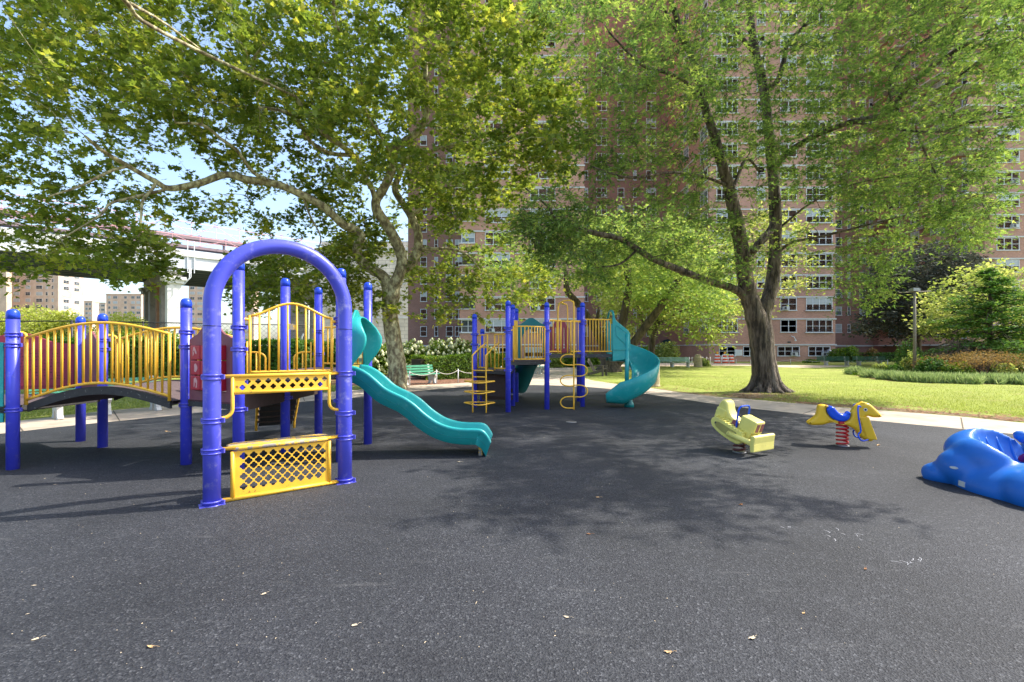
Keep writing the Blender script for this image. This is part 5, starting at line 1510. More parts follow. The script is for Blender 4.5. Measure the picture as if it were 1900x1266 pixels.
# ================================================================== bridge approach
d45 = Vector((1, 1.0, 0)).normalized(); n45 = Vector((-1, 1, 0)).normalized()
q0 = Vector((-95, 104, 0))
zb0 = 21.5
def BP(s, n_, z): return q0 + d45 * s + n45 * n_ + Vector((0, 0, z))
bg_ = thing('bridge_approach', 'long pale grey elevated bridge approach with a dark underside and red truss', 'bridge', (-95, 104, 0))
S0, S1 = -90, 62
def bbx(name, s0, s1, n0, n1, z0, z1, m, par=bg_):
    b = MB()
    vs = [BP(s, n_, z) for s in (s0, s1) for n_ in (n0, n1) for z in (z0, z1)]
    b.add(vs, [(0, 1, 3, 2), (4, 6, 7, 5), (0, 4, 5, 1), (2, 3, 7, 6), (0, 2, 6, 4), (1, 5, 7, 3)])
    return b.build(name, M[m], par)
g_ = bbx('girder', S0, S1, 0, .8, zb0, zb0 + 3.0, 'girder')
for s in range(-84, 60, 14):
    bbx('panel_joint', s, s + .12, -.03, -.001, zb0 + .1, zb0 + 2.9, 'under', g_)
bbx('parapet', S0, S1, -.35, 1.1, zb0 + 3.01, zb0 + 4.6, 'pier')
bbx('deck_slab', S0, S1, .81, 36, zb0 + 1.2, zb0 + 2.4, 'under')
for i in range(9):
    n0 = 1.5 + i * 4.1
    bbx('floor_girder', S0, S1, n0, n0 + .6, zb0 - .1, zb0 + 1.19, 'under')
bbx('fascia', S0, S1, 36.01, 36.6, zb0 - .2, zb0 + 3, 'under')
# upper structure: walkways and red truss
bbx('walkway', S0, S1, 6, 9, zb0 + 6.3, zb0 + 7.0, 'trussd'); bbx('walkway', S0, S1, 16, 19, zb0 + 10.6, zb0 + 11.7, 'trussd')
for nn_2, zz_a, zz_b in ((6, zb0 + 7, zb0 + 9.4), (16, zb0 + 11.7, zb0 + 15.2)):
    b = MB()
    b.tube([BP(S0, nn_2, zz_b), BP(S1, nn_2, zz_b)], .09, 4); b.tube([BP(S0, nn_2, (zz_a + zz_b) / 2), BP(S1, nn_2, (zz_a + zz_b) / 2)], .05, 4)
    s = S0
    k = 0
    while s < S1 - 6:
        b.tube([BP(s, nn_2, zz_a), BP(s, nn_2, zz_b)], .08, 4, cap=False)
        b.tube([BP(s, nn_2, zz_a if k % 2 else zz_b), BP(s + 6, nn_2, zz_b if k % 2 else zz_a)], .075, 4, cap=False)
        b.tube([BP(s, nn_2 - 1.5, zz_b + .1), BP(s, nn_2 + 2, zz_b + 1.0)], .12, 4, cap=False)
        s += 6; k += 1
    t_ = b.build('truss', M['truss'], bg_); t_['kind'] = 'stuff'
for s in range(-80, 60, 16):
    bbx('support_post', s, s + .5, 7, 7.5, zb0 + 4.6, zb0 + 6.29, 'pier'); bbx('support_post', s, s + .5, 17, 17.5, zb0 + 2.41, zb0 + 10.59, 'trussd')
# piers
def pier(s, n0, w_, m, ztop=zb0 - 2.2):
    b = MB()
    for (e, z0, z1) in ((w_ / 2, 0, ztop - 1.6), (w_ / 2 + .5, ztop - 1.599, ztop - .8), (w_ / 2 + .9, ztop - .799, ztop)):
        vs = [BP(s + a * e, n0 + c * e, z) for a in (-1, 1) for c in (-1, 1) for z in (z0, z1)]
        b.add(vs, [(0, 1, 3, 2), (4, 6, 7, 5), (0, 4, 5, 1), (2, 3, 7, 6), (0, 2, 6, 4), (1, 5, 7, 3)])
    return b.build('pier', M[m], bg_)
sp0 = 17.5
pier(sp0, 1.9, 2.9, 'pier'); pier(sp0, 10.0, 2.8, 'pierd'); pier(sp0, 18.5, 2.2, 'rust'); pier(sp0, 26, 3.2, 'pierd'); pier(sp0, 34, 3.4, 'pierd')
bbx('pier_beam', sp0 - 1.6, sp0 + 1.6, .5, 36, zb0 - 2.2, zb0 - .12, 'pierd')
b = MB()
for n_ in (-1.6, 0):
    b.tube([BP(sp0 - 3, n_, zb0 - .1), BP(sp0 - 3, n_ , zb0 - 2.2), BP(sp0 - 1.6, n_, zb0 - 3.4)], .12, 5); b.tube([BP(sp0 + 3, n_, zb0 - .1), BP(sp0 + 3, n_, zb0 - 2.2), BP(sp0 + 1.6, n_, zb0 - 4.2)], .12, 5)
b.tube([BP(sp0 - 3, -1.6, zb0 - 1.1), BP(sp0 + 3, -1.6, zb0 - 1.1)], .1, 5)
r_ = b.build('service_platform', M['girder'], bg_); r_['kind'] = 'stuff'
for s in (20, 21.4):
    bbx('drain_pipe', s, s + .2, -.3, -.1, zb0 - 1, zb0 + 7, 'girder')
# anchorage: big pale stone block at the bridge's far end
an = thing('anchorage', 'huge pale stone bridge anchorage behind the plane tree trunk', 'stone building', (-45, 150, 0))
b = MB(); b.bbox((PX(592, 140), 140, 0), (PX(820, 140), 190, 30.0)); b.build('wall', M['ashlar'], an)
b = MB(); b.bbox((PX(585, 140), 139.2, 30.001), (PX(822, 140), 190, 31.2)); b.build('cornice', M['pier'], an)
b = MB(); b.bbox((PX(592, 140) + .5, 140.5, 31.201), (PX(815, 140), 190, 33.4)); b.build('parapet', M['ashlar'], an)
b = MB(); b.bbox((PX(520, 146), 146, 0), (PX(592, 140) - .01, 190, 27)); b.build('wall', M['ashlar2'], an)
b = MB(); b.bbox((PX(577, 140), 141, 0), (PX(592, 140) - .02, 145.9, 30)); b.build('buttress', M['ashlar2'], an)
for z in (10.5, 20.5):
    b = MB(); b.bbox((PX(592, 140) - .05, 139.8, z), (PX(820, 140), 139.99, z + .5)); b.build('string_course', M['pier'], an)

# ================================================================== far tan towers
def tower(label, x0px, x1px, Y, ztop_px, m, cols, storey=2.75, dep=5, side=None):
    x0 = PX(x0px, Y); x1 = PX(x1px, Y); zt = 1.5 + (648 - ztop_px) / F * Y
    o = thing('apartment_tower', label, 'building', ((x0 + x1) / 2, Y, 0), 'tan towers beyond the bridge')
    b = MB(); b.bbox((x0, Y, 0), (x1, Y + dep, zt)); b.build('wall', M[m], o)
    b = MB(); b.bbox((x0 - .2, Y - .2, zt), (x1 + .2, Y + dep + .2, zt + .5)); b.build('parapet', M[m], o)
    n = int((zt - 3) / storey); of = off(o)
    for k in range(n):
        z = zt - 2.3 - storey * k
        if z < 3: break
        for c in cols:
            wx = PX(c[0], Y); wd = c[1]
            key = ('far', wd)
            if key not in WIN:
                b = MB(); b.bbox((-wd / 2, -.08, 0), (wd / 2, .02, 1.45)); p_ = b.mesh('window', M['frame'])
                p2 = []
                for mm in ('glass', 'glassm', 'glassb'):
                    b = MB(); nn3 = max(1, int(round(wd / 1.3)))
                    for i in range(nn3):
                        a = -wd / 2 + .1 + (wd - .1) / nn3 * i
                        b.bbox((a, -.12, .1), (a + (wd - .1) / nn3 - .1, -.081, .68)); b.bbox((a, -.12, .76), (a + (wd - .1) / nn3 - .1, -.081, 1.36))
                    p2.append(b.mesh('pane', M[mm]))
                WIN[key] = (p_, p2, None)
            wo = link('window', WIN[key][0], o, Vector((wx, Y, z)) - of)
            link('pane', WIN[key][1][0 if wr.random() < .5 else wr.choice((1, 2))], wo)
        if side:
            for yy in side:
                wo = link('window', WIN[('far', cols[0][1])][0], o, Vector((x1, Y + yy, z)) - of, PI / 2)
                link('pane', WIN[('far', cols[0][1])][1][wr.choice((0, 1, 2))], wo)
    return o
tower('wide tan brick tower under the bridge, the nearest and broadest one', 14, 108, 200, 490, 'brickt', [(31, 2.6), (52, 2.0), (73, 2.6), (87, .9), (98, .9)], 2.75, dep=12, side=(3.5, 8.5))
tower('tan tower slab cut by the frame edge beside the broad tower', -60, 12, 190, 470, 'brickt', [(-40, 2.4), (-20, 2.4)], 2.75, 2)
tower('small pale tower between the broad tower and the pier', 172, 196, 330, 563, 'brickt2', [(177, 2.5), (184, 1.6), (191, 2.5)], 2.9)
tower('low tan block lowest against the sky under the bridge', 156, 171, 300, 560, 'brickt', [(161, 1.6), (167, 1.6)], 2.9)
tower('tan tower with stepped top directly beside the grey pier', 197, 262, 270, 547, 'brickt', [(203, 1.4), (214, 2.4), (233, 1.6), (247, 2.0), (257, 2.2)], 2.9, dep=8, side=(4.0,))
tower('tan tower between the white pier and the arch', 350, 395, 250, 500, 'brickt', [(357, 2.4), (371, 2.6), (386, 2.4)], 2.75)
tower('tan tower seen through the top of the arch', 430, 471, 250, 500, 'brickt', [(437, 2.4), (448, 2.6), (460, 2.4)], 2.75)
# ================================================================== foliage helpers
def T(verts, tris):
    return np.array(verts, dtype=np.float32), np.array(tris, dtype=np.int32)
def fan(out, c=(0, .42, 0)):
    n = len(out); v = [list(p) + [0.0] if len(p) == 2 else list(p) for p in out] + [list(c)]
    return T(v, [(i, (i + 1) % n, n) for i in range(n)])
half = [(.0, 0.0), (.20, -.02), (.46, .10, .05), (.28, .26), (.50, .58, .08), (.17, .56)]
PLANE = fan([(p[0], p[1], (p[2] if len(p) > 2 else 0)) for p in half] + [(0, 1.0, -.06)] + [(-p[0], p[1], (p[2] if len(p) > 2 else 0)) for p in half[:0:-1]], (0, .38, .03))
MAPLE = T([(0, 0, 0), (.13, .35, .02), (0, 1.0, -.1), (-.13, .35, .02), (.46, .52, -.04), (.05, .15, .02), (-.46, .52, -.04), (-.05, .15, .02)], [(0, 1, 2), (0, 2, 3), (5, 4, 1), (7, 3, 6)])
DIA = T([(0, 0, 0), (.30, .5, .06), (0, 1, 0), (-.30, .5, .06)], [(0, 1, 2), (0, 2, 3)])
BLADE = T([(-.06, 0, 0), (.06, 0, 0), (0, 1, .12)], [(0, 1, 2)])

def leaf_mesh(name, P, size, tpl, m, tilt=.55, tint=None, R=rng, up=None, bias=None):
    P = np.asarray(P, dtype=np.float32); N = len(P)
    nrm = np.zeros((N, 3), np.float32); nrm[:, 2] = 1
    if up is not None: nrm = np.asarray(up, dtype=np.float32).copy()
    nrm += R.normal(0, tilt, (N, 3)).astype(np.float32)
    nrm /= np.linalg.norm(nrm, axis=1, keepdims=True) + 1e-9
    a = R.normal(0, 1, (N, 3)).astype(np.float32)
    if bias is not None: a += np.asarray(bias, dtype=np.float32)
    U = a - nrm * (a * nrm).sum(1, keepdims=True); U /= np.linalg.norm(U, axis=1, keepdims=True) + 1e-9
    Vv = np.cross(nrm, U)
    tv, tt = tpl
    s = (size * R.uniform(.65, 1.2, N)).astype(np.float32) if np.isscalar(size) else size
    V = P[:, None, :] + s[:, None, None] * (tv[None, :, 0:1] * Vv[:, None, :] + tv[None, :, 1:2] * U[:, None, :] + tv[None, :, 2:3] * nrm[:, None, :])
    k = len(tv)
    Fc = (tt[None, :, :] + (np.arange(N) * k)[:, None, None]).reshape(-1, 3)
    if tint is None: tint = np.clip(R.normal(.45, .2, N), 0, 1)
    return mesh_np(name, V.reshape(-1, 3), Fc, m, False, np.repeat(tint, k))

def inpoly(x, y, poly):
    c = np.zeros(len(x), bool); n = len(poly)
    for i in range(n):
        x0, y0 = poly[i]; x1, y1 = poly[(i + 1) % n]
        cond = ((y0 > y) != (y1 > y))
        with np.errstate(divide='ignore', invalid='ignore'):
            xi = (x1 - x0) * (y - y0) / (y1 - y0 + 1e-12) + x0
        c ^= cond & (x < xi)
    return c

def vnoise(P, sc, seed=0):
    """cheap smooth pseudo-noise from summed sines"""
    r = np.random.default_rng(seed); v = 0
    for i in range(6):
        k = r.normal(0, 1, 3) * sc * (1 + .5 * i); ph = r.uniform(0, 6.28)
        v = v + np.sin(P @ k + ph) / (1 + .35 * i)
    return v / 3.0

def Wn(px, py, Y):
    return np.stack([(px - CX) / F * Y, Y, CAM_H + (HY - py) / F * Y], -1)

def limb_pts(L):
    """[(px,py,Y,r),...] -> smooth polyline with radii"""
    P = [W(a, b_, c) for a, b_, c, r in L]; r = [q[3] for q in L]
    sp = smooth_path(P, 4); rs = list(np.interp(np.linspace(0, len(P) - 1, len(sp)), range(len(P)), r))
    return sp, rs

def grow(name, label, base, limbs, targets, trunk_m, leafm, nleaf, lsize, tpl, spread, seed=1, tilt=.55, group=None, roots=(), cat='tree', tbase=.45, tvar=.16, wob=.12, ltw=.55, bias=None, droop=.1, sprays=False):
    R = np.random.default_rng(seed); rs_ = random.Random(seed)
    o = thing(name, label, cat, base, group)
    b = MB(); nodes = []; rad = []
    for L in limbs:
        sp, rr_ = limb_pts(L)
        r2 = [r * (1 + wob * (rs_.random() - .5)) for r in rr_]
        b.tube(sp, r2, 16 if rr_[0] > .2 else 9)
        for p, r in zip(sp, rr_):
            nodes.append(tuple(p)); rad.append(r)
    for pts, rr_ in roots: b.tube(smooth_path(pts, 3), list(np.interp(np.linspace(0, len(pts) - 1, 3 * (len(pts) - 1) + 1), range(len(pts)), rr_)), 9)
    b.build('trunk', trunk_m, o)
    N0 = np.array(nodes); r0 = np.array(rad)
    D = np.array([np.min(np.linalg.norm(N0 - t, axis=1)) for t in targets])
    order = np.argsort(D)
    cap_ = len(N0) + 4 * len(targets) + 10
    NA = np.zeros((cap_, 3)); RA = np.zeros(cap_); n = len(N0); NA[:n] = N0; RA[:n] = r0
    tw = MB(); leafP = []; leafT = []; leafD = []
    base_v = np.array(base)
    for j in order:
        t = targets[j]
        d = np.linalg.norm(NA[:n] - t, axis=1) + .6 * np.maximum(0, NA[:n, 2] - t[2] - .3) + np.where(RA[:n] > .16, 1.0, 0)
        i = int(np.argmin(d)); p = NA[i]; L = np.linalg.norm(t - p)
        ra_ = min(RA[i] * .72, .008 + .011 * L)
        out = (t - p); 
        mid1 = p + out * .33 + R.normal(0, .07, 3) * L + np.array((0, 0, .05 * L)); mid2 = p + out * .68 + R.normal(0, .07, 3) * L + np.array((0, 0, .05 * L))
        pts = [Vector(p), Vector(mid1), Vector(mid2), Vector(t)]
        rr_ = [ra_, ra_ * .8, ra_ * .55, .004]
        if L > .15: tw.tube(pts, rr_, 5 if ra_ > .03 else 3, cap=False)
        for q, r in ((mid1, rr_[1]), (mid2, rr_[2]), (t, max(rr_[2] * .7, .009))):
            NA[n] = q; RA[n] = r; n += 1
        k = int(nleaf * R.uniform(.6, 1.4))
        ns = 7; outd = (t - mid1); outd /= np.linalg.norm(outd) + 1e-6
        sl = spread[0] * 1.9
        dirs = R.normal(0, .75, (ns, 3)) + outd * .9 + np.array((0, 0, -droop)); dirs[:, 2] *= .6
        dirs /= np.linalg.norm(dirs, axis=1, keepdims=True)
        org = np.where(R.random((ns, 1)) < .5, mid2 + (t - mid2) * R.random((ns, 1)), t)
        ln = sl * R.uniform(.6, 1.25, (ns, 1))
        if sprays:
            for q in range(ns):
                e = org[q] + dirs[q] * ln[q] * .8; tw.tube([Vector(org[q]), Vector(e)], [.006, .002], 3, cap=False)
        si = R.integers(0, ns, k); tt = R.random((k, 1)) ** .8
        g = R.normal(0, 1, (k, 3)) * np.array((1, 1, .5)) * spread[2] * .42
        pos = org[si] + dirs[si] * ln[si] * tt + g + np.array((0, 0, -.10)) * tt ** 2
        leafP.append(pos); leafT.append(np.clip(R.normal(tbase, tvar, k) + R.normal(0, .14), 0, 1)); leafD.append(dirs[si])
    t_ = tw.build('twigs', trunk_m, o); t_['kind'] = 'stuff'
    LP = np.concatenate(leafP); LT = np.concatenate(leafT)
    keep = LP[:, 2] > .3
    LD = np.concatenate(leafD)[keep] * 1.3
    if bias is not None: LD = LD + np.array(bias)
    me = leaf_mesh('crown', LP[keep] - base_v, lsize, tpl, leafm, tilt, LT[keep], R, bias=LD)
    c = link('crown', me, o); c['kind'] = 'stuff'
    return o

def sample_poly(poly, n, depth, R, gap=.0, gsc=.35, gseed=3):
    xs = [p[0] for p in poly]; ys = [p[1] for p in poly]; out = []
    got = 0
    while got < n:
        px = R.uniform(min(xs), max(xs), n); py = R.uniform(min(ys), max(ys), n)
        ok = inpoly(px, py, poly); px = px[ok]; py = py[ok]
        Y = depth(px, py, R)
        P = Wn(px, py, Y)
        nz = vnoise(P, gsc, gseed); P = P[nz > gap]
        out.append(P); got += len(P)
    return np.concatenate(out)[:n]

# ================================================================== plane tree
TR = np.random.default_rng(42)
plane_limbs = [
    [(736, 724, 18.4, .470), (737, 712, 18.4, .395), (738, 690, 18.4, .353), (733, 650, 18.4, .328), (727, 610, 18.4, .298), (723, 575, 18.4, .290), (726, 545, 18.4, .336), (728, 520, 18.4, .319)],
    [(722, 550, 18.4, .235), (712, 515, 18.2, .202), (690, 500, 18.0, .185), (668, 482, 17.8, .176), (662, 462, 17.6, .168), (671, 440, 17.4, .160), (655, 424, 17.2, .151), (639, 419, 17, .147), (610, 392, 16.6, .139), (593, 379, 16.4, .134), (553, 358, 16, .126), (506, 340, 15.6, .122), (460, 334, 15.2, .118), (419, 324, 15, .109), (371, 340, 14.6, .101), (316, 350, 14.2, .092), (290, 338, 14, .076), (237, 308, 13.5, .067), (190, 280, 13, .050), (158, 253, 12.5, .034)],
    [(728, 540, 18.4, .252), (742, 505, 18.3, .227), (746, 480, 18.3, .210), (734, 447, 18.2, .202), (716, 415, 18.1, .193), (700, 392, 18, .185), (698, 372, 18, .176), (712, 350, 17.9, .168), (724, 325, 17.8, .151), (730, 308, 17.7, .143), (728, 288, 17.6, .143), (745, 268, 17.5, .151), (765, 253, 17.4, .134), (783, 235, 17.3, .118), (792, 200, 17, .101), (789, 119, 16.5, .084), (795, 20, 16, .067), (780, -90, 15.5, .050)],
    [(745, 500, 18.5, .202), (762, 490, 18.6, .193), (775, 465, 18.7, .176), (775, 430, 18.8, .160), (762, 400, 18.9, .151), (742, 370, 19, .139), (733, 350, 19, .126), (742, 322, 19.1, .118), (752, 300, 19.1, .084), (775, 275, 19, .067)],
    [(700, 380, 18, .109), (690, 350, 17.6, .101), (679, 332, 17.3, .101), (659, 292, 17, .092), (630, 268, 16.6, .088), (611, 257, 16.4, .084), (584, 229, 16, .080), (560, 198, 15.5, .076), (545, 178, 15.2, .067), (510, 155, 14.8, .059), (474, 140, 14.4, .055), (472, 110, 14.2, .046), (490, 83, 14, .034)],
    [(650, 288, 17, .076), (611, 284, 16.5, .071), (575, 262, 16, .067), (553, 225, 15.4, .059), (521, 205, 15, .055), (454, 198, 14.4, .042), (405, 190, 14, .025)],
    [(506, 340, 15.6, .059), (470, 320, 15, .055), (440, 280, 14.5, .050), (410, 258, 14, .046), (375, 232, 13.4, .038), (325, 228, 13, .025)],
    [(778, 462, 18.6, .076), (810, 462, 18.7, .063), (837, 462, 18.8, .055), (868, 474, 18.9, .042), (890, 500, 19, .029)],
    [(758, 398, 18.9, .076), (775, 392, 18.8, .071), (797, 371, 18.7, .063), (821, 352, 18.6, .055), (850, 345, 18.5, .046), (876, 348, 18.4, .038), (900, 335, 18.3, .025)],
    [(730, 300, 17.7, .076), (760, 292, 17.2, .067), (800, 280, 16.6, .059), (860, 262, 16, .050), (930, 240, 15.5, .034), (1000, 232, 15, .025)],
    [(726, 285, 17.6, .059), (705, 250, 17.2, .050), (680, 210, 16.8, .042), (670, 150, 16.2, .034), (640, 90, 15.6, .025)],
    [(290, 338, 14, .050), (282, 352, 13.8, .042), (265, 372, 13.5, .038), (262, 400, 13.2, .029), (258, 440, 13, .021)],
    [(237, 308, 13.5, .042), (200, 320, 13, .038), (150, 345, 12.5, .029), (90, 365, 12, .021)],
    [(316, 350, 14.2, .042), (240, 368, 13.4, .038), (205, 378, 13, .034), (185, 400, 12.8, .025), (120, 440, 12.4, .017)],
    [(560, 356, 16, .042), (575, 400, 16.4, .034), (595, 440, 16.8, .025), (588, 470, 17, .017)],
    [(545, 178, 13.2, .034), (300, 60, 9.5, .038), (235, 5, 8.4, .042), (180, -60, 7.5, .042)],
    [(370, 90, 10.6, .017), (300, 40, 9.4, .025), (240, 6, 8.6, .034)],
    [(630, 60, 14, .042), (618, 20, 13.6, .042), (625, -60, 13, .050)],
]
PP = [(-420, 560), (-60, 535), (20, 528), (60, 490), (120, 500), (150, 475), (215, 520), (250, 515), (275, 455), (292, 430), (330, 425), (372, 432), (420, 395), (460, 425), (500, 440), (560, 400), (640, 470), (690, 440), (760, 560), (800, 570), (840, 560), (880, 545), (930, 540), (950, 440), (940, 400), (1000, 340), (1060, 300), (1092, 250), (1085, 210), (1050, 140), (1000, 60), (950, 20), (960, -150), (900, -260), (-420, -260)]
def dep_plane(px, py, R):
    t = np.clip((px + 100) / 900, 0, 1)
    near = 8.0 + 6.0 * t + np.clip((py - 60) / 300, 0, 1) * 4.5
    far = 15.5 + 7.0 * t
    return near + (far - near) * R.random(len(px)) ** .8
tg = sample_poly(PP, 1080, dep_plane, TR, gap=-.30, gsc=.55, gseed=5)
def clear_sun(tg, x0=-9.5, x1=-.4, y1=6.9):
    """branches keep clear of the gap through which the sun reaches the near playset"""
    for it in range(3):
        shx = tg[:, 0] - .825 * tg[:, 2]; shy = tg[:, 1] - .21 * tg[:, 2]
        bad = (shx > x0) & (shx < x1) & (shy < y1)
        tg = np.where(bad[:, None], (tg - np.array((0, 0, CAM_H))) * 1.16 + np.array((0, 0, CAM_H)), tg)
    return tg
# hanging sprays seen through and beside the arch, and low ones round the trunk
extra = []
for (x0, x1, y0_, y1_, Ya, Yb_, n_) in ((440, 590, 470, 570, 15, 18, 55), (590, 690, 440, 560, 17, 20, 60), (690, 730, 540, 585, 17.5, 19, 6), (250, 290, 430, 505, 12.5, 13.5, 16), (800, 960, 500, 570, 17.5, 20, 26), (960, 1010, 470, 560, 18, 20, 8), (0, 250, 400, 510, 12, 15, 18), (600, 1040, -120, 330, 12.5, 19, 260), (60, 640, -60, 250, 11, 18, 190), (760, 980, 300, 420, 16, 20, 60), (330, 720, 130, 330, 14.5, 20, 70), (560, 700, 300, 440, 17, 21, 40), (760, 900, 560, 600, 18, 19, 5), (940, 1085, 150, 330, 14, 17, 50)):
    px = TR.uniform(x0, x1, n_); py = TR.uniform(y0_, y1_, n_); Y = TR.uniform(Ya, Yb_, n_); extra.append(Wn(px, py, Y))
tg = np.concatenate([tg] + extra)
tg = clear_sun(tg)
tb = G(736, 722)
rootp = []
for a in (205, 250, 295):
    c, s = math.cos(math.radians(a)), math.sin(math.radians(a))
    rootp.append(([Vector((tb.x + .28 * c, 18.4 + .28 * s, .75)), Vector((tb.x + .42 * c, 18.4 + .42 * s, .25)), Vector((tb.x + .65 * c, 18.4 + .65 * s, -.05))], [.12, .14, .10]))
grow('plane_tree', 'mottled plane tree with winding limbs spreading over the near playset', (tb.x, 18.4, 0), plane_limbs, tg, M['plane_bark'], M['leaf_plane'], 56, .168, PLANE, (.36, .36, .22), seed=4, tilt=.55, roots=rootp, sprays=True, tbase=.42, tvar=.2)

# ================================================================== big maple
maple_limbs = [
    [(1420, 735, 16.7, .640), (1421, 715, 16.7, .464), (1418, 690, 16.7, .400), (1414, 650, 16.7, .376), (1408, 610, 16.7, .368), (1400, 580, 16.7, .336), (1390, 550, 16.7, .288), (1383, 520, 16.6, .264), (1379, 480, 16.5, .248), (1370, 430, 16.3, .232), (1362, 390, 16.2, .208), (1352, 345, 16, .184), (1338, 300, 15.8, .160), (1325, 250, 15.6, .144), (1305, 190, 15.3, .128), (1290, 120, 15, .112), (1265, 60, 14.6, .096), (1235, -30, 14, .072)],
    [(1424, 700, 16.8, .320), (1420, 640, 16.8, .304), (1416, 590, 16.8, .264), (1424, 560, 16.8, .240), (1432, 530, 16.9, .232), (1438, 480, 17, .224), (1439, 430, 17, .208), (1438, 380, 17, .200), (1434, 320, 17, .184), (1428, 260, 16.9, .168), (1422, 200, 16.8, .160), (1412, 140, 16.6, .144), (1400, 90, 16.4, .136), (1390, 10, 16, .112), (1385, -80, 15.6, .080)],
    [(1388, 560, 16.7, .160), (1366, 538, 16.5, .136), (1316, 522, 16, .120), (1266, 503, 15.5, .112), (1216, 483, 15, .100), (1183, 463, 14.6, .092), (1150, 443, 14.2, .084), (1105, 433, 13.8, .076), (1054, 419, 13.3, .064), (1027, 404, 13, .048), (1018, 385, 12.8, .032), (975, 350, 12.3, .020)],
    [(1394, 470, 16.5, .136), (1412, 448, 16.6, .136), (1432, 425, 16.9, .144), (1438, 400, 17, .120)],
    [(1436, 315, 17, .104), (1460, 285, 16.6, .104), (1499, 259, 16, .096), (1540, 240, 15.5, .092), (1582, 226, 15, .088), (1632, 216, 14.4, .080), (1658, 195, 14, .072), (1698, 149, 13.4, .060), (1750, 110, 12.8, .052), (1798, 80, 12.3, .044), (1874, 40, 11.5, .032), (1960, 10, 10.8, .016)],
    [(1655, 197, 14, .048), (1651, 149, 13.8, .044), (1670, 115, 13.6, .040), (1698, 88, 13.3, .036), (1764, 43, 12.8, .024), (1800, 10, 12.4, .016)],
    [(1640, 210, 14.3, .040), (1700, 185, 13.6, .036), (1764, 153, 13, .032), (1820, 110, 12.4, .028), (1864, 76, 12, .016)],
    [(1422, 170, 16.7, .096), (1443, 149, 16.4, .088), (1455, 110, 16.2, .080), (1462, 80, 16, .068), (1499, 43, 15.6, .056), (1540, 0, 15.2, .040)],
    [(1470, 95, 16, .040), (1500, 80, 15.6, .036), (1540, 65, 15.2, .032), (1575, 58, 14.8, .020)],
    [(1398, 95, 16.4, .080), (1352, 40, 15.8, .064), (1330, -30, 15.2, .048)],
    [(1356, 360, 16.1, .080), (1368, 330, 16.3, .064), (1380, 300, 16.4, .048), (1392, 298, 16.6, .040), (1410, 320, 16.8, .048)],
    [(1305, 190, 15.3, .064), (1270, 150, 14.6, .056), (1235, 135, 14, .048), (1190, 120, 13.4, .040), (1130, 60, 12.6, .024)],
    [(1350, 345, 16, .048), (1310, 330, 15, .044), (1250, 320, 14, .040), (1170, 330, 13, .032), (1100, 310, 12, .016)],
    [(1183, 463, 14.6, .040), (1150, 490, 14.4, .032), (1105, 497, 14.2, .020)],
    [(1441, 470, 17, .056), (1470, 450, 16.6, .048), (1520, 440, 16, .040), (1600, 420, 15, .032), (1680, 400, 14.4, .020)],
    [(1450, 420, 17, .040), (1500, 380, 16.4, .036), (1560, 350, 15.8, .032), (1640, 330, 15, .024), (1730, 330, 14, .016)],
    [(1582, 226, 15, .040), (1660, 240, 14, .036), (1740, 245, 13.2, .032), (1800, 228, 12.6, .028), (1900, 215, 11.8, .024)],
    [(1700, 243, 13.5, .028), (1720, 290, 13.4, .024), (1745, 340, 13.4, .016)],
    [(1290, 120, 15, .048), (1255, 60, 14, .040), (1215, -20, 13, .032)],
]
MP = [(1005, -60), (985, 60), (1040, 170), (1060, 230), (1070, 300), (1000, 350), (965, 400), (985, 440), (1010, 470), (1060, 500), (1110, 520), (1180, 505), (1240, 490), (1290, 505), (1340, 525), (1380, 500), (1470, 500), (1520, 515), (1560, 520), (1600, 540), (1640, 548), (1655, 520), (1630, 480), (1700, 478), (1730, 430), (1775, 440), (1815, 440), (1840, 340), (1855, 255), (1960, 225), (2400, 200), (2400, -260), (1500, -260), (1300, -110), (1010, -60)]
def dep_maple(px, py, R):
    t = np.clip(abs(px - 1420) / 480, 0, 1)
    near = 8.5 + 1.5 * (1 - t) + np.clip((py - 50) / 400, 0, 1) * 3.6
    far = 18.0 - 3.0 * t
    return near + (far - near) * R.random(len(px)) ** .62
tg = sample_poly(MP, 1750, dep_maple, TR, gap=-.28, gsc=.55, gseed=9)
ex2 = []
for (x0, x1, y0_, y1_, Ya, Yb_, n_) in ((970, 1080, 380, 470, 12, 14, 40), (1700, 1885, 330, 440, 12, 14, 26), (1560, 1650, 470, 555, 14, 15.5, 16), (900, 1010, 520, 600, 17, 19, 0)):
    px = TR.uniform(x0, x1, n_); py = TR.uniform(y0_, y1_, n_); Y = TR.uniform(Ya, Yb_, n_); ex2.append(Wn(px, py, Y))
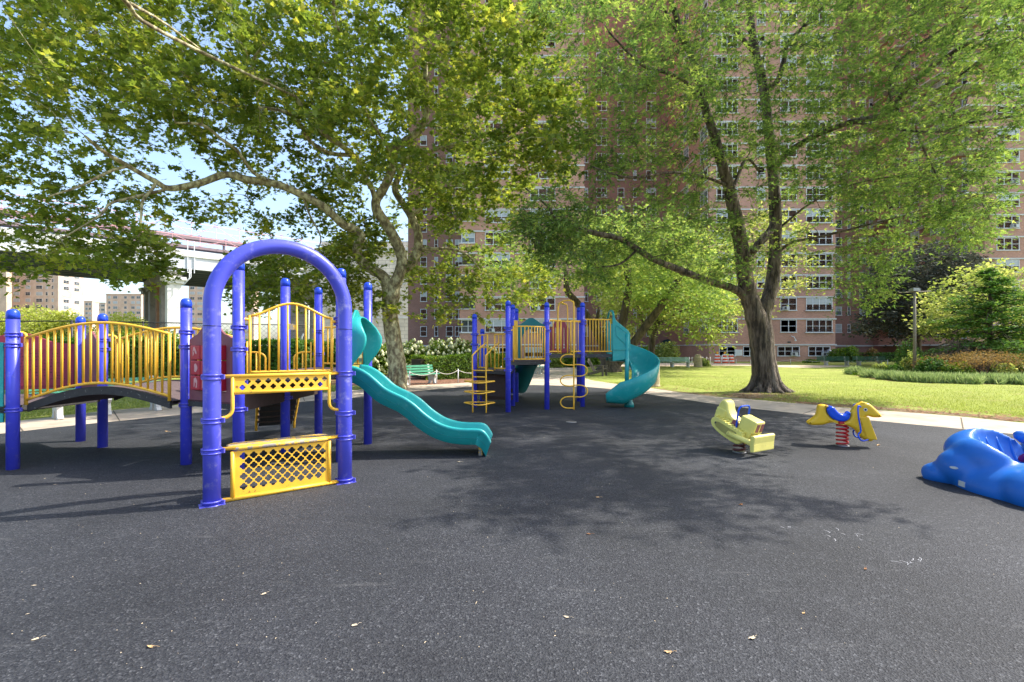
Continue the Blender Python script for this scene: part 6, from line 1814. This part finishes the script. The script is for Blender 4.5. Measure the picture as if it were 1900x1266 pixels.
# canopy above the frame, towards the camera, that throws the shade in front of the riders
nf = 105; fx_ = TR.uniform(6.3, 9.5, nf); fy_ = TR.uniform(6.0, 9.0, nf); fz_ = TR.uniform(7.2, 9.6, nf) + .25 * (fy_ - 5)
ex2.append(np.stack([fx_, fy_, fz_], -1))
tg = np.concatenate([tg] + ex2)
ppx = CX + F * tg[:, 0] / tg[:, 1]; ppy = HY - F * (tg[:, 2] - CAM_H) / tg[:, 1]
shx = tg[:, 0] - .825 * tg[:, 2]; shy = tg[:, 1] - .21 * tg[:, 2]
outside = (ppx > 1960) | (ppy < -60)
tg = tg[~(outside & (shx > 3.2) & (shy < 17))]
tg = clear_sun(tg)
mb = G(1420, 727); rootp = []
for a, rr_ in ((180, 1.15), (215, 1.0), (250, .95), (285, 1.0), (320, 1.05), (355, 1.2), (30, 1.0), (150, 1.0)):
    c, s = math.cos(math.radians(a)), math.sin(math.radians(a))
    rootp.append(([Vector((mb.x + .22 * c, 16.7 + .22 * s, 1.1)), Vector((mb.x + .31 * c, 16.7 + .31 * s, .5)), Vector((mb.x + .5 * rr_ * c, 16.7 + .5 * rr_ * s, .12)), Vector((mb.x + .85 * rr_ * c, 16.7 + .85 * rr_ * s, -.05))], [.12, .16, .12, .05]))
grow('maple_tree', 'big twin-stemmed maple with furrowed trunk standing on the sunny lawn', (mb.x, 16.7, 0), maple_limbs, tg, M['maple_bark'], M['leaf_maple'], 58, .17, MAPLE, (.36, .36, .20), seed=8, tilt=.5, roots=rootp, tbase=.42, tvar=.2, bias=(-.2, -.1, -.7), droop=.35, sprays=True)

# ================================================================== trees further back
def simple_tree(name, label, limbs, poly, ntg, depth, bark_m, leaf_m, nleaf, lsize, spread, seed, base, tpl=DIA, gap=-.5, tbase=.5, **kw):
    R = np.random.default_rng(seed)
    tg = sample_poly(poly, ntg, depth, R, gap=gap, gsc=.6, gseed=seed)
    return grow(name, label, base, limbs, tg, bark_m, leaf_m, nleaf, lsize, tpl, spread, seed=seed, tbase=tbase, **kw)
dr = lambda a, c: (lambda px, py, R: R.uniform(a, c, len(px)))
b0 = G(1132, 689)
simple_tree('leaning_tree', 'wide-based tree with stems leaning apart behind the spiral slide',
    [[(1130, 692, 31.5, 1.0), (1132, 680, 31.5, .72), (1130, 660, 31.5, .55), (1122, 640, 31.5, .40), (1105, 612, 31.3, .28), (1088, 585, 31, .24), (1066, 556, 31, .22), (1052, 538, 31, .2), (1050, 500, 31, .12)],
     [(1135, 675, 31.5, .45), (1148, 640, 31.5, .32), (1155, 600, 31.5, .28), (1163, 555, 31.5, .26), (1166, 520, 31.5, .24), (1160, 490, 31.5, .2), (1150, 460, 31.5, .12)],
     [(1138, 680, 31.5, .40), (1165, 650, 31, .30), (1195, 610, 30.5, .26), (1225, 570, 30, .24), (1250, 530, 29.5, .2), (1280, 490, 29, .12)],
     [(1118, 632, 31.4, .2), (1108, 600, 31.6, .14), (1112, 570, 31.8, .1)]],
    [(900, 470), (1000, 420), (1150, 400), (1330, 420), (1360, 500), (1345, 570), (1290, 600), (1250, 560), (1200, 550), (1130, 540), (1060, 520), (1000, 540), (930, 560), (890, 520)], 330, dr(26, 34), M['dark_bark'], M['leaf_maple'], 60, .26, (.8, .8, .5), 31, (b0.x, 31.5, 0), tbase=.6)
b0 = G(1209, 678)
simple_tree('bright_tree', 'sunlit yellow-green tree behind the two pale benches',
    [[(1209, 680, 40, .32), (1209, 650, 40, .28), (1212, 620, 40, .26), (1222, 590, 40, .2), (1240, 560, 40, .12)], [(1211, 620, 40, .16), (1190, 590, 40, .12), (1180, 560, 40, .08)], [(1216, 605, 40, .12), (1260, 580, 39, .1), (1300, 570, 38, .06)]],
    [(1130, 500), (1200, 460), (1300, 470), (1345, 530), (1365, 570), (1335, 615), (1300, 640), (1280, 628), (1262, 600), (1230, 610), (1200, 600), (1160, 640), (1125, 570)], 300, dr(35, 42), M['dark_bark'], M['leaf_bright'], 60, .28, (.8, .8, .45), 33, (b0.x, 40, 0), tbase=.5)
simple_tree('bright_tree', 'sunlit leafy tree glimpsed behind the maple trunk',
    [[(1418, 676, 48, .25), (1420, 600, 48, .2), (1440, 520, 48, .1)]],
    [(1340, 560), (1350, 450), (1400, 400), (1460, 380), (1500, 440), (1500, 520), (1470, 560), (1440, 540), (1400, 590), (1370, 600)], 90, dr(40, 50), M['dark_bark'], M['leaf_bright'], 50, .34, (.9, .9, .5), 35, (PX(1418, 48), 48, 0), tbase=.6)
b0 = (PX(1700, 42), 42, 0)
simple_tree('purple_tree', 'dark purple-leaved tree in front of the brick wall',
    [[(1700, 680, 42, .35), (1702, 620, 42, .3), (1710, 560, 42, .2), (1720, 500, 42, .1)], [(1702, 610, 42, .2), (1660, 560, 42, .14), (1640, 520, 42, .08)], [(1704, 600, 42, .2), (1750, 560, 42, .12)]],
    [(1600, 615), (1615, 560), (1625, 500), (1660, 478), (1700, 462), (1760, 458), (1800, 478), (1812, 520), (1800, 600), (1740, 620), (1680, 622), (1640, 610)], 420, dr(38, 46), M['dark_bark'], M['leaf_purple'], 70, .30, (.75, .75, .4), 37, b0, gap=-.9, tbase=.4)
b0 = (PX(1836, 27), 27, 0)
R_ = np.random.default_rng(5)
def conifer(name, label, px, Y, top, lowz, wid, n, seed, leafm, lsize=.17):
    R = np.random.default_rng(seed); x = PX(px, Y); zt = 1.5 + (648 - top) / F * Y
    o = thing(name, label, 'tree', (x, Y, 0)); b = MB(); b.tube([(0, 0, 0), (.05, 0, zt * .5), (0, 0, zt)], [.16, .10, .02], 8); link('trunk', b.mesh('trunk', M['dark_bark']), o)
    tw = MB(); P = []; T_ = []
    nb = n
    for i in range(nb):
        q = (i + .5) / nb; z = lowz + (zt - lowz) * q ** 1.0; a = R.uniform(0, 2 * PI); L = wid * (1 - q) ** .75 * R.uniform(.7, 1.1) + .15
        d = np.array((math.cos(a), math.sin(a), 0)); tip = d * L + np.array((0, 0, z + .10 * L - .06 * L * L))
        tw.tube([(0, 0, z), Vector(d * L * .5 + np.array((0, 0, z + .12 * L))), Vector(tip)], [.03, .02, .006], 4, cap=False)
        k = int(26 + 60 * L); t = R.uniform(.15, 1, k)
        c = np.outer(t, tip - np.array((0, 0, z))) + np.array((0, 0, z)); perp = np.array((-d[1], d[0], 0))
        c += np.outer(R.normal(0, .16, k) * (.4 + t) * L * .6, perp) + R.normal(0, .05, (k, 3)); P.append(c); T_.append(np.clip(R.normal(.45, .2, k), 0, 1))
    w2 = link('twigs', tw.mesh('twigs', M['dark_bark']), o); w2['kind'] = 'stuff'
    c = link('crown', leaf_mesh('crown', np.concatenate(P), lsize, DIA, leafm, .35, np.concatenate(T_), R), o); c['kind'] = 'stuff'
    return o
conifer('larch_tree', 'feathery green conifer with level sprays in the shrub island', 1836, 26, 500, .9, 3.6, 110, 51, M['leaf_conifer'])
simple_tree('weeping_tree', 'bright green drooping tree behind the feathery conifer',
    [[(1870, 690, 31, .2), (1868, 620, 31, .16), (1860, 560, 31, .1), (1850, 520, 31, .06)], [(1866, 590, 31, .1), (1810, 530, 31, .07), (1780, 530, 31, .04)]],
    [(1712, 600), (1722, 560), (1745, 520), (1790, 500), (1850, 495), (1900, 505), (1960, 560), (1960, 660), (1880, 660), (1800, 620), (1760, 600), (1735, 620)], 230, dr(28, 33), M['dark_bark'], M['leaf_bright'], 45, .24, (.5, .5, .4), 53, (PX(1870, 31), 31, 0), tbase=.5)

# ================================================================== shrubs and hedges
def shrub(name, label, px, py, wpx, hpx, leafm, n, lsize, seed, dy=None, cat='shrub', group=None, tpl=DIA, tilt=.7, flowers=0, blades=False, lump=.25, tbase=.45):
    g = G(px, py); Y = g.y; s = Y / F; rx = wpx * s / 2; h = hpx * s; ry = dy or rx * .8
    R = np.random.default_rng(seed)
    o = thing(name, label, cat, (g.x, Y + ry * .6, 0), group)
    d = R.normal(0, 1, (n, 3)); d[:, 2] = np.abs(d[:, 2]); d /= np.linalg.norm(d, axis=1, keepdims=True)
    rr_ = R.random(n) ** .22
    lm = 1 + lump * vnoise(d * 3.0, 1.3, seed)
    P = d * (rr_ * lm)[:, None] * np.array((rx, ry, h)) * .96
    P[:, 2] = np.maximum(P[:, 2], .02)
    up = d * .8 + np.array((0, 0, .5))
    if blades:
        P[:, 2] *= .5
        me = leaf_mesh('foliage', P, lsize, tpl, leafm, .35, np.clip(R.normal(.7, .2, n), 0, 1), R, up=R.normal(0, 1, (n, 3)) * np.array((1, 1, .1)), bias=(0, 0, 3.0))
    else:
        me = leaf_mesh('foliage', P, lsize, tpl, leafm, tilt, np.clip(R.normal(tbase, .2, n), 0, 1), R, up=up)
    c = link('foliage', me, o); c['kind'] = 'stuff'
    b = MB()
    for i in range(6):
        a = R.uniform(0, 2 * PI); b.tube([(0, 0, 0), (rx * .3 * math.cos(a), ry * .3 * math.sin(a), h * .4), (rx * .6 * math.cos(a), ry * .6 * math.sin(a), h * .8)], [.03, .02, .008], 5, cap=False)
    st = link('stems', b.mesh('stems', M['dark_bark']), o); st['kind'] = 'stuff'
    if flowers:
        fm = MB(); sel = [i for i in range(n) if rr_[i] > .93][:flowers]
        for i in sel:
            c_ = Vector(P[i] * 1.02); r_ = R.uniform(.07, .13)
            fm.lathe([(r_ * .3, -r_ * .8), (r_, -r_ * .3), (r_ * .8, r_ * .4), (r_ * .2, r_ * 1.3)], c_, 6)
        f = link('blossoms', fm.mesh('blossoms', M['flower'], fixn=False), o); f['kind'] = 'stuff'
    return o
# hydrangeas behind the near bench (from the trunk to the ladder)
for i, (px, w_, h_, lb) in enumerate(((708, 60, 52, 'white-flowered hydrangea just left of the plane tree trunk'), (765, 66, 60, 'white-flowered hydrangea just right of the plane tree trunk'), (812, 70, 62, 'white-flowered hydrangea behind the near green bench'), (858, 64, 60, 'white-flowered hydrangea behind the middle of the clipped hedge'), (898, 50, 52, 'white-flowered hydrangea behind the ladder of the far playset'))):
    shrub('hydrangea', lb, px, 693, w_ * 1.15, h_, M['leaf_hedge'], 5200, .16, 100 + i, group='hydrangeas', flowers=170, lump=.3, tbase=.6)
def hedge(name, label, pts_px, depth, h, n, leafm, seed, lsize=.10, tbase=.45, cat='hedge'):
    P0 = [Vector((*at(*p), 0)) for p in pts_px]; R = np.random.default_rng(seed)
    o = thing(name, label, cat, P0[0], 'hedges')
    segs = [(a, c, (c - a).length) for a, c in zip(P0, P0[1:])]; Lt = sum(s[2] for s in segs)
    out = []; ups = []
    for a, c, L in segs:
        k = int(n * L / Lt); t = R.random(k); d = (c - a).normalized(); nn = Vector((-d.y, d.x, 0))
        if nn.y < 0: nn = -nn
        face = R.random(k)
        u = np.where(face < .5, R.random(k) ** 3 * .12, R.random(k)); v = np.where(face < .5, R.random(k), 1 - R.random(k) ** 3 * .12)
        q = np.array(a)[None] + np.outer(t * L, np.array(d)) + np.outer(u * depth, np.array(nn))
        v2 = v * h * (1 + .08 * vnoise(q, 1.1, seed)); q[:, 2] = v2
        q += np.array(nn)[None] * (.10 * vnoise(q, 2.0, seed + 1))[:, None]
        out.append(q); up = np.where((face < .5)[:, None], np.array((-nn.x, -nn.y, .4))[None], np.array((0, 0, 1.0))[None]); ups.append(up)
    P = np.concatenate(out) - np.array(P0[0]); U_ = np.concatenate(ups)
    c = link('foliage', leaf_mesh('foliage', P, lsize, DIA, leafm, .6, np.clip(R.normal(tbase, .22, len(P)), 0, 1), R, up=U_), o); c['kind'] = 'stuff'
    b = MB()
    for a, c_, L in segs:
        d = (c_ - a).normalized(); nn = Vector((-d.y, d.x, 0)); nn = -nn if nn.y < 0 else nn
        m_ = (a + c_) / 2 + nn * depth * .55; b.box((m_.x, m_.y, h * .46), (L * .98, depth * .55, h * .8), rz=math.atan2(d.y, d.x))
    b.build('inner_core', mat('dark_hedge_core', sr(58, 52, 34), .95, .4, 9, bump=.8) if 'dark_hedge_core' not in bpy.data.materials else bpy.data.materials['dark_hedge_core'], o)  # solid dark box within the leaf shell, keeps the hedge opaque
    return o
hedge('hedge', 'clipped low green hedge behind the chain fence, beside the near bench', [(790, 706), (840, 704), (885, 702), (925, 697), (965, 690)], 2.2, 1.15, 15000, M['leaf_hedge'], 201, .11)
hedge('hedge', 'tall dark hedge behind the arched bridge and the sign panel', [(-120, 706), (140, 703), (330, 701), (470, 699), (600, 698)], 1.6, 1.95, 26000, M['leaf_dark'], 202, .15)
hedge('hedge', 'low dark hedge along the brick wall between the shrubs and the purple tree', [(1612, 671.5), (1720, 671.5)], 2, 1.0, 2500, M['leaf_dark'], 203, .2, tbase=.2)
for i, (px, w_, h_, lb) in enumerate(((395, 120, 95, 'loose shrub rising above the hedge, behind the block panel'), (540, 90, 80, 'leafy shrub rising above the hedge, seen through the arch'), (300, 100, 88, 'leafy shrub behind the bridge railing bars'), (620, 60, 74, 'shrub behind the posts between arch and wavy slide'), (240, 80, 84, 'shrub beside the black fence post behind the bridge'))):
    shrub('leafy_shrub', lb, px, 700, w_, h_, M['leaf_dark'] if i % 2 else M['leaf_hedge'], 3800, .17, 120 + i, group='shrubs behind the near playset')
for i, (px, py, w_, h_, lb, n_) in enumerate(((1030, 683, 38, 28, 'round shrub below the middle deck by the far path', 1500), (1065, 682, 48, 32, 'wide shrub behind the snake pole', 1800), (1098, 681, 36, 26, 'shrub behind the grey garden chair', 1400), (1240, 674, 62, 40, 'large rounded shrub behind the two pale benches', 2600), (1200, 674, 36, 34, 'dark shrub under the bright tree', 1500), (1183, 676, 26, 24, 'small shrub beside the spiral slide top', 900), (1309, 680, 22, 14, 'low yellow-green plant beside the second litter bin', 700), (1580, 672.5, 66, 30, 'spreading green shrub against the brick wall behind the long benches', 2600), (1622, 671.5, 24, 26, 'reddish thin shrub at the wall beside the spreading shrub', 600), (1510, 674, 30, 6, 'low planting under the bay windows', 600))):
    shrub('shrub', lb, px, py, w_, h_, M['leaf_bright'] if i in (0, 3, 6) else (M['leaf_orange'] if i == 8 else M['leaf_hedge']), n_, .26 if py < 680 else .2, 140 + i, group='shrubs near the brick buildings', tbase=.35)
# shrub island on the lawn
isl = 'plants in the shrub island'
tufts = [(1598, 696, 34, 14), (1632, 702, 42, 13), (1664, 706, 44, 14), (1697, 709, 48, 16), (1731, 711, 46, 15), (1762, 711.5, 44, 15), (1808, 713, 60, 18), (1852, 713, 52, 17), (1892, 714, 50, 18), (1940, 715, 50, 18)]
nm_ = ['at the tip of the island', 'second from the island tip', 'third from the island tip', 'in front of the round box bush', 'in front of the dark green bush', 'just left of the gap in the edging', 'just right of the gap in the edging', 'under the orange maple', 'near the frame edge', 'cut by the frame edge']
for i, (px, py, w_, h_) in enumerate(tufts):
    shrub('lilyturf_clump', 'arching grassy lilyturf clump ' + nm_[i], px, py, w_ * .86, h_ * 1.1, M['leaf_lily'], 1500, .34, 160 + i, group='lilyturf clumps edging the island', tpl=BLADE, blades=True, cat='plant', dy=.7)
for i, (nm, px, py, w_, h_, m_, n_, ls, lb) in enumerate((
    ('boxwood_bush', 1666, 700, 36, 24, 'leaf_dark', 1800, .10, 'round dark green box bush near the island tip'),
    ('yellow_shrub', 1640, 697, 40, 22, 'leaf_bright', 1100, .15, 'loose bright green perennials behind the box bush'),
    ('golden_shrub', 1700, 700, 44, 44, 'leaf_bright', 1500, .14, 'yellow-green spiky shrub at the foot of the lamp post'),
    ('young_fir', 1698, 693, 56, 66, 'leaf_conifer', 2400, .14, 'young conifer bush right beside the lamp post'),
    ('dark_bush', 1742, 704, 60, 42, 'leaf_dark', 2600, .13, 'broad dark green bush in the middle of the island'),
    ('green_bush', 1790, 706, 60, 34, 'leaf_hedge', 2400, .12, 'mid green leafy bush under the bare weeping shrub'),
    ('leafy_plant', 1868, 706, 50, 34, 'leaf_bright', 1600, .16, 'large-leaved light green plant in front of the orange maple'),
    ('dark_bush', 1830, 700, 70, 36, 'leaf_dark', 2400, .14, 'dark green bush behind the lilyturf under the maple'),
    ('back_bush', 1790, 690, 90, 50, 'leaf_dark', 3000, .18, 'dark bush behind the bare weeping shrub'),
    ('back_bush', 1900, 694, 110, 62, 'leaf_hedge', 3200, .18, 'green bush behind the orange maple at the frame edge'),
    ('ground_cover', 1625, 698, 60, 10, 'leaf_hedge', 1400, .10, 'low ground cover at the tip of the shrub island'))):
    shrub(nm, lb, px, py, w_, h_, M[m_], n_, ls, 180 + i, group=isl, tbase=.45)
# orange japanese maple: layered dome
def layered(px, py, w_, h_, seed, label, m_, n_, part='crown'):
    g = G(px, py); Y = g.y + .8; s = Y / F; rx = w_ * s / 2; h = h_ * s; R = np.random.default_rng(seed)
    o = thing('japanese_maple', label, 'tree', (g.x, Y, 0), isl)
    b = MB()
    P = []
    for k in range(26):
        a = R.uniform(0, 2 * PI); q = R.uniform(.25, 1); c = np.array((rx * q * math.cos(a), rx * .7 * q * math.sin(a), h * (1 - .45 * q ** 2)))
        b.tube([(0, 0, 0), Vector(c * np.array((.4, .4, .9))), Vector(c)], [.04, .02, .006], 5, cap=False)
        kk = n_ // 26; P.append(c + R.normal(0, 1, (kk, 3)) * np.array((rx * .22, rx * .16, h * .07)) - np.array((0, 0, 1)) * np.abs(R.normal(0, h * .10, (kk, 1))))
    link('trunk', b.mesh('trunk', M['dark_bark']), o)
    c = link(part, leaf_mesh(part, np.concatenate(P), .10, MAPLE, M[m_], .5, None, R), o); c['kind'] = 'stuff'
layered(1856, 707, 150, 52, 71, 'low spreading orange japanese maple in the island', 'leaf_orange', 6500)
layered(1768, 703, 90, 40, 72, 'small orange-tinged japanese maple beside the bare shrub', 'leaf_orange', 3000)
# bare weeping shrub
g = G(1790, 698); o = thing('bare_shrub', 'dome of tangled bare grey twigs above the island shrubs', 'shrub', (g.x, g.y, 0), isl)
R = np.random.default_rng(77); b = MB(); s = g.y / F
for i in range(330):
    a = R.uniform(0, 2 * PI); L = R.uniform(.4, 1.0) * 68 * s; h0 = 62 * s * R.uniform(.7, 1.0)
    c = Vector((math.cos(a), math.sin(a) * .7, 0)); p = [Vector((0, 0, h0 * .8)), c * L * .35 + Vector((0, 0, h0 * R.uniform(.95, 1.1))), c * L * .7 + Vector((0, 0, h0 * R.uniform(.78, .95))), c * L + Vector((0, 0, h0 * R.uniform(.3, .7)))]
    p = [q + Vector(R.normal(0, .07, 3)) for q in p]
    b.tube(p, [.014, .012, .010, .006], 3, cap=False)
tw = link('twigs', b.mesh('twigs', M['dead_twig']), o); tw['kind'] = 'stuff'
b = MB(); b.tube([(0, 0, 0), (.05, 0, 25 * s), (0, 0, 52 * s)], [.1, .07, .04], 7); link('trunk', b.mesh('trunk', M['dead_twig']), o)
# far street trees on the left
for i, (px, Y, w_, top, lb) in enumerate(((65, 62, 90, 570, 'yellow-green street tree in front of the broad tan tower'), (118, 64, 70, 576, 'yellow-green street tree beside the black fence post'), (232, 66, 76, 580, 'yellow-green street tree left of the bridge pier'), (-30, 60, 90, 575, 'yellow-green street tree cut by the frame edge'))):
    x = PX(px, Y); zt = 1.5 + (648 - top) / F * Y; R = np.random.default_rng(300 + i); rx = w_ / F * Y / 2
    o = thing('street_tree', lb, 'tree', (x, Y, 0), 'street trees beyond the fence'); b = MB(); b.tube([(0, 0, 0), (0, 0, zt * .7)], [.2, .1], 7); link('trunk', b.mesh('trunk', M['dark_bark']), o)
    n = 3800; d = R.normal(0, 1, (n, 3)); d /= np.linalg.norm(d, axis=1, keepdims=True); d *= (R.random(n) ** .3 * (1 + .3 * vnoise(d * 3, 1.2, i)))[:, None]
    P = d * np.array((rx, rx, zt * .38)) + np.array((0, 0, zt * .62)); P = P[P[:, 2] > .8]
    c = link('crown', leaf_mesh('crown', P, .36, DIA, M['leaf_far'], .7, None, R), o); c['kind'] = 'stuff'
# ================================================================== grass blades where the lawn is near
R = np.random.default_rng(91)
n = 90000
px = R.uniform(1080, 2050, n); 
upper = np.interp(px, [1080, 1130, 1201, 1300, 1420, 1560, 1640, 1780, 1900, 2050], [704, 712, 721, 735, 745, 758, 764, 775, 787, 801])
py = 692 + (upper - 692) * R.random(n) ** .8
Yg = F * CAM_H / (py - HY); P = np.stack([(px - CX) / F * Yg, Yg, np.zeros(n)], -1)
dens = vnoise(P, .9, 12); edge_d = (upper - py)
keep = (dens > -.7) | (edge_d > 16); keep &= ~((edge_d < 12) & (dens < .35))
P = P[keep]; n = len(P)
me = leaf_mesh('grass', P, .055, BLADE, leafmat('grass_blade', sr(108, 124, 52), sr(144, 156, 68), sr(186, 192, 106), .35), .4, np.clip(R.normal(.5, .25, n), 0, 1), R, up=R.normal(0, 1, (n, 3)) * np.array((1, 1, .1)), bias=(0, 0, 2.2))
g = link('grass', me); tag(g, 'short sunlit lawn grass around the maple', 'grass', kind='stuff')
n = 26000; px = R.uniform(-100, 640, n); lower = np.interp(px, [-100, 0, 202, 316, 470, 640], [796, 784, 761, 752, 736, 725]); py = lower - (lower - 706) * R.random(n)
Yg = F * CAM_H / (py - HY); P = np.stack([(px - CX) / F * Yg, Yg, np.zeros(n)], -1)
me = leaf_mesh('grass', P, .075, BLADE, bpy.data.materials['grass_blade'], .4, np.clip(R.normal(.3, .25, n), 0, 1), R, up=R.normal(0, 1, (n, 3)) * np.array((1, 1, .1)), bias=(0, 0, 2.2))
g = link('grass', me); tag(g, 'grass strip behind the path at the far side of the bridge', 'grass', kind='stuff')
